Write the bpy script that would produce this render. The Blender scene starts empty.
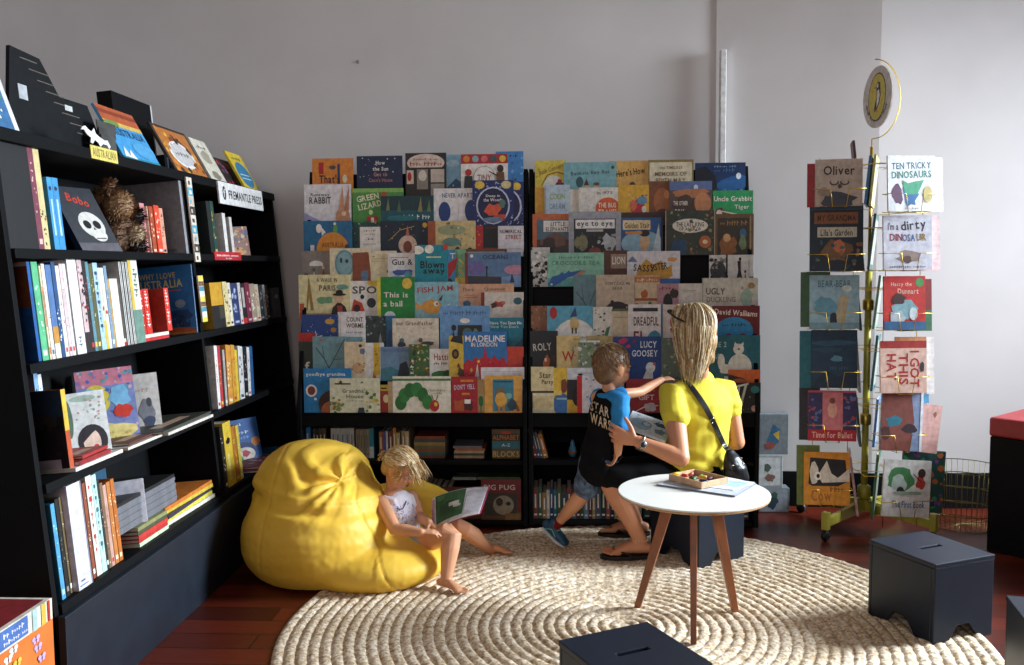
import bpy, bmesh, math, random
from mathutils import Vector, Matrix, noise

# ------------------------------------------------------------------ camera, world, light
SC = bpy.context.scene
COL = SC.collection
W, H, F = 1024, 665, 890.0
CAM = Vector((0, 0, 1.4))
YAW, PITCH, ROLL = math.atan(48 / 890), math.atan(67.5 / 890), 0.008
fwd = Vector((-math.sin(YAW) * math.cos(PITCH), math.cos(YAW) * math.cos(PITCH), -math.sin(PITCH)))
rt0 = fwd.cross(Vector((0, 0, 1))).normalized()
up0 = rt0.cross(fwd)
RT = rt0 * math.cos(ROLL) - up0 * math.sin(ROLL)
UP = up0 * math.cos(ROLL) + rt0 * math.sin(ROLL)
cd = bpy.data.cameras.new('camera'); cam = bpy.data.objects.new('camera', cd); COL.objects.link(cam)
cd.sensor_width = 36; cd.lens = 36 * F / W; cd.clip_start = .05
mw = Matrix((RT, UP, -fwd)).transposed().to_4x4(); mw.translation = CAM
cam.matrix_world = mw
SC.camera = cam
SC.view_settings.view_transform = 'Standard'
SC.view_settings.look = 'None'
SC.view_settings.exposure = 0.0
SC.view_settings.gamma = 1
SC.view_settings.use_curve_mapping = False
wd = bpy.data.worlds.new('sky'); SC.world = wd; wd.use_nodes = True
wd.node_tree.nodes['Background'].inputs[0].default_value = (.72, .80, 1.0, 1)
wd.node_tree.nodes['Background'].inputs[1].default_value = .07


def area(name, loc, aim, sx, sy, power, col, spread=180):
    l = bpy.data.lights.new(name, 'AREA'); l.shape = 'RECTANGLE'; l.size = sx; l.size_y = sy
    l.energy = power; l.color = col; l.spread = math.radians(spread)
    o = bpy.data.objects.new(name, l); COL.objects.link(o); o.location = loc
    d = Vector(aim) - Vector(loc)
    o.rotation_euler = d.to_track_quat('-Z', 'Y').to_euler()
    return o


area('window_daylight', (4.75, 4.15, 2.35), (-.6, 2.9, .3), 1.4, 1.9, 245, (.79, .90, 1.0), 94)
area('warm_front_fill', (-.6, -2.4, 2.1), (-.6, 4, 1.3), 3.4, 2.0, 50, (1.0, .86, .82))  # soft warm fill added behind the camera, with no window built there

# ------------------------------------------------------------------ pixel <-> place (calibration of positions)
def project(p):
    d = Vector(p) - CAM
    z = d.dot(fwd)
    return (W / 2 + F * d.dot(RT) / z, H / 2 - F * d.dot(UP) / z)


def ray(px, py):
    return (fwd + RT * ((px - W / 2) / F) + UP * ((H / 2 - py) / F))


def on_plane(px, py, p0, n):
    d = ray(px, py); n = Vector(n)
    return CAM + d * ((Vector(p0) - CAM).dot(n) / d.dot(n))


def aty(px, py, y):
    return on_plane(px, py, (0, y, 0), (0, 1, 0))


def atz(px, py, z):
    return on_plane(px, py, (0, 0, z), (0, 0, 1))


def x_at(px, y, z):
    x = 0.0
    for _ in range(5):
        a, b = project((x, y, z))[0], project((x + .01, y, z))[0]
        x += (px - a) / (b - a) * .01
    return x


# ------------------------------------------------------------------ materials
def lin(h):
    h = h.lstrip('#')
    r = [int(h[i:i + 2], 16) / 255 for i in (0, 2, 4)]
    return tuple(c / 12.92 if c <= .04045 else ((c + .055) / 1.055) ** 2.4 for c in r)


MC = {}


def M(hexc, rough=.5, mott=.14, scale=38, metal=0, bump=0, name=None, spec=.5):
    key = (hexc, rough, mott, scale, metal, bump, spec)
    if key in MC: return MC[key]
    m = bpy.data.materials.new(name or 'print_' + hexc.strip('#')); m.use_nodes = True
    nt = m.node_tree; b = nt.nodes['Principled BSDF']
    b.inputs['Roughness'].default_value = rough; b.inputs['Metallic'].default_value = metal
    b.inputs['Specular IOR Level'].default_value = spec
    c = lin(hexc)
    tc = nt.nodes.new('ShaderNodeTexCoord'); nz = nt.nodes.new('ShaderNodeTexNoise')
    nz.inputs['Scale'].default_value = scale; nz.inputs['Detail'].default_value = 3
    nt.links.new(tc.outputs['Object'], nz.inputs['Vector'])
    rp = nt.nodes.new('ShaderNodeValToRGB')
    rp.color_ramp.elements[0].position = .3; rp.color_ramp.elements[1].position = .7
    rp.color_ramp.elements[0].color = tuple(max(0, x * (1 - mott * 1.6)) for x in c) + (1,)
    rp.color_ramp.elements[1].color = tuple(min(1, x * (1 + mott)) for x in c) + (1,)
    nt.links.new(nz.outputs['Fac'], rp.inputs['Fac']); nt.links.new(rp.outputs['Color'], b.inputs['Base Color'])
    if bump:
        bp = nt.nodes.new('ShaderNodeBump'); bp.inputs['Strength'].default_value = bump; bp.inputs['Distance'].default_value = .004
        nt.links.new(nz.outputs['Fac'], bp.inputs['Height']); nt.links.new(bp.outputs['Normal'], b.inputs['Normal'])
    MC[key] = m
    return m


BLK = M('#07090c', .65, .15, 12, spec=.14, name='black_painted_board')
BLK2 = M('#05070a', .6, .15, 12, spec=.2, name='black_inner_board')
PAGE = M('#ded8cb', .8, .06, 120, name='paper_edge')
GOLD = M('#c9a94a', .32, .1, 20, metal=.85, name='brass_wire')


# ------------------------------------------------------------------ mesh builder
class MB:
    def __init__(s):
        s.v, s.f, s.mi, s.mats = [], [], [], []

    def m(s, mat):
        if isinstance(mat, str): mat = M(mat)
        if mat not in s.mats: s.mats.append(mat)
        return s.mats.index(mat)

    def add(s, vs, fs, mat):
        k = len(s.v); i = s.m(mat)
        s.v += [tuple(p) for p in vs]
        for f in fs: s.f.append([k + a for a in f]); s.mi.append(i)

    def box(s, x0, x1, y0, y1, z0, z1, mat, T=None):
        vs = [Vector((x, y, z)) for x in (x0, x1) for y in (y0, y1) for z in (z0, z1)]
        if T: vs = [T @ p for p in vs]
        s.add(vs, [(0, 1, 3, 2), (4, 6, 7, 5), (0, 4, 5, 1), (2, 3, 7, 6), (0, 2, 6, 4), (1, 5, 7, 3)], mat)

    def prism(s, pts, ax, a0, a1, mat, T=None):
        """polygon pts extruded along axis ax (0,1,2) from a0 to a1"""
        def mk(p, a):
            q = list(p); q.insert(ax, a); q = Vector(q); return T @ q if T else q
        n = len(pts)
        vs = [mk(p, a0) for p in pts] + [mk(p, a1) for p in pts]
        fs = [tuple(range(n))[::-1], tuple(range(n, 2 * n))] + [(i, (i + 1) % n, n + (i + 1) % n, n + i) for i in range(n)]
        s.add(vs, fs, mat)

    def tube(s, pts, r, mat, seg=8, closed=False, rf=None):
        pts = [Vector(p) for p in pts]; n = len(pts); vs = []; fs = []
        ref = None
        for i, p in enumerate(pts):
            if closed: t = pts[(i + 1) % n] - pts[i - 1]
            else: t = pts[min(i + 1, n - 1)] - pts[max(i - 1, 0)]
            if t.length < 1e-9: t = Vector((0, 0, 1))
            t.normalize()
            if ref is None: ref = Vector((0, 0, 1)) if abs(t.z) < .9 else Vector((1, 0, 0))
            a = t.cross(ref).normalized(); b = t.cross(a).normalized(); ref = -b if b.dot(ref) < 0 else b
            a = t.cross(ref).normalized(); b = t.cross(a)
            rr = r if rf is None else r * rf(i / (n - 1))
            for k in range(seg):
                an = 2 * math.pi * k / seg
                vs.append(p + a * math.cos(an) * rr + b * math.sin(an) * rr)
        for i in range(n if closed else n - 1):
            for k in range(seg):
                fs.append((i * seg + k, i * seg + (k + 1) % seg, ((i + 1) % n) * seg + (k + 1) % seg, ((i + 1) % n) * seg + k))
        if not closed:
            fs.append(tuple(range(seg))[::-1]); fs.append(tuple((n - 1) * seg + k for k in range(seg)))
        s.add(vs, fs, mat)

    def lathe(s, prof, mat, seg=32, T=None):
        vs, fs = [], []
        for r, z in prof:
            for k in range(seg):
                a = 2 * math.pi * k / seg; p = Vector((r * math.cos(a), r * math.sin(a), z)); vs.append(T @ p if T else p)
        n = len(prof)
        for i in range(n - 1):
            for k in range(seg): fs.append((i * seg + k, i * seg + (k + 1) % seg, (i + 1) * seg + (k + 1) % seg, (i + 1) * seg + k))
        fs.append(tuple(range(seg))[::-1]); fs.append(tuple((n - 1) * seg + k for k in range(seg)))
        s.add(vs, fs, mat)

    def build(s, name, parent=None, T=None, smooth=False, bevel=0):
        me = bpy.data.meshes.new(name); me.from_pydata(s.v, [], s.f)
        for m in s.mats: me.materials.append(m)
        me.polygons.foreach_set('material_index', s.mi)
        if smooth: me.polygons.foreach_set('use_smooth', [True] * len(me.polygons))
        me.update()
        o = bpy.data.objects.new(name, me); COL.objects.link(o)
        if parent: o.parent = parent
        if T is not None: o.matrix_world = T if not parent else T
        if bevel:
            b = o.modifiers.new('bevel', 'BEVEL'); b.width = bevel; b.segments = 2; b.limit_method = 'ANGLE'
        return o


def empty(name, loc=(0, 0, 0)):
    o = bpy.data.objects.new(name, None); COL.objects.link(o); o.location = loc; o.empty_display_size = .05
    return o


LABELS = {}


def tag(o, label=None, cat=None, group=None, kind=None):
    if label:
        o['label'] = label
        LABELS.setdefault(label, []).append(o.name)
    if cat: o['category'] = cat
    if group: o['group'] = group
    if kind: o['kind'] = kind
    return o


def struct(mb, name, **k):
    return tag(mb.build(name, **k), kind='structure')


# ------------------------------------------------------------------ lettering (glyph outlines of Blender's own font)
GL = {}


def glyph(ch, bold):
    if (ch, bold) not in GL:
        cu = bpy.data.curves.new('glyph', 'FONT'); cu.body = ch; cu.resolution_u = 2; cu.offset = .018 if bold else 0
        o = bpy.data.objects.new('glyph', cu); m = o.to_mesh()
        vs = [(v.co.x, v.co.y) for v in m.vertices]; fs = [tuple(p.vertices) for p in m.polygons]
        o.to_mesh_clear(); bpy.data.objects.remove(o); bpy.data.curves.remove(cu)
        GL[(ch, bold)] = (vs, fs)
    return GL[(ch, bold)]


def text_tris(s, bold=True):
    """returns verts (normalised to width 1, cap height 1) and faces"""
    x = 0; V, Fc = [], []
    for ch in s:
        if ch == ' ': x += .32; continue
        vs, fs = glyph(ch, bold)
        if not vs: continue
        x0 = min(v[0] for v in vs); x1 = max(v[0] for v in vs); k = len(V)
        V += [(v[0] - x0 + x, v[1]) for v in vs]; Fc += [tuple(k + i for i in f) for f in fs]
        x += x1 - x0 + .09
    w = max(x - .09, .01)
    y1 = max(v[1] for v in V); y0 = min(0, min(v[1] for v in V))
    return [(a / w, (b - y0) / (y1 - y0)) for a, b in V], Fc, w / (y1 - y0)


# titles too small to read in the photograph are laid down as broken strokes, not as words
UNREADABLE = {'THE SEA', 'TALES', 'KOALA', 'BIRDS', 'SLEEPY', 'atlas', 'the deep', 'NOTES', 'for the', 'small shop', 'BALLET', 'RED EARTH', 'THE SLIME', 'MARTIN RAY', 'THE FARM',
              'GARDENS', 'WATTLE', 'RIVERS', 'NATURE', 'OWL', 'KOALA TALES', 'flight', 'WORLD', 'ATLAS', 'Library Box', 'My First', 'ball', 'an egg', 'Stay', 'books', 'AUSTRALIAN FICTION', 'Greenheart', 'STUDIO IN SNOW',
              'AND MIST', 'THE GLASS SEA', 'Auntie May', 'THE STORY, MY ARTIST', 'janeen and friends', 'Shoulders & Knees', 'a small hungry', 'friend', 'great verses', 'a picture poem', 'MOON GARDEN', 'JOURNEY TO THE', 'and the', 'STYLE', 'No', 'My', 'THE WORST'}


def word_marks(s):
    x = 0; V, Fc = [], []
    for i, ch in enumerate(s):
        if ch == ' ': x += .5; continue
        k = len(V); w = .34 + .12 * ((ord(ch) * 7) % 3); y0 = .0 if ord(ch) % 3 else .12; y1 = .62 + .19 * (ord(ch) % 3)
        V += [(x, y0), (x + w * .4, y0), (x + w * .4, y1), (x, y1), (x + w * .4, y1 * .5), (x + w, y1 * .5), (x + w, y1 * .72), (x + w * .4, y1 * .72)]; Fc += [(k, k + 1, k + 2, k + 3), (k + 4, k + 5, k + 6, k + 7)]; x += w + .14
    w = x - .14
    return [(a / w, b) for a, b in V], Fc, w


def clip(poly):
    for ax, lim, sg in ((0, 0, 1), (0, 1, -1), (1, 0, 1), (1, 1, -1)):
        out = []
        for i in range(len(poly)):
            a, b = poly[i - 1], poly[i]
            ia, ib = (a[ax] - lim) * sg >= 0, (b[ax] - lim) * sg >= 0
            if ia != ib:
                t = (lim - a[ax]) / (b[ax] - a[ax]); out.append((a[0] + (b[0] - a[0]) * t, a[1] + (b[1] - a[1]) * t))
            if ib: out.append(b)
        poly = out
        if not poly: return []
    return poly


def paint(mb, art, w, h, place, eps=.00025):
    """lays printed shapes on a w x h face. place(x, z, off) -> 3-D point; art in unit coordinates (u right, v up)"""
    k = 1
    for a in art:
        c = a[0]; off = eps * k; k += 1
        polys = []
        if c == 'r': u0, v0, u1, v1, col = a[1:6]; polys = [[(u0, v0), (u1, v0), (u1, v1), (u0, v1)]]
        elif c in 'eb':
            u, v, ru, rv, col = a[1:6]; sd = a[6] if len(a) > 6 else 3; rnd = random.Random(sd * 7 + int(u * 97) + int(v * 31))
            n = 20 if c == 'e' else 13
            polys = [[(u + ru * (1 if c == 'e' else rnd.uniform(.65, 1.15)) * math.cos(6.2832 * i / n), v + rv * (1 if c == 'e' else rnd.uniform(.65, 1.15)) * math.sin(6.2832 * i / n)) for i in range(n)]]
        elif c == 'p': col = a[2]; polys = [list(a[1])]
        elif c == 'l':
            pts, wd_, col = a[1:4]
            for p, q in zip(pts, pts[1:]):
                d = Vector(((q[0] - p[0]) * w, (q[1] - p[1]) * h))
                if d.length < 1e-6: continue
                d.normalize(); nx, ny = -d.y * wd_ / 2 * 1, d.x * wd_ / 2 * w / h
                polys.append([(p[0] - nx, p[1] - ny), (q[0] - nx, q[1] - ny), (q[0] + nx, q[1] + ny), (p[0] + nx, p[1] + ny)])
        elif c == 's':
            n, u0, v0, u1, v1, size, cols, sd = a[1:9]; rnd = random.Random(sd)
            for cc in cols:
                ps = []
                for _ in range(max(1, n // len(cols))):
                    u, v = rnd.uniform(u0, u1), rnd.uniform(v0, v1); s_ = size * rnd.uniform(.5, 1.3); an = rnd.random() * 3
                    m_ = rnd.choice((4, 5, 7))
                    ps.append([(u + s_ * rnd.uniform(.6, 1.2) * math.cos(an + 6.2832 * i / m_), v + s_ * w / h * rnd.uniform(.6, 1.2) * math.sin(an + 6.2832 * i / m_)) for i in range(m_)])
                for q in ps:
                    q = clip(q)
                    if len(q) > 2: mb.add([place(x * w, y * h, off) for x, y in q], [tuple(range(len(q)))], cc)
                off += eps * .5
            continue
        elif c in 'tv':
            s_, u, v, wu, hv, col = a[1:7]; rot = a[7] if len(a) > 7 else 0
            V, Fc, asp = word_marks(s_) if s_ in UNREADABLE else text_tris(s_); vs = []
            if c == 'v': rot = rot or -90
            for x, y in V:
                X, Y = (x - .5) * wu * w, (y - .5) * hv * h
                if c == 'v': X, Y = (x - .5) * wu * h, (y - .5) * hv * w
                r = math.radians(rot); X, Y = X * math.cos(r) - Y * math.sin(r), X * math.sin(r) + Y * math.cos(r)
                vs.append(place(u * w + X, v * h + Y, off))
            mb.add(vs, Fc, col); continue
        for q in polys:
            q = clip(q)
            if len(q) > 2: mb.add([place(x * w, y * h, off) for x, y in q], [tuple(range(len(q)))], col)


def face_book(name, w, h, t, cover, art, T, spine=None, pages_side=True):
    """book seen by its front cover: x centred, z up from 0, front at y=0 facing -y"""
    mb = MB(); b = .0022
    mb.box(-w / 2, w / 2, 0, b, 0, h, cover)
    mb.box(-w / 2, w / 2, t - b, t, 0, h, cover)
    mb.box(-w / 2, -w / 2 + b, b, t - b, 0, h, spine or cover)
    paint(mb, art, w, h, lambda x, z, o: Vector((x - w / 2, -o, z)))
    ob = mb.build(name); 
    pg = MB(); pg.box(-w / 2 + b, w / 2 - .002, b, t - b, .003, h - .003, PAGE)
    p = pg.build('page_block', parent=ob)
    ob.matrix_world = T
    return ob


def spine_book(name, t, h, d, cover, T, art=(), side=(), side_col=None):
    """book seen by its spine: x 0..t, spine at y=0 facing -y, near board at x=0"""
    mb = MB(); b = min(.0025, t * .2)
    mb.box(0, t, 0, b, 0, h, cover)
    mb.box(0, b, b, d, 0, h, side_col or cover)
    mb.box(t - b, t, b, d, 0, h, cover)
    if art: paint(mb, art, t, h, lambda x, z, o: Vector((x, -o, z)))
    if side: paint(mb, side, d, h, lambda x, z, o: Vector((-o, d - x, z)))
    ob = mb.build(name)
    pg = MB(); pg.box(b, t - b, b, d - .003, .003, h - .004, PAGE); pg.build('page_block', parent=ob)
    ob.matrix_world = T
    return ob


def flat_book(name, w, d, t, cover, T, art=(), rest_on_spine=None):
    """book lying flat: centred, top cover at z=t; spine along the -y edge"""
    mb = MB(); b = min(.0022, t * .2)
    mb.box(-w / 2, w / 2, -d / 2, d / 2, 0, b, cover)
    mb.box(-w / 2, w / 2, -d / 2, d / 2, t - b, t, cover)
    mb.box(-w / 2, w / 2, -d / 2, -d / 2 + b, b, t - b, cover)
    if art: paint(mb, art, w, d, lambda x, y, o: Vector((x - w / 2, y - d / 2, t + o)))
    ob = mb.build(name)
    pg = MB(); pg.box(-w / 2 + .003, w / 2 - .003, -d / 2 + b, d / 2 - .003, b, t - b, PAGE); pg.build('page_block', parent=ob)
    ob.matrix_world = T
    return ob


def TR(loc, rx=0, ry=0, rz=0):
    return Matrix.Translation(Vector(loc)) @ Matrix.Rotation(math.radians(rz), 4, 'Z') @ Matrix.Rotation(math.radians(ry), 4, 'Y') @ Matrix.Rotation(math.radians(rx), 4, 'X')


def frame(o, X, Y, Z):
    m = Matrix((Vector(X).normalized(), Vector(Y).normalized(), Vector(Z).normalized())).transposed().to_4x4(); m.translation = Vector(o)
    return m


# ------------------------------------------------------------------ the room
wallm = M('#d3cecc', .85, .03, 2.5, bump=.05, name='painted_plaster')
def wall_poly(name, pts, h=3.6, th=.12):
    mb = MB(); n = len(pts)
    for (a, b) in zip(pts, pts[1:]):
        A, B = Vector((a[0], a[1], 0)), Vector((b[0], b[1], 0)); d = (B - A).normalized(); nn = Vector((-d.y, d.x, 0)) * th
        vs = [A, B, B + nn, A + nn]; vs = vs + [v + Vector((0, 0, h)) for v in vs]
        mb.add(vs, [(0, 1, 2, 3)[::-1], (4, 5, 6, 7), (0, 1, 5, 4), (1, 2, 6, 5), (2, 3, 7, 6), (3, 0, 4, 7)], wallm)
    return struct(mb, name)


XA = x_at(716, 5.2, 2.6); XB = x_at(880, 5.12, 2.6)
wall_poly('wall_back', [(-3.9, 5.2), (XA, 5.2), (XA, 5.188), (XB, 5.10), (5.0, 5.22)])
wall_poly('wall_left', [(-3.9, -3.0), (-3.9, 5.2)])
# right wall with a tall window opening
RX = 4.6
mb = MB()
for (y0, y1, z0, z1) in ((-3, 3.2, 0, 3.6), (5.1, 5.9, 0, 3.6), (3.2, 5.1, 0, .9), (3.2, 5.1, 3.25, 3.6)):
    mb.box(RX, RX + .15, y0, y1, z0, z1, wallm)
struct(mb, 'wall_right')
mb = MB()
for (y0, y1, z0, z1) in ((3.2, 3.26, .9, 3.25), (5.04, 5.1, .9, 3.25), (3.2, 5.1, .9, .96), (3.2, 5.1, 3.19, 3.25), (4.13, 4.17, .9, 3.25)):
    mb.box(RX + .03, RX + .09, y0, y1, z0, z1, '#e6e4e0')
struct(mb, 'window_1')
mb = MB(); mb.box(-4, RX + .2, -3, 5.9, 3.6, 3.7, '#d9d6d2'); struct(mb, 'ceiling')
# skirting
mb = MB(); mb.box(-3.9, XA, 5.178, 5.2, 0, .2, BLK); struct(mb, 'baseboard_back')
mb = MB(); d = Vector((5.0 - XB, .12, 0)).normalized(); nn = Vector((d.y, -d.x, 0)) * .022
A, B = Vector((XB, 5.10, 0)), Vector((5.0, 5.22, 0))
for P0, P1 in ((A, B), (Vector((XA, 5.188, 0)), Vector((XB, 5.10, 0)))):
    vs = [P0, P1, P1 + nn, P0 + nn]; vs += [v + Vector((0, 0, .20)) for v in vs]
    mb.add(vs, [(0, 1, 2, 3), (7, 6, 5, 4), (0, 4, 5, 1), (1, 5, 6, 2), (2, 6, 7, 3), (3, 7, 4, 0)], BLK)
struct(mb, 'baseboard_right')
# white conduit on the wall
mb = MB(); zt = aty(721, 50, 5.14).z; x0, x1 = x_at(719.5, 5.14, 2.2), x_at(725.5, 5.14, 2.2)
mb.box(x0, x1, 5.12, 5.168, 1.0, zt, '#dcdad8'); o = struct(mb, 'trim_1', bevel=.004)
# small nail scar on the wall
mb = MB(); p = aty(358, 62, 5.2); mb.lathe([(.002, 0), (.011, .001), (.006, .006), (.001, .007)], '#8d8583', 12, Matrix.Translation((p.x, 5.2, p.z)) @ Matrix.Rotation(math.radians(90), 4, 'X')); struct(mb, 'trim_2')


def floor_material():
    m = bpy.data.materials.new('jarrah_floorboards'); m.use_nodes = True; nt = m.node_tree; b = nt.nodes['Principled BSDF']
    b.inputs['Roughness'].default_value = .33
    tc = nt.nodes.new('ShaderNodeTexCoord'); br = nt.nodes.new('ShaderNodeTexBrick')
    nt.links.new(tc.outputs['Object'], br.inputs['Vector'])
    br.inputs['Scale'].default_value = 1; br.inputs['Brick Width'].default_value = 2.3; br.inputs['Row Height'].default_value = .13
    br.inputs['Mortar Size'].default_value = .0025; br.inputs['Bias'].default_value = 0
    br.inputs['Color1'].default_value = lin('#7c2e1b') + (1,); br.inputs['Color2'].default_value = lin('#48190f') + (1,); br.inputs['Mortar'].default_value = (.004, .002, .001, 1)
    mp = nt.nodes.new('ShaderNodeMapping'); mp.inputs['Scale'].default_value = (2.5, 45, 1); nt.links.new(tc.outputs['Object'], mp.inputs['Vector'])
    nz = nt.nodes.new('ShaderNodeTexNoise'); nz.inputs['Scale'].default_value = 2; nz.inputs['Detail'].default_value = 6; nt.links.new(mp.outputs['Vector'], nz.inputs['Vector'])
    mx = nt.nodes.new('ShaderNodeMix'); mx.data_type = 'RGBA'; mx.blend_type = 'MULTIPLY'; mx.inputs['Factor'].default_value = .6
    nt.links.new(br.outputs['Color'], mx.inputs['A']); nt.links.new(nz.outputs['Fac'], mx.inputs['B']); nt.links.new(mx.outputs['Result'], b.inputs['Base Color'])
    bp = nt.nodes.new('ShaderNodeBump'); bp.inputs['Strength'].default_value = .15; bp.inputs['Distance'].default_value = .002
    nt.links.new(nz.outputs['Fac'], bp.inputs['Height']); nt.links.new(bp.outputs['Normal'], b.inputs['Normal'])
    return m


mb = MB(); mb.box(-4, RX + .2, -3, 5.9, -.06, 0, floor_material()); struct(mb, 'floor')


# jute rug: rings of braid as real ridges
def jute_material():
    m = bpy.data.materials.new('braided_jute'); m.use_nodes = True; nt = m.node_tree; b = nt.nodes['Principled BSDF']
    b.inputs['Roughness'].default_value = .9; b.inputs['Specular IOR Level'].default_value = .2
    L = nt.links.new
    tc = nt.nodes.new('ShaderNodeTexCoord')
    at = nt.nodes.new('ShaderNodeUVMap')
    nz = nt.nodes.new('ShaderNodeTexNoise'); nz.inputs['Scale'].default_value = 70; nz.inputs['Detail'].default_value = 4; L(tc.outputs['Object'], nz.inputs['Vector'])
    n2 = nt.nodes.new('ShaderNodeTexNoise'); n2.inputs['Scale'].default_value = 5; L(tc.outputs['Object'], n2.inputs['Vector'])
    rp = nt.nodes.new('ShaderNodeValToRGB'); e = rp.color_ramp.elements
    e[0].position = .28; e[0].color = lin('#8f7454') + (1,); e[1].position = .62; e[1].color = lin('#eee2cf') + (1,)
    x = rp.color_ramp.elements.new(.45); x.color = lin('#cbb495') + (1,)
    L(nz.outputs['Fac'], rp.inputs['Fac'])
    r2 = nt.nodes.new('ShaderNodeValToRGB'); r2.color_ramp.elements[0].position = .35; r2.color_ramp.elements[0].color = (.74, .66, .56, 1); r2.color_ramp.elements[1].position = .6
    L(n2.outputs['Fac'], r2.inputs['Fac'])
    mx = nt.nodes.new('ShaderNodeMix'); mx.data_type = 'RGBA'; mx.blend_type = 'MULTIPLY'; mx.inputs['Factor'].default_value = .55
    L(rp.outputs['Color'], mx.inputs['A']); L(r2.outputs['Color'], mx.inputs['B']); L(mx.outputs['Result'], b.inputs['Base Color'])
    bp = nt.nodes.new('ShaderNodeBump'); bp.inputs['Strength'].default_value = .8; bp.inputs['Distance'].default_value = .004
    L(nz.outputs['Fac'], bp.inputs['Height']); L(bp.outputs['Normal'], b.inputs['Normal'])
    return m


def rug():
    R0, step = 1.325, .042; mat = jute_material(); rings = int(R0 / step)
    V, Fc = [], []
    # ridged rings: each ring a closed braid: cross-section of 5 points, along it the strands bulge alternately
    for k in range(rings):
        rc = R0 - step * (k + .5); L = 2 * math.pi * rc
        nseg = max(16, int(L / .011)); nseg -= nseg % 2
        base = len(V); cs = 6
        ph = random.Random(k).random() * 6
        for i in range(nseg):
            a = 2 * math.pi * i / nseg + ph
            for j in range(cs):
                t = j / (cs - 1)
                lift = math.sin(math.pi * t) ** .55
                # the braid: chevron waves along the ring
                wv = math.sin(i * math.pi / 3 + (t - .5) * 3.2 * (1 if t < .5 else -1)) * .5 + .5
                r = rc + step * .5 * (2 * t - 1)
                z = .002 + .012 * lift * (.62 + .38 * wv) + .0012 * noise.noise(Vector((r * math.cos(a) * 60, r * math.sin(a) * 60, 0)))
                V.append((r * math.cos(a), r * math.sin(a), z))
        for i in range(nseg):
            n2 = (i + 1) % nseg
            for j in range(cs - 1):
                Fc.append((base + i * cs + j, base + i * cs + j + 1, base + n2 * cs + j + 1, base + n2 * cs + j))
    # rim skirt and base
    b0 = len(V); n = 128
    for i in range(n):
        a = 2 * math.pi * i / n; V.append((R0 * math.cos(a), R0 * math.sin(a), .004))
    for i in range(n):
        a = 2 * math.pi * i / n; V.append((R0 * math.cos(a), R0 * math.sin(a), 0))
    Fc.append(tuple(b0 + i for i in range(n))); Fc.append(tuple(b0 + n + i for i in reversed(range(n))))
    for i in range(n): Fc.append((b0 + i, b0 + n + i, b0 + n + (i + 1) % n, b0 + (i + 1) % n))
    me = bpy.data.meshes.new('rug'); me.from_pydata(V, [], Fc); me.materials.append(mat)
    me.polygons.foreach_set('use_smooth', [True] * len(me.polygons))
    o = bpy.data.objects.new('rug', me); COL.objects.link(o); o.location = (.25, 3.36, .001)
    tag(o, 'large round braided jute rug on the red timber floor', 'rug')


rug()
# ------------------------------------------------------------------ tiered display racks on the back wall
LZ = lambda r: .628 + .163 * (8 - r)
LY = lambda r: 4.60 + .044 * (8 - r)


def rack(px0, px1, label):
    x0, x1 = x_at(px0, LY(8), .63), x_at(px1, LY(8), .63)
    root = empty('display_rack', ((x0 + x1) / 2, 4.6, 0)); tag(root, label, 'book rack', 'tiered book racks on the back wall')
    root_m = Matrix.Translation(root.location)
    def B(mb, name, bevel=.002):
        o = mb.build(name, bevel=bevel); o.parent = root; o.matrix_parent_inverse = root_m.inverted(); return o
    bpy.context.view_layer.update()
    th = .022; tp = 1.925; sh = .03
    for s, x in ((0, x0), (1, x1)):
        mb = MB(); a, b = (x, x + th) if s == 0 else (x - th, x)
        # the sides taper in towards the top, as the rack narrows
        prof = [(4.585, .03), (4.7, .03), (4.7, 0.0), (5.12, 0.0), (5.12, tp), (LY(1) + .03, tp), (LY(1) - .0, LZ(1) + .02), (4.575, .66)]
        mb.prism(prof, 0, a, b, BLK); B(mb, 'side_panel')
    mb = MB(); mb.box(x0 + th, x1 - th, 5.10, 5.12, .05, tp, BLK2); B(mb, 'back_panel')
    mb = MB(); mb.box(x0 + th, x1 - th, 4.70, 4.72, 0, .03, BLK2); mb.box(x0 + th, x1 - th, 4.62, 5.10, .03, .05, BLK2); B(mb, 'base')
    mb = MB(); mb.box(x0 + th, x1 - th, 4.60, 5.10, .352, .374, BLK); B(mb, 'shelf')
    mb = MB(); mb.box(x0 + th, x1 - th, 4.595, 4.61, .555, .628, BLK); B(mb, 'fascia')
    for r in range(1, 9):
        mb = MB(); y = LY(r)
        mb.box(x0 + th, x1 - th, y - .006, y + .08, LZ(r) - .006, LZ(r), BLK)
        mb.box(x0 + th, x1 - th, y - .009, y - .006, LZ(r) - .007, LZ(r) + .003, BLK)
        mb.box(x0 + th, x1 - th, y + .055, y + .065, LZ(r), LZ(r) + (.163 if r > 1 else .13), BLK2)
        B(mb, 'tier_ledge')
    return root


rack(298, 527, 'black tiered rack of face-out picture books nearer the left bookcase')
rack(528.5, 759, 'black tiered rack of face-out picture books nearer the wire spinner')


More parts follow.
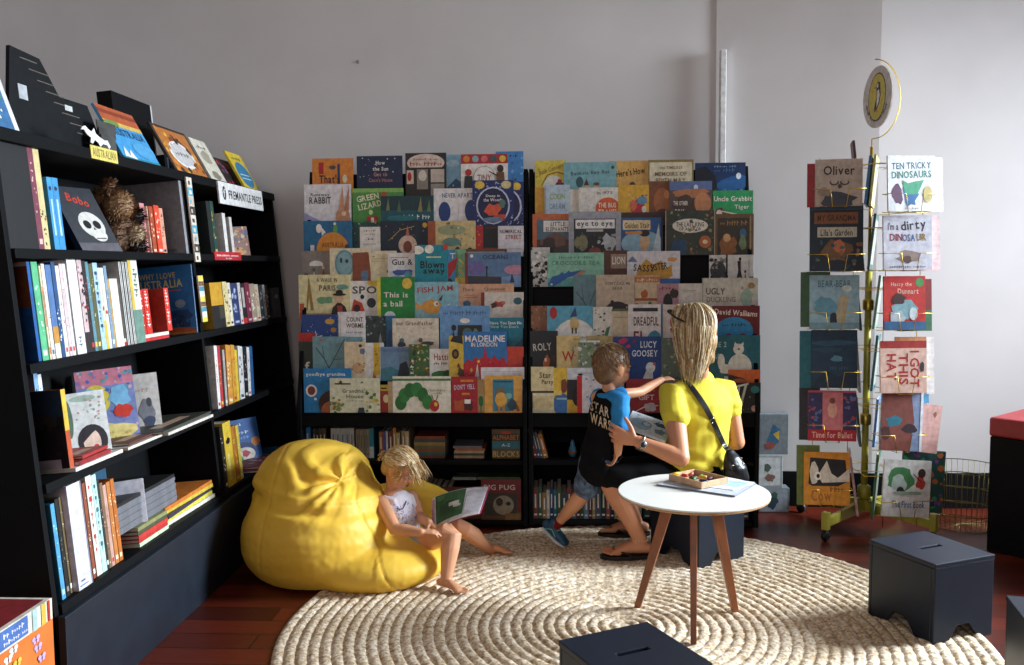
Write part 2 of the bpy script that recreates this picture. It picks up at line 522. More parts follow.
def face_out(rackname, groupname, r, l, x0, x1, yt, desc, col, art, **k):
    """r row from top, l layer from the front; x0 x1 px of the visible book, yt px of its top edge"""
    y = LY(r) - .005 + l * .009; lean = math.radians(1.5); z0 = LZ(r)
    zm = z0 + .14
    X0, X1 = x_at(x0, y + .01, zm), x_at(x1, y + .01, zm)
    h = .2
    for _ in range(4):
        p = project(((X0 + X1) / 2, y + math.sin(lean) * h, z0 + h)); h += (p[1] - yt) / (F / 4.7)
    T = TR(((X0 + X1) / 2, y, z0 + .0008), rx=-math.degrees(lean))
    o = face_book('picture_book', X1 - X0 - .001, h, k.get('t', .007), col, art, T, spine=k.get('spine'))
    ords = ['top', 'second', 'third', 'fourth', 'fifth', 'sixth', 'seventh', 'bottom']
    tag(o, f'{desc}, {ords[r - 1]} tier, {rackname}', 'book', groupname)
    return o


K, Wh, CR, NV, RD, OR, YE, GR, TE, BL, PK, BR, GY = '#14161b', '#efe9e0', '#e6d7b4', '#182947', '#b3262b', '#dc8433', '#e6c24a', '#2f7a43', '#1f7f8c', '#2f6fae', '#d99a94', '#6d3f28', '#8d8f92'
LB, SK, DG = '#86b6cf', '#dca684', '#1d3a34'

LR = [
 (1,1,312.5,353.4,158.5,'orange picture book with a small red door and black title',OR,[('r',.16,.62,.28,.9,RD),('r',.62,.3,.68,.86,'#2b3c66'),('t',"That's",.42,.5,.5,.2,K),('t','My',.5,.2,.24,.16,K),('e',.8,.5,.06,.1,CR),('e',.5,.78,.08,.05,'#5b4a3a')]),
 (1,1,357,402.7,156,'dark night-blue book with small pale title',NV,[('t','How',.52,.84,.2,.09,Wh),('t','the Sun',.52,.70,.34,.09,Wh),('t','Got to',.52,.57,.3,.09,'#c98a80'),('t',"Coco's House",.52,.44,.52,.09,'#b87a74'),('s',14,.05,.5,.95,.98,.012,[Wh],4),('b',.5,.02,.5,.14,'#3f6a86')]),
 (1,1,405.6,446.5,153,'dark book with a pale arched banner and little picture frames','#2a2624',[('e',.5,.78,.46,.2,'#dbc6b8'),('r',0,.55,1,.68,'#2a2624'),('t','JOURNEY TO THE',.5,.86,.6,.06,'#a04c48'),('t','MOON GARDEN',.5,.76,.78,.09,'#a04c48'),('r',.03,.32,.2,.62,'#d5c0ae'),('r',.28,.2,.55,.64,'#8e8378'),('r',.62,.35,.95,.64,'#c6b7a8'),('r',.62,.05,.95,.32,'#9b9083'),('e',.1,.48,.05,.1,RD),('e',.42,.5,.1,.12,'#d9cdbd')]),
 (1,2,443,476,154.5,'watery light blue book with a dark fish shape',LB,[('p',[(.05,.2),(.4,.45),(.95,.15),(.6,.05)],'#2c5a78'),('e',.3,.8,.2,.08,'#a9cde0'),('s',12,0,0,1,1,.03,['#6fa2c2','#a6cbdd'],8)]),
 (1,0,461,508,154.2,'white book with a red band of coloured discs',Wh,[('r',0,.78,1,1,RD),('e',.12,.89,.07,.075,OR),('e',.31,.89,.07,.075,'#8db6bb'),('e',.5,.89,.07,.075,'#d56f6f'),('e',.7,.89,.07,.075,'#3a5a62'),('e',.89,.89,.07,.075,YE),('e',.5,.45,.24,.28,'#b8b0a6'),('e',.5,.45,.22,.26,Wh),('t','TINY',.5,.45,.3,.16,'#b86a5c'),('e',.16,.58,.07,.08,RD),('p',[(.08,.5),(.24,.5),(.28,.1),(.05,.1)],'#1f2c33'),('e',.84,.66,.07,.09,'#3a2620'),('p',[(.76,.58),(.92,.58),(.95,.15),(.74,.15)],'#7b4c2b'),('l',[(.78,.5),(.6,.6)],.02,K)]),
 (1,2,495.7,523.5,151.5,'bright blue book standing behind the disc-banded one','#3f86c6',[('s',26,0,0,1,1,.05,['#2d6aa8','#79b0dc','#1e4f8a'],5),('t','THE SEA',.5,.9,.6,.06,NV)]),
 (2,1,304.5,351.6,184.4,'pale lavender book lettered Rabbit with a brown hare','#e4dedf',[('p',[(0,0),(1,0),(1,.25),(.6,.12),(.3,.2),(0,.36)],'#9c9cc4'),('t','Runaway',.34,.76,.4,.09,'#5c5c66'),('t','RABBIT',.34,.64,.46,.15,'#2c2c36'),('e',.82,.25,.15,.24,'#c98a62'),('p',[(.72,.4),(.82,.95),(.86,.4)],'#cf9470'),('p',[(.84,.4),(.96,.98),(.95,.4)],'#b97d5b'),('e',.84,.34,.05,.05,'#f0d0b4')]),
 (2,1,352.6,403.8,188.4,'green book lettered Green Lizard','#4d9047',[('r',0,.9,1,1,'#8ab85a'),('t','GREEN',.3,.77,.44,.15,'#f2ecc8',10),('t','LIZARD',.34,.58,.46,.15,'#f2ecc8',12),('e',.36,.4,.04,.06,'#c7e28a'),('r',.28,.12,.5,.3,RD),('r',.36,.15,.42,.27,Wh),('e',.62,.85,.06,.06,'#b54b2f'),('s',14,0,0,1,.3,.03,['#2f6b33','#6fae4e'],3)]),
 (2,0,381,433.8,196,'dark teal forest book with a pale signature','#1b5560',[('r',0,.55,1,1,'#153a41'),('p',[(.1,.55),(.14,.95),(.17,.55)],'#7a7f4e'),('p',[(.3,.5),(.35,.9),(.38,.5)],'#4d6a48'),('p',[(.7,.5),(.76,.98),(.79,.5)],'#8c8050'),('p',[(.87,.5),(.92,.9),(.95,.5)],'#5d7750'),('t','Auntie May',.68,.34,.5,.14,'#d8ebe4'),('r',.74,.04,.96,.08,'#c4d6cc'),('b',.4,.3,.3,.12,'#23747a')]),
 (2,1,433.8,477,188.4,'white book with two dark blue ovals','#e9e4e2',[('t','NEVER APART',.55,.82,.7,.12,'#54688c'),('e',.25,.4,.14,.26,'#20407e'),('r',0,.0,.1,1,'#e9e4e2'),('e',.86,.42,.14,.28,'#20407e'),('l',[(.55,.05),(.58,.5)],.01,'#b9b2ae')]),
 (2,0,472.4,513.8,180.3,'ornate dark blue book with an oval fox picture','#1a2c66',[('s',110,.02,.02,.98,.98,.022,['#c9cfe2','#8f9cc4'],9),('e',.18,.9,.12,.085,YE),('e',.82,.9,.12,.085,'#d8c68e'),('e',.5,.46,.41,.4,'#c8cfe4'),('e',.5,.46,.37,.37,'#141d4a'),('t','Deep in',.5,.66,.34,.07,Wh),('t','the Woods',.5,.58,.46,.07,Wh),('b',.48,.36,.2,.15,'#de5c38'),('e',.62,.42,.09,.08,'#de5c38'),('b',.66,.2,.18,.08,'#c24a34'),('e',.5,.16,.24,.05,'#6e8aa6'),('b',.72,.5,.08,.1,'#5a7a6a')]),
 (2,1,487,523.8,182,'second copy of the ornate dark blue fox book, half hidden','#1a2c66',[('s',110,.02,.02,.98,.98,.022,['#c9cfe2','#8f9cc4'],19),('e',.8,.9,.13,.085,YE),('e',.5,.46,.45,.4,'#c8cfe4'),('e',.5,.46,.4,.37,'#141d4a')]),
 (3,0,303.8,352.3,221,'mid blue book with an orange hill and small birds','#216892',[('e',.6,.2,.34,.5,'#d98b2d'),('t','AUSTRALIA',.6,.36,.45,.13,'#8e4a22'),('t','BIRDS',.62,.16,.3,.12,'#8e4a22'),('e',.32,.8,.06,.12,Wh),('p',[(.36,.85),(.46,.7),(.38,.6)],Wh),('e',.66,.78,.05,.1,'#5b9b4a'),('e',.65,.92,.03,.04,Wh),('e',.9,.3,.05,.08,'#24465c'),('r',.14,.1,.22,.36,'#d6d3cb')]),
 (3,2,350,384,222.5,'dark green patterned book showing at its edge','#1c4a44',[('s',30,0,0,1,1,.04,['#2f6e55','#c9b56a','#0f2c2c'],6)]),
 (3,1,360,380.5,227,'small white booklet in front of a dark green cover','#e8e0d6',[('t','NOTES',.5,.88,.6,.07,'#7c7876'),('t','for the',.5,.76,.5,.05,'#7c7876'),('t','No',.55,.62,.3,.1,'#3c3a3a'),('t','small shop',.5,.45,.6,.05,'#7c7876')]),
 (3,1,380.7,429,221,'midnight navy book with a pale onion-dome figure','#152739',[('e',.56,.35,.19,.26,'#d8b9a2'),('p',[(.52,.6),(.56,.88),(.6,.6)],'#c26a58'),('e',.56,.3,.09,.16,'#7a3d34'),('e',.92,.88,.05,.07,YE),('l',[(.2,.5),(.4,.75),(.7,.85)],.012,'#c9a94a'),('s',16,.05,.3,.95,.98,.01,['#d4b96a'],2)]),
 (3,0,428,475.7,221,'sandy map-like book with a brown spine edge','#d2bb84',[('r',0,0,.16,1,'#a3532f'),('e',.5,.42,.2,.12,'#5f8a80'),('e',.5,.75,.3,.14,'#9aa27a'),('e',.88,.14,.07,.13,'#2c2a28'),('e',.88,.14,.03,.06,'#b9a070'),('s',26,.2,.05,.98,.95,.03,['#a98f54','#e2d09c','#7f7144'],11),('e',.62,.2,.05,.1,'#3c4a3c')]),
 (3,1,476,500,225.4,'black book with a red spine strip','#191a20',[('r',0,0,.3,1,RD),('s',6,.06,.1,.24,.95,.03,[OR],2),('r',.34,.22,1,.3,'#8f2a28'),('r',.4,.9,1,.95,'#4b2a2a')]),
 (3,0,498,523.8,226,'small white book lettered Numerical Street','#ddd8dc',[('t','NUMERICAL',.5,.82,.86,.12,'#3a3238'),('t','STREET',.6,.64,.62,.14,'#a2343a'),('r',.1,.25,.9,.27,'#b9b3b8')]),
 (4,1,302,331,251,'taupe book with a white umbrella and a red figure','#8d8378',[('e',.5,.64,.24,.1,'#e8e4de'),('r',.26,.5,.78,.6,'#8d8378'),('p',[(.66,.15),(.74,.55),(.84,.15)],'#b02c28'),('e',.74,.56,.05,.05,'#d8b69c'),('p',[(.36,.15),(.42,.48),(.5,.15)],'#d9ded2'),('e',.42,.5,.05,.05,'#4b6a52')]),
 (4,0,330,371,248.3,'cream book with a blue oval and a brown dog',CR,[('e',.36,.62,.24,.34,'#6d98a2'),('e',.36,.62,.19,.28,'#8bb0b4'),('p',[(.55,0),(.56,.88),(.95,.9),(1,.4),(1,0)],'#8e4a30'),('b',.85,.3,.1,.18,'#5e7d93'),('e',.42,.68,.04,.05,'#31464e'),('e',.28,.7,.03,.07,'#31464e')]),
 (4,2,368,397,251,'plain cream book with faint small title','#e8d9b4',[('r',.16,.78,.7,.795,'#b09a72'),('r',.12,.72,.6,.73,'#b09a72'),('e',.2,.85,.04,.02,'#c37a4e'),('b',.75,.45,.1,.08,'#5f6b4e')]),
 (4,1,388,417,253,'white book lettered Gus and, with blue streaks','#e6e2e0',[('t','Gus &',.5,.74,.72,.17,'#22242c'),('r',.1,.86,.7,.88,'#b97a74'),('b',.5,.44,.45,.1,'#3f62a4'),('e',.7,.38,.14,.1,'#5fa3b8'),('e',.3,.3,.2,.06,'#9ab6d2')]),
 (4,0,415,448,245,'turquoise book lettered Blown Away','#168c9c',[('e',.08,.88,.2,.1,'#f2eedc'),('e',.44,.9,.14,.1,'#f2eedc'),('t','Blown',.53,.54,.72,.17,'#0c1116'),('t','away',.58,.36,.66,.14,'#0c1116'),('r',.35,.7,.8,.73,'#dfe6a8'),('b',.95,.95,.12,.08,'#c83a34')]),
 (4,1,445,458,250,'narrow blue and red book beside the turquoise one','#3f8ab5',[('p',[(0,.1),(.8,.5),(1,.8),(0,.6)],RD),('t','T',.6,.84,.4,.15,Wh),('e',.3,.15,.3,.1,'#3a1f2c')]),
 (4,1,455,466,249.5,'pale green and yellow book with a curled snake','#7fb38c',[('r',0,.0,1,.25,YE),('l',[(.3,.2),(.7,.35),(.4,.5),(.8,.62),(.4,.74)],.16,'#e2d574'),('l',[(.3,.2),(.7,.35),(.4,.5),(.8,.62)],.05,'#4c6a2c')]),
 (4,2,464,507,249,'brown book mostly behind the dusky sea one','#6b4a32',[('r',.05,.9,.95,.93,'#b99a5c')]),
 (4,0,465,521,252.5,'dusky blue and purple book with a boat at sunset','#5c7fa6',[('p',[(0,0),(1,0),(1,.16),(.65,.3),(0,.34)],'#3c3a42'),('p',[(.65,.3),(1,.36),(1,.0),(.65,0)],'#7a9cc6'),('e',.9,.5,.2,.14,'#c18aa2'),('e',.2,.56,.16,.2,'#6f66a0'),('t','OCEANS',.55,.87,.46,.13,'#2c4668'),('r',.38,.3,.4,.55,'#15161c'),('e',.39,.57,.02,.04,'#15161c'),('p',[(.8,.14),(.84,.4),(.89,.14)],'#2b3c58'),('r',0,.0,.05,1,'#7b2f34'),('e',.12,.9,.03,.05,Wh)]),
 (5,0,299,350.6,274.8,'cream book of a man in a hat beside a tower','#e0d6a4',[('r',0,0,1,.14,'#caa93a'),('p',[(.14,.2),(.19,.92),(.21,.92),(.29,.2),(.23,.2),(.2,.5),(.17,.2)],'#9a7d3c'),('t','A WALK IN',.55,.88,.4,.09,'#5a5648'),('t','PARIS',.56,.7,.32,.13,'#5a5648'),('b',.5,.42,.2,.1,'#6f9b74'),('e',.85,.72,.12,.06,'#6fa49a'),('p',[(.6,0),(.66,.26),(.78,.4),(.9,.28),(.98,0)],'#2a1f1d'),('p',[(.74,.3),(.78,0),(.86,0),(.84,.3)],'#a33a2e'),('e',.79,.46,.07,.1,'#d9b494'),('e',.79,.55,.13,.03,'#1a1512'),('e',.79,.6,.07,.06,'#1a1512'),('r',.02,0,.1,.35,'#b9503a'),('e',.38,.04,.1,.07,'#24221f')]),
 (5,1,350.6,379,281,'white book lettered Spot with a red fan and dark discs','#e8e4de',[('t','SPO',.5,.76,.86,.2,'#4a463f'),('p',[(.02,.2),(.12,.52),(.4,.42),(.5,.2)],'#c8432c'),('e',.22,.28,.12,.1,'#3a2320'),('e',.74,.42,.16,.13,'#2b3440'),('e',.42,.58,.07,.06,'#1f1f22'),('e',.9,.95,.3,.1,YE)]),
 (5,0,377,415,277,'bright green book lettered This Is a Ball','#1d8a3c',[('r',0,0,.1,1,'#e2d24a'),('e',.8,.84,.13,.13,YE),('t','This is',.5,.57,.64,.13,Wh),('t','a ball',.42,.36,.5,.14,Wh),('e',.34,.06,.15,.12,'#d9e2e0')]),
 (5,0,414,458.5,282,'aqua book with a golden fish and red title','#8cc0cc',[('t','FISH JAM',.48,.78,.8,.2,'#b3342c',4),('e',.4,.32,.24,.19,'#d99a44'),('p',[(.2,.32),(.04,.45),(.06,.2)],'#d99a44'),('e',.5,.4,.06,.07,'#f0e6cc'),('e',.52,.4,.02,.03,K),('p',[(.55,.5),(.66,.66),(.62,.48)],'#2c3a44'),('s',10,.7,.1,.98,.6,.015,['#e4f0f0'],3)]),
 (5,2,458,514,284,'peach book with a small blue disc','#dba888',[('t','There',.18,.84,.2,.1,'#7b6250'),('t','Question',.66,.84,.38,.1,'#7b6250'),('r',.1,.66,.3,.68,'#a5846a'),('r',.1,.6,.35,.62,'#a5846a'),('e',.16,.42,.07,.1,'#20647e')]),
 (5,1,481,523.8,292.4,'white book with a tumbling red figure and a blue globe','#dfd7cc',[('r',0,0,.08,1,'#8f2b26'),('b',.42,.56,.14,.16,'#b2453a'),('e',.42,.72,.08,.1,'#ead2bc'),('b',.3,.5,.08,.12,'#4a2f2a'),('e',.86,.66,.1,.14,'#2b6378'),('e',.52,.6,.05,.06,'#c2745f')]),
 (6,0,302,339,314.5,'deep blue starry book with a white starfish figure','#1e4182',[('p',[(.2,0),(.26,.3),(.2,.42),(.32,.38),(.37,.55),(.42,.38),(.56,.42),(.46,.28),(.54,0)],'#dfe6ee'),('e',.76,.8,.13,.08,'#c59a3c'),('e',.86,.56,.08,.07,'#a9782e'),('s',18,0,.1,1,1,.012,['#cfd8ea'],9),('t','flight',.8,.2,.22,.09,Wh)]),
 (6,0,338,365.5,312,'white book lettered Count Worms','#e6e2e2',[('t','COUNT',.62,.8,.6,.12,'#2b2c34'),('t','WORMS',.62,.64,.62,.12,'#2b2c34'),('t','great verses',.6,.46,.6,.06,'#77757c'),('b',.4,.16,.16,.04,'#2b2c34'),('b',.74,.17,.12,.05,'#2b2c34'),('r',.08,0,.1,1,'#b9b4b4')]),
 (6,1,364,386,316,'dark grey-green forest book with pale trunks','#2d3c3c',[('s',34,0,0,1,1,.07,['#5b6b62','#8f9a8c','#182222'],6),('p',[(.6,0),(.75,.5),(.9,0)],'#8d8f88')]),
 (6,2,382,396,316,'plain blue book edge between a forest cover and a cream cover','#2f6f9e',[('e',.6,.3,.2,.3,'#1f4f78')]),
 (6,0,392.5,439,318.4,'cream book with small figures lettered Our Grandfather','#e2d8c4',[('t','our Grandfather',.48,.84,.8,.13,'#6f5c48'),('s',26,.05,.35,.95,.72,.014,['#b9a98c'],4),('b',.2,.18,.1,.12,'#3a3a3c'),('e',.2,.3,.05,.07,'#4a6a7c'),('b',.76,.2,.16,.07,'#4b4642'),('b',.6,.3,.05,.08,'#6b5a4a')]),
 (6,0,440,490,306,'light blue book with a long dark title','#6f9fd0',[('t','THE STORY, MY ARTIST',.5,.84,.86,.1,'#42618c'),('e',.5,.66,.1,.06,Wh),('p',[(.34,0),(.36,.56),(.84,.56),(.86,0)],'#27302e'),('e',.55,.36,.1,.14,'#5e7468'),('b',.72,.3,.08,.18,'#7f8c7c'),('e',.28,.5,.05,.07,'#1c1c22'),('p',[(.22,.1),(.27,.45),(.33,.1)],'#1c1c22'),('p',[(.24,0),(.3,.25),(.33,0)],Wh)]),
 (6,1,484,523.8,318,'teal book with a white bold sans title','#167a90',[('t','Have You Seen Me',.55,.84,.8,.1,Wh),('t','Now You Don\'t',.52,.72,.7,.09,'#bfe0e4'),('p',[(.7,.0),(1,.4),(1,0)],'#0f5c70')]),
 (7,2,299,316,333,'dark green book with a red head band at the outer edge','#2a3a32',[('r',0,.82,1,1,'#b82a26'),('t','f',.5,.3,.3,.2,Wh)]),
 (7,1,313,346,336.7,'grey-teal book with bare branches and a small bird','#6f97a0',[('l',[(.1,.75),(.35,.5),(.5,.28),(.42,0)],.025,'#2f3f44'),('l',[(.5,.3),(.72,.6),(.98,.95)],.022,'#2f3f44'),('l',[(.35,.5),(.3,.8)],.014,'#2f3f44'),('l',[(.62,.48),(.9,.5)],.014,'#2f3f44'),('e',.24,.92,.04,.03,'#c2583c')]),
 (7,2,343,363,337,'second grey-teal branch book peeping from behind','#6f97a0',[('l',[(0,.3),(.5,.7),(1,.95)],.03,'#2f3f44')]),
 (7,0,344.6,366,342,'cream book with dancing figures in a ring','#dfcaa8',[('e',.62,.34,.26,.14,'#c9a27a'),('s',16,.3,.2,.95,.5,.035,['#7a3c34','#2f4a6a','#b8863c'],5),('b',.85,.76,.14,.1,'#5a7a9c'),('e',.76,.9,.08,.04,'#3c3a38')]),
 (7,2,364,384,343,'white book with an orange corner and yellow strip','#e8e6e4',[('p',[(.4,0),(.5,.3),(.66,0)],'#d0622c'),('r',.5,.15,.8,1,'#e5c23e'),('s',8,.55,.2,.75,.9,.03,[K],2)]),
 (7,1,380.7,413,347,'misty blue landscape book with a dark hill','#6d8fae',[('p',[(0,0),(0,.36),(.3,.42),(.6,.3),(1,.36),(1,0)],'#3f7c8c'),('p',[(.5,0),(.6,.5),(.8,.58),(.9,.3),(.95,0)],'#202b3c'),('e',.16,.9,.06,.04,'#a8c2e2'),('e',.5,.9,.5,.06,'#5f7ca6')]),
 (7,0,409,429.5,344.5,'book covered in a colourful green jungle pattern','#41663a',[('s',70,0,0,1,1,.07,['#c9a23c','#7c9a44','#a2432e','#d8d0a8','#22422a'],7),('v','STYLE',.14,.4,.4,.16,Wh,90)]),
 (7,1,429.5,452,349,'white book lettered Hattie with a green bush','#e9e6e2',[('t','Hatti',.52,.75,.62,.2,'#a02c2c'),('t','and the',.5,.54,.6,.08,'#3a3c42'),('b',.5,.14,.5,.24,'#2f7a34'),('e',.8,.2,.2,.14,'#1c4f28')]),
 (7,0,449,464,336,'tall yellow book with a perching penguin shape','#d9b648',[('p',[(.1,.88),(.3,1),(.9,1),(.95,.82)],'#20262c'),('e',.44,.6,.24,.11,'#24211d'),('e',.44,.6,.12,.06,'#7b5a2c'),('b',.8,.18,.24,.14,'#5a3422'),('b',.65,.34,.12,.06,'#8a3c24')]),
 (7,0,463.5,507,331.8,'blue book with red buildings lettered in bold white','#2f74b4',[('t','MADELINE',.5,.86,.92,.13,Wh),('t','IN LONDON',.48,.74,.6,.09,Wh),('p',[(0,0),(0,.34),(.1,.44),(.2,.4),(.28,.5),(.36,.44),(.46,.5),(.5,.72),(.54,.5),(.64,.44),(.72,.52),(.8,.42),(.92,.48),(1,.36),(1,0)],'#c12432'),('s',24,.05,.1,.95,.4,.02,['#8f1a24','#e0566a'],4),('p',[(.24,0),(.32,.36),(.38,.0)],'#d9cfc8'),('p',[(.74,.05),(.8,.24),(.86,.05)],'#1f2c44'),('e',.35,.4,.03,.03,YE),('e',.18,.22,.03,.04,'#e0a84a')]),
 (7,1,505,523.8,346.8,'plain red-orange book at the rack edge','#c8402c',[('p',[(0,0),(1,.3),(1,0)],'#a83022')]),
 (8,1,304,352,368.6,'blue book lettered Goodbye Grandma with a dark-haired child','#1c7cb8',[('t','goodbye grandma',.46,.86,.82,.1,Wh),('e',.16,.5,.12,.14,'#e6e0dc'),('e',.16,.5,.08,.1,'#7b3a2c'),('e',.24,.31,.03,.03,Wh),('e',.7,.2,.4,.34,'#3a211c'),('e',.64,.06,.28,.22,'#b86a44'),('e',.92,.3,.2,.4,'#3a211c')]),
 (8,0,330,380,378.4,'cream book with garden plants round a grey title','#dcdcc0',[('t','Grandma\'s',.5,.64,.5,.12,'#77786a'),('t','House',.5,.48,.34,.12,'#77786a'),('t','a picture poem',.5,.35,.36,.06,'#9a9a88'),('r',.1,.82,.42,.86,'#3c2f2a'),('e',.22,.88,.03,.05,'#5a2f2a'),('s',26,0,0,.28,.5,.035,['#3f7a44','#6fa05a','#b8733a'],3),('s',20,.72,.0,1,.6,.035,['#c2a23a','#4c7a44','#d9c66a'],8),('p',[(.55,0),(.58,.16),(.68,.16),(.7,0)],'#27344c'),('p',[(.62,.86),(.65,.92),(.68,.86)],'#2c4a3c')]),
 (8,2,377,391,385,'yellow book with a red panel and pale moon face','#dbbf44',[('r',.2,0,1,.78,'#a8322a'),('e',.66,.5,.22,.15,'#ecd9b4'),('r',.3,.85,.7,.9,K)]),
 (8,1,388,396,381.8,'narrow tan book edge behind the leaf caterpillar cover','#cdb590',[]),
 (8,0,392.7,451,376.5,'white book with a curled leafy green caterpillar','#e6e0cf',[('r',0,.88,1,.94,'#3f7f4a'),('e',.14,.28,.1,.2,'#256e35'),('e',.2,.48,.1,.2,'#2f8040'),('e',.3,.62,.1,.2,'#256e35'),('e',.42,.64,.1,.2,'#2f8040'),('e',.52,.5,.09,.2,'#256e35'),('e',.6,.3,.09,.2,'#2f8040'),('e',.72,.2,.08,.16,'#b3262b'),('e',.74,.24,.03,.06,YE),('l',[(.7,.36),(.67,.5)],.012,K),('l',[(.75,.36),(.78,.5)],.012,K),('t','a small hungry',.76,.62,.3,.06,'#8a8270'),('t','friend',.78,.54,.14,.06,'#8a8270')]),
 (8,0,451.5,477.5,376.9,'red book with a brown monster and pale title','#a81e2c',[('t','DON\'T YELL',.5,.72,.8,.14,'#c9cfe4',3),('r',.35,.86,.85,.92,OR),('b',.3,.2,.26,.2,'#b3542c'),('b',.64,.22,.2,.2,'#4a1c1c'),('r',.5,.26,.74,.38,'#efe6dc'),('r',.4,.5,.7,.56,OR)]),
 (8,1,476,486,380,'narrow tan book with a green plant drawing','#b9a070',[('e',.5,.36,.25,.16,'#2e7a3e'),('r',.44,0,.54,.3,'#2e7a3e')]),
 (8,0,484.6,522,375.8,'amber book framing a teal picture of animals','#dda24c',[('r',.22,.05,.78,.9,'#34809a'),('r',.26,.82,.74,.86,'#1c4c62'),('e',.42,.56,.14,.14,'#6d6a5c'),('e',.44,.36,.16,.2,'#e0a848'),('e',.64,.46,.1,.08,'#7fb3a4'),('b',.75,.22,.14,.16,'#2a4a56'),('r',.36,.02,.42,.2,'#c8862c'),('r',.48,.02,.54,.2,'#c8862c'),('p',[(.86,.04),(.84,.3),(.95,.06)],'#8e4a30')]),
 (8,2,481,524.5,367.5,'plain white book behind the amber one','#dcd8dc',[('r',.05,.9,.9,.91,'#b4b0b6')]),
]
for q in LR: face_out('left rack', 'picture books on the rack nearer the left bookcase', *q[:8])

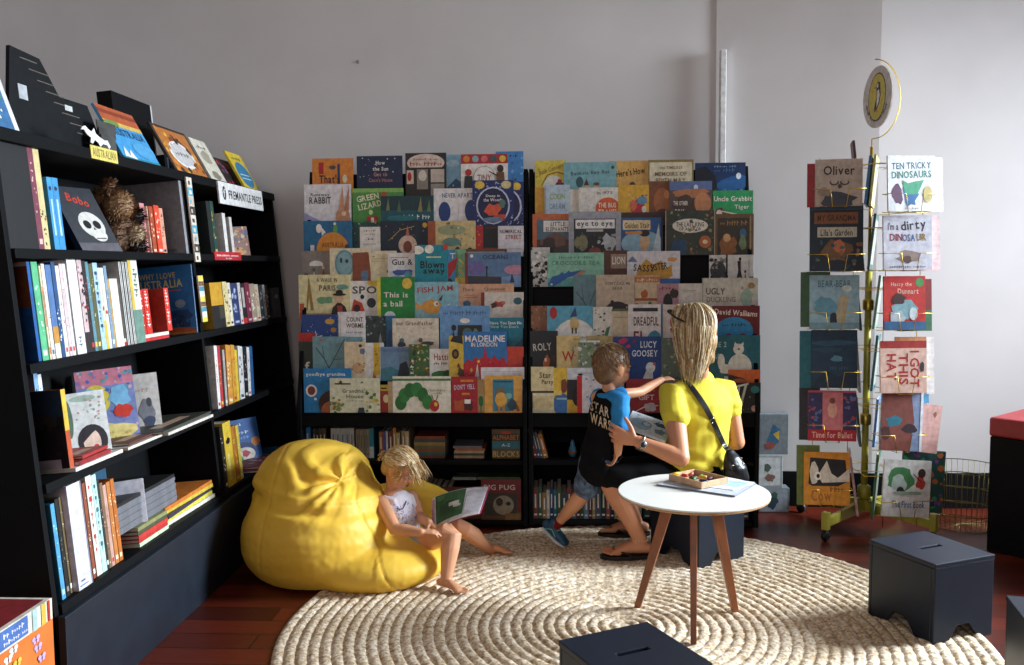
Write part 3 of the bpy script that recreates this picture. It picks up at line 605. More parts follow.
RR = [
 (1,1,535,566,160.5,'yellow book with a dark-bird dome',  '#ddc84e',[('e',.6,.25,.34,.34,'#e9e6da'),('l',[(.2,.3),(.4,.6),(.7,.68),(1,.6)],.03,'#7b4a2c'),('t','Bush Concert',.52,.76,.8,.12,'#8a6f2c',18),('b',.8,.3,.14,.14,'#22313c'),('e',.8,.42,.07,.07,RD),('s',8,0,.4,.3,.9,.03,['#b8a83a'],2)]),
 (1,0,563.8,616.4,162.3,'pale teal book with a row of birds and hats','#7fb2b8',[('t','Banksia Bay Bus',.5,.68,.74,.14,'#3c5c66',3),('e',.3,.42,.07,.16,'#2c5a5e'),('e',.43,.24,.06,.14,'#c9a68a'),('p',[(.38,.32),(.43,.52),(.48,.32)],'#4b3a32'),('e',.62,.22,.05,.12,'#d2b48a'),('e',.62,.36,.06,.05,'#5e4c38'),('r',0,0,1,.08,'#7b4a44'),('s',20,0,0,1,.2,.03,['#3a2c2c','#a04a3a','#d9d2c4'],3),('e',.93,.84,.03,.05,'#2b4650')]),
 (1,1,609,648,160.8,'orange book with a curly black title','#e0b060',[('b',.06,.1,.14,.3,RD),('b',.02,.86,.16,.14,'#c8472c'),('t','Here\'s How',.55,.68,.74,.2,'#3a2418',8),('s',10,.2,.05,.95,.5,.03,['#a04a2c','#d98b3c'],3),('e',.6,.3,.08,.1,'#4a3a2c')]),
 (1,0,648,693.4,159.8,'ivory book in a gold frame with a tan antique title','#ded2b4',[('r',0,.93,1,1,'#8a7a44'),('r',0,0,.03,1,'#8a7a44'),('r',.97,0,1,1,'#8a7a44'),('t','the TIMELESS',.5,.78,.5,.08,'#8a7454'),('t','MEMOIRS OF',.5,.6,.7,.12,'#7c6848'),('t','EDITH MAY',.5,.42,.66,.12,'#7c6848')]),
 (1,1,695,745.5,162.8,'midnight blue book with a full moon','#0f2f5c',[('b',.86,.3,.5,.3,'#1e5b94'),('p',[(0,0),(0,.8),(.2,.9),(.4,.6),(.45,.1)],'#0c1626'),('e',.86,.58,.05,.1,'#dfe8f0'),('t','MARTIN RAY',.6,.88,.44,.06,'#7f97b4'),('t','THE FARM',.58,.76,.4,.12,'#3a6a9c'),('s',20,.4,0,1,.15,.03,['#6d86a0','#2c3a4a'],6)]),
 (2,1,535,548,187.6,'plain amber book at the left upright','#dba43c',[]),
 (2,0,544.5,570,185,'powder blue book with a small bear cub','#b9cbd8',[('t','COLIN',.5,.72,.6,.14,'#93a85e'),('t','DREAM',.5,.48,.6,.14,'#7f99ae'),('e',.88,.12,.14,.14,'#4a3228'),('r',.02,0,.05,1,'#8fa8b8')]),
 (2,1,566,582,189.4,'blank ivory book between two pale covers','#e6dfce',[]),
 (2,0,579,618,187.6,'ivory map book with an orange speech bubble','#e2ddd4',[('s',40,0,0,.4,.9,.02,['#cfc6b8','#d9b8a8'],5),('t','In 1975',.66,.86,.4,.08,'#7c7468'),('e',.74,.44,.32,.3,'#dc5f28'),('t','THE BUS',.72,.54,.46,.13,'#f4e8d8'),('t','TRAVEL',.74,.36,.5,.14,'#f4e8d8'),('s',8,0,0,1,.1,.02,['#a08a78'],2)]),
 (2,0,618,649,185,'mustard book with a crested bright bird','#d9a83a',[('b',.68,.42,.26,.22,'#b8343a'),('e',.78,.62,.16,.1,'#5f8fae'),('b',.5,.5,.12,.14,'#d86a4c'),('e',.84,.4,.08,.08,'#e8d8c8'),('s',16,.3,.2,1,.8,.03,['#d3d0c8','#7b2f52','#3f7f9c'],4)]),
 (2,1,649,671,181.3,'red-brown book showing a curled animal','#7c4a30',[('e',.6,.55,.4,.3,'#a9683f'),('e',.6,.2,.3,.18,'#5a301f'),('e',.8,.7,.12,.1,'#c9885a')]),
 (2,0,669.3,712,181.3,'book with a sleeping fox under a blue sky','#5e4a48',[('r',0,.8,1,1,'#5b6f9c'),('e',.62,.86,.05,.06,'#cdd6e4'),('b',.5,.72,.5,.12,'#b2744c'),('b',.35,.4,.3,.3,'#4a382f'),('e',.78,.5,.2,.24,'#c08258'),('t','THE OTHER',.26,.5,.34,.1,'#e8dcc8'),('t','FOX',.24,.3,.22,.13,'#e8dcc8'),('p',[(.5,.1),(.8,.35),(.95,0),(.5,0)],'#d8b07c')]),
 (2,0,712.5,753,190.6,'green book lettered Grabbit Tiger','#2b9a5c',[('t','Uncle Grabbit',.5,.76,.94,.15,Wh),('t','Tiger',.72,.5,.36,.16,Wh),('b',.2,.3,.18,.2,'#7b2f2a'),('e',.16,.34,.07,.1,'#e9dccc'),('p',[(.1,.1),(.6,.28),(.9,.05)],'#d98b54'),('l',[(.2,.4),(.6,.3)],.03,'#e8d6bc')]),
 (3,1,532.5,569,214,'orange-framed photo book lettered Little Elephants','#c4683a',[('r',.12,.0,1,.86,'#4d6a7a'),('r',.12,.0,1,.4,'#4a3b38'),('b',.6,.36,.4,.2,'#6e5044'),('b',.45,.3,.2,.2,'#3a2d2b'),('r',.3,.58,1,.84,'#e9e4dc'),('t','LITTLE',.7,.76,.4,.1,'#4a4a50'),('t','ELEPHANTS',.68,.64,.62,.1,'#4a4a50'),('e',.3,.1,.3,.16,'#2e2522')]),
 (3,0,568.6,621,211.7,'silver-grey book lettered eye to eye','#9e9fa6',[('r',.1,.0,.9,.84,'#262a2c'),('r',.13,.62,.88,.82,'#e8e6e2'),('t','eye to eye',.5,.71,.68,.14,'#2a2c30'),('r',.34,.55,.66,.6,'#b8b4ae'),('b',.24,.3,.14,.2,'#7f7a5a'),('b',.5,.26,.2,.24,'#1a1c1e'),('b',.76,.3,.14,.22,'#b4b8b8'),('e',.5,.1,.12,.1,'#8e3f34'),('s',24,.12,.02,.88,.55,.03,['#4e5a4e','#9aa2a2','#141618'],5)]),
 (3,1,621,663,212.4,'blue and orange storybook of a golden child among waves','#2e5c96',[('r',0,.88,1,1,'#3a2624'),('r',.04,.6,.7,.82,'#e2cfa4'),('t','Golden Stair',.38,.7,.6,.13,'#6a4a2c'),('e',.5,.28,.5,.3,'#8fb4c6'),('e',.56,.3,.12,.2,'#d2b088'),('e',.56,.52,.12,.08,'#1e2a3c'),('p',[(.75,.1),(.9,.75),(.95,.1)],'#c9d9de'),('r',.95,0,1,1,'#16243c'),('r',.1,.5,.5,.56,OR)]),
 (3,0,665,715,210.6,'dark ornate book lettered The Last King','#3a4038',[('s',60,.03,.03,.97,.97,.04,['#5a5a44','#7a4a34','#24403c','#9a8454'],12),('e',.5,.66,.36,.16,'#e2dccc'),('t','THE LAST KING',.5,.69,.56,.1,'#3a3028'),('t','OF ANGKOR',.5,.59,.44,.07,'#6a4a38'),('b',.3,.18,.2,.2,'#2a4a66'),('e',.8,.3,.12,.14,'#b0643a'),('e',.8,.3,.05,.05,'#e0c89c'),('r',0,0,.02,1,'#a79a80'),('r',.98,0,1,1,'#a79a80')]),
 (3,0,715,753.6,214,'brown framed old-style storybook with a blue bird','#6e5238',[('r',.06,0,.88,.9,'#3e352c'),('t','THE GLASS SEA',.48,.78,.7,.12,'#9c7c4a'),('b',.34,.2,.24,.3,'#8e5a34'),('e',.72,.52,.09,.12,'#39658c'),('b',.72,.3,.1,.2,'#6e7f5c'),('r',.9,0,.93,.95,'#9a8458'),('e',.3,.42,.1,.1,'#c99c6c')]),
 (4,1,531,550,247.5,'black-and-white photograph book','#c9c9c6',[('s',50,0,0,1,1,.11,['#2c2e30','#7a7c7c','#eceae6','#1a1c1e'],3)]),
 (4,0,547.5,604,252.8,'mint green book with a blue crocodile','#8ecbb0',[('r',0,0,1,.26,'#5fa8a4'),('t','Shoulders & Knees',.5,.86,.6,.07,'#4a7a6c'),('t','CROCODILE TEA',.5,.7,.86,.12,'#5a8f80'),('p',[(0,.06),(.08,.3),(.2,.36),(.5,.46),(.62,.5),(.5,.34),(.36,.28),(.2,.1),(.1,.02)],'#2a64b0'),('p',[(.44,.3),(.62,.5),(.68,.44),(.5,.28)],'#c98a68'),('p',[(.55,.24),(.66,.36),(.6,.2)],'#2a64b0'),('e',.07,.08,.02,.03,Wh),('p',[(.2,.36),(.26,.44),(.3,.36)],'#2a64b0'),('p',[(.32,.4),(.38,.48),(.42,.4)],'#2a64b0')]),
 (4,1,603,629,250.5,'brown book lettered Lion','#5c3426',[('r',.3,.5,.9,.9,'#a08a78'),('t','LION',.6,.72,.5,.22,'#efe6d8'),('b',.5,.15,.4,.14,'#8e3a28')]),
 (4,0,627,680,251.3,'white and blue book with a camel','#dfdde0',[('p',[(.14,.12),(.2,.5),(.36,.78),(.5,.62),(.64,.74),(.72,.5),(.84,.62),(.86,.3),(.7,.12)],'#c8983c'),('t','SASSY',.32,.52,.4,.2,'#1d1c1c',-4),('t','SISTER',.6,.56,.32,.2,'#1d1c1c',8),('b',.85,.76,.1,.08,'#d89a5a'),('p',[(0,0),(0,.3),(.12,.3),(.12,0)],'#2f64ae'),('r',.5,0,1,.22,'#3a6eb4'),('p',[(0,.7),(.1,.86),(.2,.7)],'#6f86b4')]),
 (4,0,709,753,255,'pale photo book of walking people in silhouette','#d4d1cc',[('e',.2,.5,.18,.3,'#3a3c3e'),('s',24,.02,.1,.42,.9,.05,['#4a4c4e','#8e8f8e','#222426'],4),('r',.38,.0,.42,1,'#1c1c1e'),('p',[(.6,.04),(.66,.5),(.64,.8),(.72,.8),(.72,.5),(.78,.04),(.7,.3)],'#17181a'),('e',.7,.86,.03,.06,'#17181a'),('p',[(.78,.04),(.82,.4),(.88,.04)],'#8a2c28'),('e',.82,.46,.025,.05,'#3a2a24'),('r',.9,.1,.91,.85,'#3c3c3e')]),
 (5,1,573.5,598,274.9,'dusty blue book with winter twigs','#6a9098',[('l',[(.1,.6),(.4,.4),(.62,.16),(.6,0)],.03,'#2f434a'),('l',[(.62,.2),(.85,.6),(1,.7)],.025,'#2f434a'),('l',[(.4,.4),(.35,.75)],.02,'#2f434a')]),
 (5,0,596,634.5,274.9,'beige book with a dark round wombat','#cdbba4',[('t','DON\'T CALL ME',.56,.8,.64,.07,'#6d6254'),('t','BEAR',.56,.68,.26,.07,'#6d6254'),('e',.55,.12,.34,.26,'#2c2a2a'),('e',.78,.2,.12,.12,'#2c2a2a'),('e',.42,.36,.05,.05,'#2c2a2a'),('e',.8,.24,.02,.02,'#cdbba4')]),
 (5,1,634.5,660,275.8,'striped cream and red book of hill shapes','#d9c3a0',[('r',0,.84,1,.98,'#c9804c'),('t','RED EARTH',.5,.9,.8,.08,'#efe2cc'),('b',.4,.56,.16,.12,'#b8622c'),('r',0,.4,1,.46,'#b05a34'),('b',.2,.14,.4,.24,'#8e2f28'),('b',.7,.2,.3,.18,'#c9b48c'),('e',.6,.3,.08,.08,'#3f6a5a')]),
 (5,0,657,678.5,283.6,'mauve book with black and white photos','#b98a92',[('t','BALLET',.5,.86,.8,.1,'#7a4a58'),('e',.5,.45,.22,.26,'#221f24'),('b',.8,.7,.2,.16,'#38262c'),('b',.25,.25,.2,.2,'#d9d0ce'),('e',.7,.2,.16,.16,'#4a3c42')]),
 (5,1,678,704,283.6,'white book with a faint small title','#d9d3cc',[('r',.2,.78,.7,.8,'#b0a8a0'),('r',.2,.74,.6,.755,'#b0a8a0'),('b',.7,.3,.1,.1,'#8a8a7c')]),
 (5,0,702,757.8,278,'pale grey book lettered Ugly Duckling','#ccc8bc',[('t','UGLY',.24,.66,.34,.17,'#3c3630'),('t','DUCKLING',.34,.45,.52,.14,'#857868'),('b',.8,.5,.14,.24,'#9fb8a8'),('e',.88,.8,.06,.08,'#a8835c'),('e',.6,.14,.06,.1,'#8a6a4c'),('b',.3,.14,.26,.08,'#a8bcc4'),('e',.72,.74,.02,.04,'#c98a7c'),('r',.0,.0,.015,1,'#a8a498')]),
 (6,1,531,548,306,'rust brown book beside the snowy one','#8f5f44',[('s',22,0,0,1,1,.08,['#b3825c','#5f3a2c'],6)]),
 (6,0,547,592.7,306,'sky blue book with a figure on a snowball','#5fa9c4',[('e',.6,.1,.5,.6,'#e6e4de'),('e',.6,.58,.1,.16,'#d4b878'),('p',[(.5,.74),(.62,.98),(.66,.76)],'#2d4f84'),('r',.54,.36,.57,.5,K),('r',.62,.36,.65,.5,K),('e',.14,.84,.08,.14,'#b3262b'),('t','STUDIO IN SNOW',.5,.28,.7,.07,'#a89c88'),('t','AND MIST',.45,.14,.42,.08,'#a89c88')]),
 (6,1,580,594,334,'white book corner with green letters','#dfe0d6',[('t','IG',.5,.6,.6,.4,'#4f7a5c')]),
 (6,1,592.7,612.5,307,'white book scattered with green leaf sprigs','#e2ddd0',[('s',12,.05,.2,.6,.95,.06,['#2f3c38'],5),('p',[(.5,.2),(.7,.5),(.9,.55),(.7,.2)],'#3f7a5c'),('b',.65,.15,.12,.1,'#5a8f6c'),('b',.3,.3,.1,.04,'#6a7f4c')]),
 (6,1,611.5,629,309,'tan cream book with faint dunes','#d6c6a6',[('r',.1,.78,.9,.8,'#b09c78'),('b',.5,.1,.5,.14,'#b8985c'),('r',0,.94,1,1,'#5f6b4a')]),
 (6,0,628,662.6,304.4,'white book lettered Dreadful Fluff','#e6e0de',[('r',.14,.84,.86,.92,'#23242c'),('t','DREADFUL',.52,.62,.72,.2,'#3a2426'),('t','FL',.34,.26,.36,.28,'#8f2024'),('b',.76,.22,.2,.22,'#3f8ea6'),('r',.95,0,1,1,'#2f6da0')]),
 (6,1,662.6,690,304.7,'blush white book beside the fluff one','#dfd2cc',[('e',.4,.6,.14,.14,'#b9545c'),('e',.7,.4,.1,.1,'#8a6f78')]),
 (6,0,712,759.6,306,'maroon book with a bright blue machine','#6e2028',[('t','David Walliams',.5,.84,.9,.13,'#f0e2d8',-4),('e',.46,.42,.4,.32,'#2f8cc4'),('r',.06,.0,.86,.4,'#2f8cc4'),('e',.34,.2,.1,.16,'#6b3a34'),('e',.34,.2,.06,.1,'#2f8cc4'),('e',.64,.2,.1,.16,'#6b3a34'),('e',.64,.2,.06,.1,'#2f8cc4'),('t','THE SLIME',.46,.56,.5,.08,'#1a4a74')]),
 (7,1,530,558,331,'near-black book lettered Roly with an orange face','#1c2026',[('t','ROLY',.44,.68,.66,.15,'#c4bfb4',4),('b',.6,.36,.14,.16,'#b3562c'),('b',.82,.3,.16,.24,'#3d2a24'),('p',[(0,0),(.1,.14),(.4,.16),(.9,.1),(1,0)],'#1f7a4a'),('e',.56,.42,.05,.04,'#e6c8a4')]),
 (7,0,556.6,580,336,'sand coloured book with a red letter W','#d6bb7e',[('t','W',.5,.55,.55,.22,'#b0332a'),('r',.7,.9,1,.95,'#b89c5e')]),
 (7,0,570.5,600,340.8,'white-edged garden photo book','#e4e4e6',[('r',.26,.0,1,.96,'#7f8f74'),('s',44,.28,0,1,.95,.06,['#a9b89a','#d8d4d4','#5c7a44','#4a4a4c'],6),('s',6,.06,.1,.18,.9,.04,[GY],1)]),
 (7,2,586,618,336,'olive tan book behind the boy\'s head','#b09c66',[]),
 (7,1,613,661,336.7,'deep blue book lettered Lucy Goosey','#1c4486',[('t','LUCY',.74,.82,.34,.15,'#dfe6ee'),('t','GOOSEY',.66,.62,.54,.15,'#dfe6ee'),('e',.78,.3,.1,.12,'#dde0e2'),('e',.86,.38,.03,.03,'#c8402c'),('p',[(.6,.0),(.72,.3),(.82,.3),(.84,0)],'#d0d5da'),('b',.2,.9,.12,.07,'#c0305a'),('b',.32,.78,.06,.05,'#c0305a'),('e',.44,.9,.03,.04,'#8f2030')]),
 (7,1,661,702,338,'mottled grey-green book behind the woman\'s hair','#5f6f66',[('s',30,0,0,1,1,.06,['#8a9484','#3f4c48','#a8a490'],5)]),
 (6,1,688,715,307,'pale cream book edge above the woman\'s hair','#cfc6b8',[]),
 (7,0,700,760,335.5,'teal book with a sitting white polar bear','#1e6478',[('t','DUKE 2',.26,.8,.36,.12,'#9cc0c8'),('t','THE',.2,.66,.14,.07,'#9cc0c8'),('t','BEAR',.22,.54,.26,.12,'#9cc0c8'),('e',.66,.3,.2,.3,'#dcdcda'),('e',.64,.7,.09,.12,'#dcdcda'),('p',[(.56,.78),(.58,.86),(.62,.8)],'#dcdcda'),('p',[(.67,.8),(.72,.86),(.72,.78)],'#dcdcda'),('e',.35,.42,.06,.18,'#dcdcda'),('b',.46,.24,.14,.12,'#dcdcda'),('e',.64,.7,.02,.02,'#222426'),('r',.4,0,.86,.1,'#dcdcda')]),
 (8,0,531,554,367,'cream book lettered Star Party above a dark rule','#dccb9c',[('t','Star',.62,.82,.5,.13,'#3a352c'),('t','Party',.72,.66,.5,.13,'#3a352c'),('r',0,.44,1,.48,'#1f1d1c'),('r',0,.38,1,.42,'#e6dcc0'),('b',.5,.2,.5,.14,'#cbb98a'),('r',0,0,1,.08,'#b8b29c')]),
 (8,0,553.8,567,368,'yellow book with a blue railway engine','#e0b83c',[('e',.6,.2,.7,.24,'#356aa4'),('r',.2,.3,1,.34,'#9ab6cc'),('b',.75,.6,.24,.2,'#7a3a28'),('r',0,.4,.6,.5,'#e8cc68')]),
 (8,2,566,594,368,'pale grey book topped by a tiny dark bird','#d3d6da',[('b',.5,.85,.1,.03,K),('r',.3,.88,.9,.89,'#b0534c')]),
 (8,1,566,581,380,'black and yellow book with a round shadow','#2b2a30',[('r',0,0,1,.4,'#d8b23c'),('e',.8,.5,.4,.3,'#1b1a1f')]),
 (8,0,577,602,376,'white book with a bright red spine','#dad3d6',[('r',0,0,.2,1,'#c22028'),('s',9,.35,.4,.8,.95,.035,['#2f4a7c','#7c2f3c'],4)]),
 (8,2,592,624,367,'ice blue book behind the boy\'s neck','#a8c6d6',[('r',.0,.6,.4,.95,'#c6dbe4'),('r',.3,.7,.34,.95,'#b3262b')]),
 (8,1,626,660,379,'dark red book with white scribbled lettering','#94242a',[('t','THE WORST',.5,.66,.7,.1,'#c96a74'),('t','GIFT',.6,.46,.46,.16,'#e6c8cc'),('l',[(.2,0),(.5,.16),(.95,.22)],.03,'#dcc6c8'),('b',.7,.16,.2,.14,'#b8a4a8')]),
 (8,1,660,690,379,'grey-brown book behind the woman\'s hair','#7b6c60',[('s',14,0,0,1,1,.07,['#a08a74','#4f443c'],3)]),
 (8,2,728,760,370,'orange and black book with a lying animal','#c8602c',[('p',[(0,.1),(0,.9),(.5,.8),(.9,.3),(1,0)],'#2a2224'),('e',.45,.5,.2,.12,'#dcd0c8'),('b',.35,.7,.3,.1,'#a8543a')]),
 (8,0,729,760.5,383,'black book with a white letter ladder and planets','#12151a',[('p',[(.2,.9),(.6,1),(.62,.95),(.24,.84)],'#c9cac8'),('p',[(.5,.98),(.3,.1),(.36,.1),(.58,.96)],'#b9bab8'),('p',[(.28,.84),(.22,.2),(.27,.2),(.34,.86)],'#b9bab8'),('e',.82,.78,.14,.12,'#1d6a70'),('e',.8,.16,.1,.1,'#c89a92'),('s',10,.1,.05,.9,.6,.02,['#8e8f90'],4)]),
]
for q in RR: face_out('right rack', 'picture books on the rack nearer the wire spinner', *q[:8])
# ------------------------------------------------------------------ left bookcase, tilted slightly back
AL = math.atan(.085)
BU, BN, BV = Vector((0, 1, 0)), Vector((math.cos(AL), 0, math.sin(AL))), Vector((-math.sin(AL), 0, math.cos(AL)))
B0 = Vector((-1.50, 0, 0))
BM = frame(B0, BU, -BN, BV)          # local x = along the case, y = into the case, z = up its front
SV = {1: 1.826, 2: 1.466, 3: 1.118, 4: .752, 5: .378}     # front-edge heights of the shelves
Y0, YD, Y1 = 2.69, 3.94, 5.10


def uv(px, py, w=0.0):
    p = on_plane(px, py, B0 - BN * w, BN)
    return (p - B0).dot(BU), (p - B0).dot(BV)


YD = uv(203, 338)[0]
Y0 = uv(25.5, 359)[0] - .024
D = .31
root = empty('bookcase', B0 + BU * 3.9); tag(root, 'long black open bookcase with tilted-back shelves along the left side', 'bookcase')
bpy.context.view_layer.update()


def BC(mb, name, bevel=.002):
    o = mb.build(name, bevel=bevel); o.parent = root; o.matrix_parent_inverse = root.matrix_world.inverted(); o.matrix_world = BM
    return o


NAVY = M('#1a222d', .42, .12, 10, name='dark_slate_painted_board')
for a, nm in ((Y0, 'end_panel'), (YD - .012, 'divider'), (Y1 - .022, 'end_panel')):
    mb = MB(); top = SV[1] - .01
    mb.prism([(-.0, .06), (D + .05, .03), (D + .02, top), (-.0, top)], 0, a, a + .024, BLK); BC(mb, nm)
mb = MB(); mb.box(Y0, Y1, D, D + .012, .06, SV[1] - .01, BLK2); BC(mb, 'back_panel')
for k in SV:
    mb = MB(); th = .03 if k > 1 else .04
    mb.box(Y0 + (.024 if k > 1 else -.0), Y1 - (.022 if k > 1 else 0), -.012, D, SV[k] - th, SV[k], BLK); BC(mb, 'shelf')
# front plinth, upright
pl = empty('x'); bpy.data.objects.remove(pl)
mb = MB(); T = Matrix.Translation((0, 0, 0))
mb.box(-1.52, -1.497, Y0 + .0, Y1, .0, SV[5] - .03, NAVY); mb.box(-1.80, -1.52, Y0, Y0 + .02, 0, SV[5] - .03, BLK)
o = mb.build('plinth', bevel=.002); o.parent = root; o.matrix_parent_inverse = root.matrix_world.inverted()

SHN = {1: 'top', 2: 'second shelf', 3: 'third shelf', 4: 'fourth shelf', 5: 'lowest shelf'}


def spine_row(shelf, unit, group, items, depth=.24, inset=.008, pc='left bookcase'):
    """items: (px0, px1, ytop px, description, colour, opts)"""
    prev = None; last = -9
    for it in items:
        x0, x1, yt, desc, col = it[:5]; op = it[5] if len(it) > 5 else {}
        ins = op.get('in', inset)
        u0, v0 = uv(x0, yt, ins); u1, _ = uv(x1, yt, ins)
        u0 = max(u0, last + .0006) if not op.get('free') else u0
        t = max(.004, u1 - u0); h = max(.08, v0 - SV[shelf]); last = u0 + t
        zb = op.get('base', 0)
        T = BM @ Matrix.Translation((u0, ins, SV[shelf] + .0008 + zb)) @ Matrix.Rotation(math.radians(op.get('lean', 0)), 4, 'Y')
        art = op.get('art', [])
        if not art and not op.get('plain'):
            rnd = random.Random(int(x0 * 7 + yt)); tc = op.get('tc', rnd.choice(['#f2eee6', '#22242a', '#c8382e', '#e8c24a']))
            art = [('r', .18, .06, .82, .13, tc), ('r', .3, .35 , .7, .78, tc)] if t < .012 else [('s', 9, .2, .3, .8, .85, .14, [tc], int(x0)), ('r', .2, .05, .8, .1, tc)]
            if 'txt' in op: art = [('v', op['txt'], .5, .55, .7, .55, tc)]
        o = spine_book(op.get('name', 'book'), t, h - zb, op.get('d', depth), col, T, art, op.get('side', ()), op.get('sc'))
        place = f"{SHN[shelf]}, {pc}" if unit == 0 else f"{SHN[shelf]}, far bay of {pc}"
        tag(o, f'{desc}, {place}', 'book', group)
        prev = desc


# top: things standing on the case -------------------------------------------------
def leaning(px0, px1, pyb, h, desc, col, art, back=24, w_in=.06, z0=None, t=.012, twist=0, name='picture_book'):
    """a book leaning back on the top board, cover to the room; bottom edge spans px0..px1 at row pyb"""
    u0, _ = uv(px0, pyb[0], w_in); u1, _ = uv(px1, pyb[1], w_in); wd = u1 - u0
    T = BM @ Matrix.Translation(((u0 + u1) / 2, w_in, SV[1] + .0012)) @ Matrix.Rotation(math.radians(twist), 4, 'Z') @ Matrix.Rotation(math.radians(-back), 4, 'X')
    o = face_book(name, wd, h, t, col, art, T)
    tag(o, desc, 'book', 'books leaning along the top of the left bookcase')
    return o


AUS = [('r', 0, .72, 1, 1, '#b5582f'), ('r', 0, .86, 1, .93, '#8a3a24'), ('r', 0, .66, 1, .74, '#d9b25a'), ('b', .2, .7, .2, .06, '#6f8f44'), ('t', 'AUSTRALIA', .52, .56, .84, .13, '#17325a'), ('t', 'This is', .2, .65, .26, .05, '#17325a'),
       ('r', 0, 0, 1, .12, '#1f7f94'), ('e', .72, .3, .3, .14, '#4f9fd0'), ('p', [(.05, .12), (.14, .3), (.2, .14), (.28, .26), (.36, .1)], '#f0ece6'), ('r', .5, .02, .9, .06, '#1a5a70')]
leaning(127, 163, (158, 168), .27, 'blue book lettered AUSTRALIA leaning on top of the bookcase', '#3f9ad2', AUS, w_in=.05)
leaning(178, 211, (169, 177), .27, 'black-edged book with a round white picture on top of the bookcase', '#2a211f', [('r', .06, .05, .96, .95, '#b9702f'), ('s', 60, .08, .05, .94, .95, .05, ['#e3b23c', '#7a3a24', '#d98a34', '#3c2a22'], 3), ('e', .5, .46, .34, .27, '#e6e2dc'), ('e', .5, .46, .28, .22, '#c9c6c4'), ('t', 'KOALA', .5, .47, .4, .08, '#6a5a50')], w_in=.05)
leaning(214, 229, (180, 184), .26, 'white cream book on top between the round-picture book and yellow book', '#dcd5c4', [('b', .5, .6, .3, .2, '#a99f8a'), ('t', 'TALES', .5, .82, .6, .07, '#55504a'), ('b', .5, .2, .3, .1, '#8a8270')], w_in=.05)
leaning(229.5, 245, (184, 187), .19, 'small black and red book on top beside the yellow one', '#251f26', [('s', 16, .1, .1, .9, .9, .08, ['#a8343a', '#7a4a6c'], 4)], w_in=.075)
leaning(246.5, 261, (189, 193.5), .24, 'yellow book with a blue oval at the far end of the top', '#e0c22f', [('e', .5, .42, .42, .34, '#2a7fa8'), ('t', 'BIRDS', .5, .84, .6, .08, '#2c5a34'), ('r', .2, .4, .8, .43, '#bcdce6'), ('r', .2, .3, .8, .33, '#bcdce6')], w_in=.03)
leaning(-22, 20, (92, 122), .36, 'blue and white picture book at the near end of the top', '#3b6f9e', [('r', .88, 0, 1, 1, '#e6e4e8'), ('s', 50, 0, 0, .86, 1, .05, ['#c2452e', '#e8e4da', '#2a4a7c', '#3f8a5a'], 3), ('r', .9, .5, .96, .75, K)], w_in=.05, back=14)
# black slanting display panel with its white kangaroo sign
mb = MB(); 
def uvp(px, py, w): a = uv(px, py, w); return (a[0], a[1])
pan = [uvp(8, 45, .16), uvp(38, 59, .16), uvp(58, 97, .16), uvp(86, 106, .16), uvp(109, 160, .16), uvp(5, 128, .16)]
pan[-2] = (pan[-2][0], SV[1] + .002); pan[-1] = (pan[-1][0], SV[1] + .002)
T = BM
CH = M('#0f1316', .6, .2, 30, spec=.2, name='charcoal_card')
mb.prism(pan, 1, .155, .168, CH, T)
pr = Vector((0, 0, 0))
for i in range(9):
    uu = pan[0][0] + .05 + .045 * i; vv = pan[0][1] - .03 - .03 * i
    mb.box(uu, uu + .10 + .02 * (i % 2), .1545, .155, vv, vv + .003, '#6c6255', T)
u, v = uvp(65, 110, .155); mb.box(u, u + .05, .1535, .155, v, v + .02, '#cfd0d0', T)
u, v = uvp(19, 98, .155); mb.box(u, u + .05, .1530, .155, v, v + .05, '#b8bcc0', T)
o = mb.build('display_card'); tag(o, 'large charcoal display card with cut-away outline standing on the bookcase top', 'display card')
kr = empty('shelf_sign', B0 + BU * 3.2 + BV * 1.83 - BN * .1); bpy.context.view_layer.update()
tag(kr, 'white kangaroo cutout with yellow AUSTRALIANA strip on the bookcase top', 'sign')
u0, _ = uvp(86, 147, .0); u1, _ = uvp(113, 155, .0)
mb = MB(); mb.box(u0, u1, -.016, -.013, SV[1] - .035, SV[1] + .012, '#e0cc6a', T)
V_, F_, asp = text_tris('AUSTRALIAN'); mb.add([BM @ Vector((u0 + (u1 - u0) * (.06 + .88 * a), -.0165, SV[1] - .026 + .03 * b)) for a, b in V_], F_, '#8a7a3a')
o = mb.build('yellow_strip'); o.parent = kr; o.matrix_parent_inverse = kr.matrix_world.inverted(); o['label'] = 'yellow strip with the lettering'
kang = [(0, .62), (.06, .78), (.16, .86), (.24, .74), (.36, .66), (.46, .86), (.5, .62), (.62, .5), (.8, .4), (.9, .44), (1, .16), (.93, .02), (.86, .2), (.72, .2), (.62, .02), (.56, .2), (.44, .3), (.36, .1), (.28, .12), (.32, .36), (.2, .46), (.1, .66)]
mb = MB(); ua, ub = uvp(79, 140, .0)[0], uvp(108, 150, .0)[0]
mb.prism([(ua + (ub - ua) * a, SV[1] + .012 + .075 * b) for a, b in kang], 1, -.012, -.009, '#e4e4e0', T)
o = mb.build('kangaroo_cutout'); o.parent = kr; o.matrix_parent_inverse = kr.matrix_world.inverted()
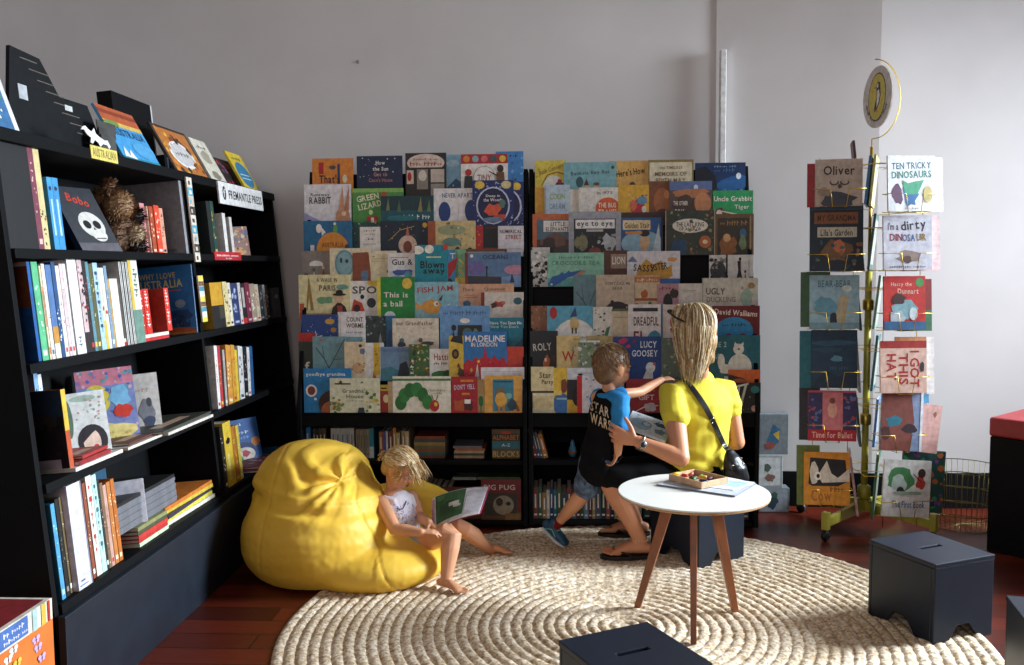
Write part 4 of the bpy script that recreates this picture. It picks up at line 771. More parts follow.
# black box file behind the Australia book, and the clear holder beside it
ua, ub = uvp(112, 110, .24)[0], uvp(150, 106, .24)[0]; vt = uvp(150, 106, .24)[1]
mb = MB(); mb.box(ua, ub - .012, .235, .30, SV[1] + .001, vt, BLK, T); mb.box(ub - .012, ub, .235, .30, SV[1] + .001, vt, '#cfcfd2', T)
o = mb.build('box_file'); tag(o, 'tall black box file with one white end behind the AUSTRALIA book', 'box file')
ua, ub = uvp(98, 150, .1)[0], uvp(121, 155, .1)[0]
mb = MB(); g = M('#4b4c4a', .15, .2, 12, name='smoky_acrylic')
for k in range(3): mb.box(ua + .012 * k, ub - .07 + .03 * k, .08 + .012 * k, .083 + .012 * k, SV[1] + .001, SV[1] + .10 + .03 * k, g, T)
mb.box(ua, ub, .08, .13, SV[1] + .001, SV[1] + .006, g, T)
o = mb.build('leaflet_holder'); tag(o, 'smoky clear leaflet holder beside the AUSTRALIA book', 'leaflet holder')
ua = uvp(163, 165, .1)[0]
mb = MB(); mb.box(ua, ua + .10, .09, .16, SV[1] + .001, SV[1] + .09, BLK, T); mb.box(ua + .02, ua + .09, .088, .09, SV[1] + .01, SV[1] + .08, '#23303a', T)
o = mb.build('card_box'); tag(o, 'small black card box between the two leaning books on top', 'box')

# shop signs -----------------------------------------------------------------
u0, u1 = uvp(217, 190, -.014)[0], uvp(261, 200, -.014)[0]
vb, vt = uvp(217, 203, -.014)[1], uvp(217, 181, -.014)[1]
mb = MB(); mb.box(u0, u1, -.022, -.014, vb, vt, '#dcdad8', T)
def on_sign(s, a0, a1, b0, b1, col, off=-.0226):
    V_, F_, asp = word_marks(s) if s in UNREADABLE else text_tris(s); mb.add([BM @ Vector((u0 + (u1 - u0) * (a0 + (a1 - a0) * a), off, vb + (vt - vb) * (b0 + (b1 - b0) * b))) for a, b in V_], F_, col)
on_sign('FREMANTLE PRESS', .2, .97, .28, .68, '#1b1b1e')
n = 20; cu_, cv_ = u0 + (u1 - u0) * .11, vb + (vt - vb) * .5
mb.add([BM @ Vector((cu_ + .022 * math.cos(6.283 * i / n), -.0224, cv_ + .034 * math.sin(6.283 * i / n))) for i in range(n)], [tuple(range(n))], '#1b1b1e')
on_sign('f', .09, .13, .3, .7, '#dcdad8', -.0228)
o = mb.build('shelf_sign', bevel=.0005); tag(o, 'white shelf sign reading FREMANTLE PRESS on the bookcase top edge', 'sign', 'signs on the left bookcase')
u0, u1 = uvp(213, 252, -.012)[0], uvp(240, 256, -.012)[0]; vb, vt = SV[2] - .028, SV[2] + .012
mb = MB(); mb.box(u0, u1, -.018, -.013, vb, vt, '#b8252c', T)
on_sign('AUSTRALIAN FICTION', .08, .9, .42, .68, '#efe6e2', -.0186); on_sign('books', .4, .62, .12, .3, '#efe6e2', -.0186)
o = mb.build('shelf_sign'); tag(o, 'small red shelf label under the green book in the far bay', 'sign', 'signs on the left bookcase')
for (ya, yb, cols, ds, sd) in ((178, 262, ['#d9cfc0', '#3a3432', '#c9b8a8', '#57a0b8'], 'upper patterned strip of bookmarks on the bookcase divider', 3), (276, 322, ['#e0cf4a', '#d8d6cc', '#4a8a9c', '#6f4a3a'], 'lower patterned strip of bookmarks on the bookcase divider', 5)):
    ua, va = uvp(190, ya, -.014); _, vb_ = uvp(203, yb, -.014)
    uc = YD
    mb = MB(); mb.box(uc - .028, uc + .028, -.020, -.0135, vb_, va, '#d3c8b8', T)
    rnd = random.Random(sd); n = 9
    for i in range(n):
        z0 = vb_ + (va - vb_) * i / n; z1 = z0 + (va - vb_) / n * .9
        mb.box(uc - .026, uc + .026, -.0206, -.020, z0, z1, cols[i % 4], T); mb.box(uc - .014, uc + rnd.uniform(.0, .016), -.0212, -.0206, z0 + .008, z1 - .012, cols[(i + 1) % 4], T)
    o = mb.build('bookmark_strip'); tag(o, ds, 'bookmark strip', 'bookmark strips on the divider')

# second shelf, near bay ----------------------------------------------------------
g2 = 'books on the second shelf of the left bookcase'
spine_row(2, 0, g2, [
 (-8, 25, 138, 'large black book with cream page edges', '#101114', {'side': [('r', .0, .97, 1, 1, '#d9cc86')], 'plain': 1, 'd': .27}),
 (25.5, 31, 142, 'thin maroon spined book', '#7b3a4a', {'tc': '#d9b8b0', 'd': .26}),
 (31.3, 37.5, 147, 'cream spined book dotted with small pictures', '#d8c68e', {'art': [('s', 14, .1, .05, .9, .6, .16, ['#4a4434', '#8a6a3a'], 3)], 'd': .26}),
 (46, 51, 177, 'bright blue slim paperback, the nearer of two', '#3f96cf', {'art': [('e', .5, .85, .25, .03, '#16344c'), ('r', .35, .2, .65, .7, '#b9dcee')]}),
 (51.3, 57, 177.5, 'bright blue slim paperback, the farther of two', '#3b8fc8', {'art': [('e', .5, .85, .25, .03, '#16344c'), ('r', .35, .2, .65, .7, '#b9dcee')]}),
])
# skull book leaning, face half to the room
p = on_plane(86, 239, B0 + BV * SV[2], BV)
def lean_face(px, py, shelf, w, h, t, yaw, back, desc, col, art, grp, spine=None, name='picture_book', dz=.001, ins=.12):
    """cover-to-camera book standing on a shelf: bottom centre at the pixel, yaw about the shelf normal (0 = facing -Y)"""
    q = BM @ Vector((uv(px, py, ins)[0], ins, SV[shelf]))
    T = Matrix.Translation(q + BV * dz) @ frame((0, 0, 0), BN, BU, BV) @ Matrix.Rotation(math.radians(yaw), 4, 'Z') @ Matrix.Rotation(math.radians(-back), 4, 'X')
    o = face_book(name, w, h, t, col, art, T, spine=spine); tag(o, desc, 'book', grp); return o
SKULL = [('t', 'Bobo', .52, .8, .5, .13, '#c8402c', -14), ('r', 0, .0, 1, .14, '#5d5a60'), ('e', .56, .42, .3, .2, '#d6d3cb'), ('e', .62, .26, .18, .1, '#d6d3cb'), ('e', .44, .42, .09, .065, '#17181a'), ('e', .68, .42, .09, .065, '#17181a'), ('p', [(.54, .34), (.57, .38), (.6, .34)], '#17181a'), ('r', .5, .2, .74, .215, '#3a3a3c')]
u0, _ = uv(90, 241, .02); u1, _ = uv(120, 243, .02)
T = BM @ Matrix.Translation(((u0 + u1) / 2, .03, SV[2] + .001)) @ Matrix.Rotation(math.radians(-10), 4, 'Z') @ Matrix.Rotation(math.radians(-24), 4, 'X')
o = face_book('picture_book', u1 - u0, .27, .022, '#34373d', SKULL, T, spine='#1a2740'); tag(o, 'dark grey book with a white skull cover beside the plush toy', 'book', g2)
# plush toy
def fur_lump(name, pts, mat, n=900, r=.010, seed=1, parent=None, curl=.5):
    rnd = random.Random(seed); mb = MB()
    for _ in range(n):
        c, R = rnd.choice(pts); d = Vector((rnd.gauss(0, 1), rnd.gauss(0, 1), rnd.gauss(0, 1))).normalized()
        b = Vector(c) + d * R * .9; e = b + d * r * 2.2 + Vector((rnd.uniform(-1, 1), rnd.uniform(-1, 1), rnd.uniform(-1.6, .4))) * r * curl
        s = d.cross(Vector((.3, .5, .8))).normalized() * r * .28; m_ = rnd.choice(mat)
        mb.add([b - s, b + s, e], [(0, 1, 2)], m_)
    for c, R in pts:
        mb.lathe([(R * math.sin(math.pi * k / 8) + 1e-4, -R * math.cos(math.pi * k / 8)) for k in range(9)], mat[0], 12, Matrix.Translation(Vector(c)))
    return mb.build(name, parent=parent)
q = BM @ Vector((uv(122, 243, .1)[0], .12, SV[2]))
toy = empty('plush_toy', q); bpy.context.view_layer.update(); tag(toy, 'shaggy brown plush toy with a pale muzzle beside the skull book', 'soft toy')
FB = ['#7a5a44', '#94704f', '#4a3427', '#b08a64']
def tp(a, b, c): return q + BU * a + BN * b + BV * c
for nm, pts, cols, n in (('body', [(tp(0, 0, .07), .065), (tp(.01, .01, .11), .055)], FB, 1300), ('head', [(tp(-.02, .03, .19), .06), (tp(-.02, -.03, .22), .045)], FB[1:] + ['#c8a67c'], 1500), ('muzzle', [(tp(.015, .07, .075), .036)], ['#b8a184', '#a38b6c'], 500), ('paw', [(tp(.03, .07, .025), .03)], ['#2c1d1a', '#46302a'], 400), ('paw', [(tp(.06, .06, .15), .032)], ['#2c1d1a', '#3a2720'], 400), ('ear', [(tp(-.07, .03, .26), .026)], FB, 350)):
    o = fur_lump(nm, pts, cols, n, seed=len(nm)); o.parent = toy; o.matrix_parent_inverse = toy.matrix_world.inverted()
spine_row(2, 0, g2, [
 (139, 143.5, 203, 'pale pink paperback behind the plush toy', '#d98f92', {'in': .06, 'tc': '#c23c44'}),
 (144, 147, 206, 'thin cream paperback beside the plush toy', '#d8cbb0', {'in': .05}),
 (147.3, 152, 206, 'dark orange small paperback', '#a84a2c', {'in': .045, 'tc': '#e8d8b8'}),
 (152.4, 158, 205, 'vivid red-orange small paperback', '#dc4a2c', {'in': .04, 'tc': '#f0dcc8'}),
 (158.3, 162, 208, 'pale salmon small paperback', '#d99a82', {'in': .04}),
])
spine_row(2, 0, g2, [(177.5, 185, 176, 'large silver-grey folder with its blank cover to the room', '#8f9196', {'in': .006, 'd': .30, 'side': [('r', .0, .0, 1, 1, '#94969c'), ('r', .02, .0, .5, .42, '#c9a497'), ('t', 'atlas', .78, .06, .18, .05, '#3a4a7c')], 'plain': 1, 'free': 1})])

# third shelf, near bay --------------------------------------------------------------
g3 = 'books on the third shelf of the left bookcase'
spine_row(3, 0, g3, [
 (17, 38, 250, 'tall red book behind the blue and brown one', '#8f2320', {'in': .10, 'plain': 1, 'd': .2, 'free': 1}),
])
spine_row(3, 0, g3, [
 (26, 29, 262, 'blue book with a brown picture on its near cover', '#1f5aa0', {'side': [('r', 0, .55, 1, 1, '#7b4426'), ('b', .55, .78, .25, .14, '#a87a5c'), ('e', .6, .78, .1, .08, '#c9b8a8'), ('r', .02, .96, 1, 1, '#d8cfc0'), ('r', .1, .06, .6, .2, '#b8aeb4')], 'in': .02, 'plain': 1}),
 (29.3, 36.5, 262, 'mint green spined book', '#5fb884', {'tc': '#e2f0dc', 'in': .016}),
 (36.8, 40, 266, 'cream and orange thin spined book', '#e0cfae', {'in': .012, 'tc': '#c8602c'}),
 (40.3, 43.6, 264, 'off-white thin spined book', '#e6e0d4', {'in': .01, 'tc': '#5a6a7c'}),
 (43.9, 50, 265, 'steel blue spined book with a gold foot', '#5478ac', {'art': [('r', 0, 0, 1, .16, '#dcd6c0'), ('r', 0, .16, 1, .34, '#c08a3c')]}),
 (50.3, 54, 262, 'dark blue spined book with small white pictures', '#2b4f7c', {'art': [('s', 16, .1, .05, .9, .55, .2, ['#dcd8cc', '#8fb0c8'], 2)]}),
 (54.3, 58.2, 266, 'narrow white spined book with pink lettering', '#e2dcda', {'tc': '#c05a5c'}),
 (58.5, 61.5, 264, 'narrow pale pink spined book', '#dcc4c4', {'tc': '#b03c44'}),
 (61.8, 64.6, 264, 'narrow white spined book with a red foot', '#e6e2e0', {'tc': '#c23c3c'}),
 (64.9, 74, 251.5, 'tall plain white spined book', '#e4e2e2', {'art': [('v', 'OWL', .5, .12, .1, .45, '#44546c')]}),
 (76, 80.5, 260, 'pinkish book with red scrawled lettering', '#cdb4b4', {'art': [('s', 16, .1, .3, .9, .95, .22, ['#8e2a30', '#2a2226'], 5), ('r', 0, 0, 1, .22, '#2a2328')]}),
 (80.8, 84.2, 261, 'slim black and red spined book', '#2a2528', {'tc': '#c2382e'}),
 (84.5, 87.4, 262, 'slim teal and grey spined book', '#5d8a98', {}),
 (87.7, 91.5, 264, 'olive brown spined book', '#5b5a3a', {'tc': '#d8c878'}),
 (91.8, 96.5, 263, 'pale blue spined book with dark letters', '#a9c6d8', {'txt': 'GARDENS', 'tc': '#26486c'}),
 (96.8, 99.5, 268, 'narrow cream spined book with a yellow foot', '#e2dcc0', {'art': [('r', 0, 0, 1, .35, '#d8b83c'), ('e', .5, .5, .3, .03, '#b8302c')]}),
 (99.8, 102.6, 268, 'narrow white spined book with a red dot', '#e4e0da', {'art': [('e', .5, .45, .4, .025, '#c2382e')]}),
 (102.9, 105.6, 266, 'narrow blue-grey spined book', '#7d97ae', {}),
 (105.9, 108.7, 279, 'short amber patterned spined book', '#c89a4c', {'art': [('s', 16, .1, .05, .9, .95, .2, ['#7a5a2c', '#e6d6a0'], 3)]}),
 (109, 116.5, 279, 'short thick white spined book', '#e6e2da', {'plain': 1}),
 (116.8, 120, 262, 'black and white striped spine, nearest of three', '#d8d6cf', {'art': [('r', .0, .0, .35, 1, '#2a2d30'), ('r', .6, 0, .75, 1, '#44484a')]}),
 (120.3, 123.4, 262, 'black and white striped spine, middle of three', '#d8d6cf', {'art': [('r', .0, .0, .35, 1, '#2a2d30'), ('r', .6, 0, .75, 1, '#44484a')]}),
 (123.7, 126.6, 262, 'black and white striped spine, farthest of three', '#d8d6cf', {'art': [('r', .0, .0, .35, 1, '#2a2d30'), ('r', .6, 0, .75, 1, '#44484a')]}),
 (126.9, 136, 260, 'cream and yellow spined book with dark letters', '#ddd8c8', {'art': [('r', 0, .3, .3, 1, '#d8b44a'), ('v', 'NATURE', .64, .72, .34, .45, '#4a6a6c'), ('r', 0, 0, 1, .4, '#6a8a7c')]}),
])
# big blue AUSTRALIA book, cover facing the camera side
WHY = [('t', 'WHY I LOVE', .42, .86, .6, .085, '#d8c07c'), ('t', 'AUSTRALIA', .42, .74, .82, .12, '#d8c07c'), ('r', .45, .63, .8, .645, '#c0503c'), ('e', .76, .44, .09, .06, '#8a9aa8'), ('b', .66, .2, .34, .17, '#15406c'), ('s', 26, .4, .08, .95, .32, .03, ['#2f6a9c', '#0f3050'], 3), ('r', 0, 0, 1, .05, '#c07a3c'), ('b', .7, .06, .3, .04, '#b5562c')]
q5 = uvp(197, 330, 0)
T = BM @ Matrix.Translation((q5[0] - .02, .012, SV[3] + .001)) @ Matrix.Rotation(math.radians(90), 4, 'Z')
lean_face(168, 337, 3, .26, uvp(190, 264, 0)[1] - SV[3], .012, 4, 3, 'large blue book lettered WHY I LOVE AUSTRALIA facing the room', '#1b68a4', WHY, g3)
q6 = SV[3]
# short red books on a flat pair, in front of it
for k, (c, ds) in enumerate((('#c02c2c', 'flat red and white book under the small red books'), ('#ded6cc', 'flat white book topping the red flat one on the third shelf'))):
    ua, ub = uvp(127, 350, 0)[0], uvp(172, 340, 0)[0]
    T = BM @ Matrix.Translation(((ua + ub) / 2, .004 + .10, SV[3] + .001 + .0135 * k))
    o = flat_book('book', ub - ua, .19, .013, c, T); tag(o, ds, 'book', g3)
for (xa, xb, yt, c, tcx, ds) in ((135.5, 142, 290, '#c2281f', '#f0ddd0', 'small red spined book with white lettering, nearer one'), (142.3, 147.5, 289, '#cc2f24', '#f0ddd0', 'small red spined book with white lettering, second one'), (163, 167.5, 288, '#d23a2c', '#ecd8cc', 'small red and pale spined book beside the blue AUSTRALIA cover')):
    u0_, v0_ = uvp(xa, yt, .01); u1_, _ = uvp(xb, yt, .01); t_ = u1_ - u0_
    T = BM @ Matrix.Translation((u0_, .01, SV[3] + .0285))
    o = spine_book('book', t_, v0_ - SV[3] - .0285, .14, c, T, [('v', 'KOALA TALES', .5, .55, .8, .55, tcx)]); tag(o, ds, 'book', g3)

# fourth shelf, near bay ----------------------------------------------------------------
g4 = 'books on the fourth shelf of the left bookcase'
spine_row(4, 0, g4, [
 (33, 37, 374, 'pale blue small paperback at the near end', '#7fa8d0', {'in': .14, 'd': .15}),
 (37.3, 41, 375, 'white small paperback at the near end', '#dfe2ea', {'in': .14, 'd': .15}),
 (94, 96, 373, 'thin tan book behind the moon cover', '#b98a5c', {'in': .2, 'd': .08, 'free': 1}),
 (96.3, 99, 372, 'thin orange-brown book behind the moon cover', '#a8603a', {'in': .2, 'd': .08}),
])
spine_row(4, 0, g4, [(60, 64.5, 390, 'dark glossy book with an orange spine nearest the shelf end', '#b8502c', {'sc': '#1d1a22', 'in': .004, 'side': [('r', 0, .68, 1, 1, '#20364c'), ('b', .5, .62, .4, .1, '#38312f'), ('r', 0, 0, 1, .5, '#251a1c'), ('s', 20, 0, .1, 1, .6, .05, ['#3c2422', '#141216'], 4), ('r', .4, .03, .85, .16, '#c9b8c4')], 'art': [('r', 0, .5, 1, 1, '#d8b23c')], 'd': .17, 'free': 1})])
lean_face(70, 449, 4, .14, .21, .012, 40, 6, 'yellow and green book half behind the dark-haired face cover', '#d8c860', [('s', 40, .1, 0, 1, .95, .07, ['#7a9a4c', '#dcd8b8', '#c8803c', '#4a5a34'], 4), ('r', 0, 0, .08, 1, '#d8a832')], g4, ins=.15)
lean_face(90, 446, 4, .145, .225, .012, 42, 8, 'white book of a dark-haired face with rosy cheeks', '#d5d6d2', [('e', .5, .9, .3, .05, '#9ab0a0'), ('s', 24, .3, .55, .9, .95, .03, ['#c98a86', '#8a9a8c'], 5), ('e', .6, .22, .34, .26, '#241c24'), ('e', .58, .2, .2, .2, '#e0c2ae'), ('p', [(.36, .2), (.45, .44), (.8, .42), (.6, .34)], '#241c24'), ('e', .66, .12, .06, .04, '#b8343a'), ('e', .12, .6, .1, .3, '#56705c')], g4, ins=.09)
lean_face(112, 434, 4, .20, .285, .014, 34, 8, 'colourful book with a yellow crescent moon face', '#7a86b8', [('r', .0, .78, 1, 1, '#c87a8c'), ('s', 90, 0, 0, 1, 1, .045, ['#9a78b0', '#5a9aa8', '#d8a8b8', '#4a6ab0'], 6), ('e', .32, .6, .24, .2, '#e0c84a'), ('e', .22, .64, .13, .12, '#8ab4c8'), ('b', .72, .62, .2, .16, '#7ab4d8'), ('b', .74, .42, .18, .1, '#cc3a2c'), ('b', .55, .14, .4, .16, '#e2cf84'), ('s', 14, .25, .02, .85, .24, .03, ['#c8a84a'], 3)], g4)
lean_face(140, 424, 4, .165, .235, .012, 24, 6, 'white book with two small grey animals', '#ddd8d2', [('t', 'SLEEPY', .55, .72, .5, .07, '#c9a8a0'), ('b', .34, .28, .16, .14, '#a98a68'), ('b', .3, .2, .08, .1, '#7a6a5c'), ('b', .7, .36, .2, .2, '#8a8c94'), ('e', .76, .5, .06, .08, '#54565e'), ('b', .72, .18, .14, .12, '#4f5a74'), ('b', .5, .06, .4, .05, '#9aa08a')], g4)
# flat books spread on the fourth shelf
for (xa, xb, ya, t_, dpt, c, ds, kk, ins) in (
    (76, 123, 470, .012, .20, '#e2dcd2', 'flat white book lowest under the dark red ones', 0, -.02),
    (78, 112, 466, .014, .18, '#8e2326', 'flat dark red book, lowest of its pair', 1, -.01),
    (80, 110, 463, .010, .17, '#a8302c', 'flat brighter red book, upper of its pair', 2, .0),
    (128, 164, 446, .010, .22, '#d9d2c6', 'flat cream book beneath the brown picture book', 0, -.03),
    (127, 160, 440, .009, .20, '#5c3028', 'flat brown picture book below the moon cover', 1, -.015),
    (168, 212, 425, .011, .27, '#cfc8bc', 'large flat cream book jutting over the far shelf edge', 0, -.06),
    (160, 211, 424, .010, .25, '#3f4038', 'large flat grey-green book, uppermost at the far shelf edge', 1, -.05)):
    if ds.startswith('large flat cream'): hh = 0
    z = {0: .001, 1: .0135, 2: .0285}[kk]
    ua, ub = uvp(xa, ya, ins)[0], uvp(xb, ya - (xb - xa) * .42, ins)[0]
    ub = min(ub, YD - .015) if xb > 200 else ub
    T = BM @ Matrix.Translation(((ua + ub) / 2, ins + dpt / 2, SV[4] + z)) @ Matrix.Rotation(math.radians(2 * kk - 1), 4, 'Z')
    o = flat_book('book', ub - ua - .01, dpt, t_, c, T, [('r', .2, .2, .8, .4, '#c9a890')] if kk else []); tag(o, ds + ', fourth shelf' if len(ds.split()) < 12 else ds, 'book', g4)

# lowest shelf, near bay ----------------------------------------------------------------
g5 = 'books on the lowest shelf of the left bookcase'
spine_row(5, 0, g5, [
 (50, 54, 505, 'light blue thin book at the near end', '#4f9cc4', {'tc': '#bfe0ee', 'sc': '#3a7a9c'}),
 (54.4, 58, 500, 'black spined book beside the light blue one', '#17171a', {'tc': '#8a8278'}),
 (58.4, 61, 498, 'thin gold and black spined book', '#6f5f3c', {'in': .014}),
 (61.4, 81, 489, 'thick white book with a tiny blue mark at its foot', '#d2cfdc', {'art': [('r', .1, .03, .7, .04, '#4a5a8c'), ('r', .2, .07, .5, .085, '#4a5a8c'), ('r', .93, 0, 1, 1, '#8a8494')], 'in': -.006, 'd': .26}),
 (81.5, 84.5, 484, 'thin rust brown spined book', '#8e4a30', {}),
 (84.8, 90.5, 477, 'cream spined book with red lettering', '#e2ddd0', {'txt': 'WATTLE', 'tc': '#b8403c'}),
 (90.8, 95.5, 476, 'pale aqua spined book', '#b9dcd8', {'txt': 'RIVERS', 'tc': '#3c6a6c'}),
 (95.8, 98.5, 480, 'thin black and white spined book', '#26282c', {'tc': '#e4e0da'}),
 (98.8, 102, 484, 'brown flecked spined book', '#7f6248', {'art': [('s', 12, .1, .05, .9, .95, .2, ['#c9b89a', '#3a2c20'], 3)]}),
 (102.4, 105.5, 486, 'dusty rose spined book', '#c59a8c', {}),
 (105.8, 109.5, 483, 'tan orange spined book', '#c0783c', {'tc': '#efe0c0'}),
 (109.8, 113.4, 480, 'deep amber spined book', '#b9682a', {'tc': '#f0dcb0'}),
])
spine_row(5, 0, g5, [(84, 106, 472, 'dark blue upright book showing above the others', '#1f4a64', {'in': .14, 'free': 1, 'd': .14, 'plain': 1})])
lean_face(131, 548, 5, .135, .235, .018, 22, 5, 'white book with a blue ball on its cover', '#d8d6e0', [('e', .62, .24, .14, .1, '#2f5a9c'), ('e', .3, .34, .2, .14, '#c4c8dc'), ('t', 'ball', .6, .07, .3, .04, '#4a5a7c')], g5, ins=.075)
for k in range(9):
    ua, ub = uvp(118, 520, .02)[0], uvp(180, 480, .02)[0]
    T = BM @ Matrix.Translation(((ua + ub) / 2 - .01 + .002 * (k % 3), .15 - .002 * (k % 2), SV[5] + .075 + .0125 * k))
    o = flat_book('magazine', (ub - ua) * .93, .24, .0118, '#6f7076' if k < 8 else '#1b1c1e', T)
    tag(o, 'grey magazine within the thick pile on the lowest shelf' if k < 8 else 'black-covered magazine topping the thick grey pile, lowest shelf', 'magazine', 'grey magazines piled on the lowest shelf')
for k, (c, ds) in enumerate((('#c9dcb8', 'pale green flat book, lowest below the grey magazine pile'), ('#b8302c', 'red striped flat book, second from the bottom below the magazines'), ('#c43a34', 'red and white flat book, third from the bottom below the magazines'), ('#4c4f38', 'dark olive flat book, fourth from the bottom below the magazines'), ('#8a8c5c', 'light olive flat book directly below the grey magazines'))):
    ua, ub = uvp(140, 525, 0)[0], uvp(168, 500, 0)[0]
    T = BM @ Matrix.Translation(((ua + ub) / 2, .11 + .002 * (k % 2), SV[5] + .001 + .0146 * k))
    o = flat_book('book', ub - ua, .2, .0142, c, T); tag(o, ds, 'book', g5)
for k, (c, ds) in enumerate((('#ddd8cc', 'cream flat book lowest of the pile nearest the divider'), ('#d8c84a', 'yellow flat book, second up beside the divider'), ('#3a3448', 'dark violet flat book, third up beside the divider'), ('#cdb23c', 'mustard flat book, fourth up beside the divider'), ('#c8742c', 'orange flat book topping the pile beside the divider'))):
    ua, ub = uvp(170, 518, 0)[0], YD - .03
    T = BM @ Matrix.Translation(((ua + ub) / 2, .12 + .004 * (k % 2), SV[5] + .001 + .0156 * k)) @ Matrix.Rotation(math.radians((k % 3 - 1) * 2), 4, 'Z')
    o = flat_book('book', (ub - ua) * .96, .2, .0152, c, T); tag(o, ds, 'book', g5)
spine_row(5, 0, g5, [(179, 183, 449, 'blue upright book above the far pile', '#2f5aa8', {'in': .17, 'd': .04, 'base': .083, 'free': 1}), (183.4, 187, 447, 'pale blue upright book above the far pile', '#8fb4d8', {'in': .17, 'd': .04, 'base': .083}), (187.4, 193, 446, 'green upright book above the far pile', '#3f9a5c', {'in': .17, 'd': .04, 'base': .083})])

# far bay ---------------------------------------------------------------------------------
h2 = 'books in the far bay of the left bookcase'
spine_row(2, 1, h2, [(205.5, 209, 201, 'slim black spined book', '#1b2422', {'plain': 1}), (209.3, 212.5, 201, 'dark green spined book with gold', '#22463c', {'tc': '#c9b45a'}),
 (221.5, 224.5, 213, 'white thin book standing open-edged', '#e4e0dc', {'plain': 1, 'free': 1, 'd': .17}), (228.5, 231, 217, 'pale thin book beside the patterned cover', '#d8d2cc', {'plain': 1, 'free': 1, 'd': .17})])
lean_face(213, 250, 2, .155, .20, .01, 50, 4, 'green jungle picture book in the far bay, second shelf', '#2f6b44', [('s', 50, 0, .2, 1, 1, .06, ['#5a9a54', '#1c4430', '#a8b45a'], 3), ('t', 'Greenheart', .5, .2, .7, .08, '#a9d0a8')], h2)
lean_face(238, 251.5, 2, .15, .17, .01, 50, 4, 'orange and blue patterned picture book in the far bay', '#8f5a44', [('s', 60, 0, 0, 1, 1, .07, ['#d0873c', '#3a4f78', '#b84a3a', '#d8c08c'], 8), ('b', .5, .2, .4, .14, '#d8984c')], h2)
spine_row(3, 1, h2, [
 (209, 221, 283, 'thick yellow spined book over dark foot', '#c8962c', {'art': [('r', 0, 0, 1, .5, '#1d1c1e'), ('r', .6, .2, 1, .48, '#3f3a30')]}),
 (221.6, 226, 282, 'cream spined hardback', '#d8c690', {'tc': '#5a4a2c'}), (226.3, 229.5, 283, 'narrow ivory spined book', '#e0d8c0', {}),
 (229.8, 236.5, 284, 'thick navy spined book', '#2b3a68', {'tc': '#a9b4d0'}), (236.8, 239.5, 283, 'pale grey spined book', '#cfccc8', {}),
 (239.8, 243.5, 284, 'black spined book with a red foot', '#26242a', {'art': [('r', 0, 0, 1, .14, '#b8302c'), ('r', .2, .4, .8, .9, '#b8b0a8')]}),
 (243.8, 248.5, 283, 'plum red spined book', '#7f2c44', {'tc': '#d8b0b8'}), (248.8, 253.5, 284, 'tan beige spined book', '#b09a84', {}), (253.8, 257.5, 284.5, 'light sand spined book', '#cbbda4', {}),
 (257.8, 261.5, 285, 'dark slate spined book', '#2a3036', {'tc': '#8a9098'}), (261.8, 264, 285, 'narrow white and black spined book', '#d0cdc8', {}), (264.3, 267, 285, 'narrow dark brown spined book', '#4a3c30', {}), (272, 278.5, 288, 'charcoal book with a small pale bird', '#30343a', {'art': [('b', .5, .7, .3, .08, '#8f9498')]}),
])
spine_row(4, 1, h2, [
 (211, 214, 346, 'thin white spined book leaning at the divider', '#e0dcd8', {'lean': 6}), (214.3, 217, 346, 'thin red spined book leaning at the divider', '#b8323a', {'lean': 6}),
 (219.5, 221.5, 350, 'thin grey patterned book leaning', '#a8a4a0', {'lean': 7}),
 (222, 227, 345, 'orange spined book leaning', '#d2903c', {'lean': 8, 'tc': '#f0e0b8'}), (227.4, 231, 345, 'amber spined book leaning', '#cf9a34', {'lean': 8}), (231.3, 234, 350, 'bright yellow spined book leaning', '#e0bd3c', {'lean': 8}),
 (234.4, 239, 346, 'white spined book leaning', '#dad8d6', {'lean': 9, 'tc': '#44464a'}), (239.4, 243, 347, 'black spined book leaning', '#1d1e22', {'lean': 9, 'tc': '#c9c9c9'}), (243.3, 246, 347, 'pale thin book leaning against the blue cover', '#dcdcdc', {'lean': 10}),
 (246.3, 249, 346, 'blue covered book leaning, last of its row', '#1f5a8c', {'lean': 10, 'plain': 1}),
])
spine_row(5, 1, h2, [(219, 221.5, 428, 'thin black spined book, lowest bay', '#26221c', {}), (222, 230, 424, 'yellow spined book with a black logo', '#d8b83a', {'art': [('b', .5, .7, .3, .06, '#1b1a18'), ('r', .2, .1, .5, .5, '#e6d47a')]}), (230.5, 234.5, 427, 'dull orange spined book', '#b8742c', {}), (235, 238, 426, 'second yellow slim spined book', '#d8c04a', {})])
lean_face(247, 463, 5, .19, .235, .012, 46, 8, 'bright blue activity book with planets, far bay lowest shelf', '#2464b4', [('t', 'WORLD', .45, .7, .5, .07, '#dfe8f4'), ('t', 'ATLAS', .5, .58, .4, .06, '#8ab4e4'), ('e', .5, .28, .32, .2, '#1b3c7a'), ('e', .5, .2, .3, .16, '#e6e2d8'), ('b', .52, .22, .14, .08, '#c83a4c'), ('b', .3, .1, .14, .1, '#5a9a54'), ('b', .85, .45, .14, .12, '#d88a3c'), ('b', .1, .4, .12, .1, '#d8d0c0'), ('p', [(.44, .86), (.48, .92), (.52, .86)], '#e8e8e8')], h2)
for k, (c, ds, w_, ua) in enumerate((('#5c2026', 'dark red flat picture book in front of the planet cover', .34, 4.42), ('#742a2c', 'red flat picture book upper of the pair, far bay lowest shelf', .3, 4.44), ('#3f7fa8', 'light blue flat book nearest the back wall, lowest shelf', .22, 4.78))):
    T = BM @ Matrix.Translation((ua + .04, .06 + .02 * k, SV[5] + .001 + .011 * (k if k < 2 else 0)))
    o = flat_book('book', w_, .2, .0105, c, T, [('s', 30, .05, .05, .95, .95, .05, ['#8e4a44', '#a8a4b0', '#3a1a20'], k + 2)]); tag(o, ds, 'book', h2)
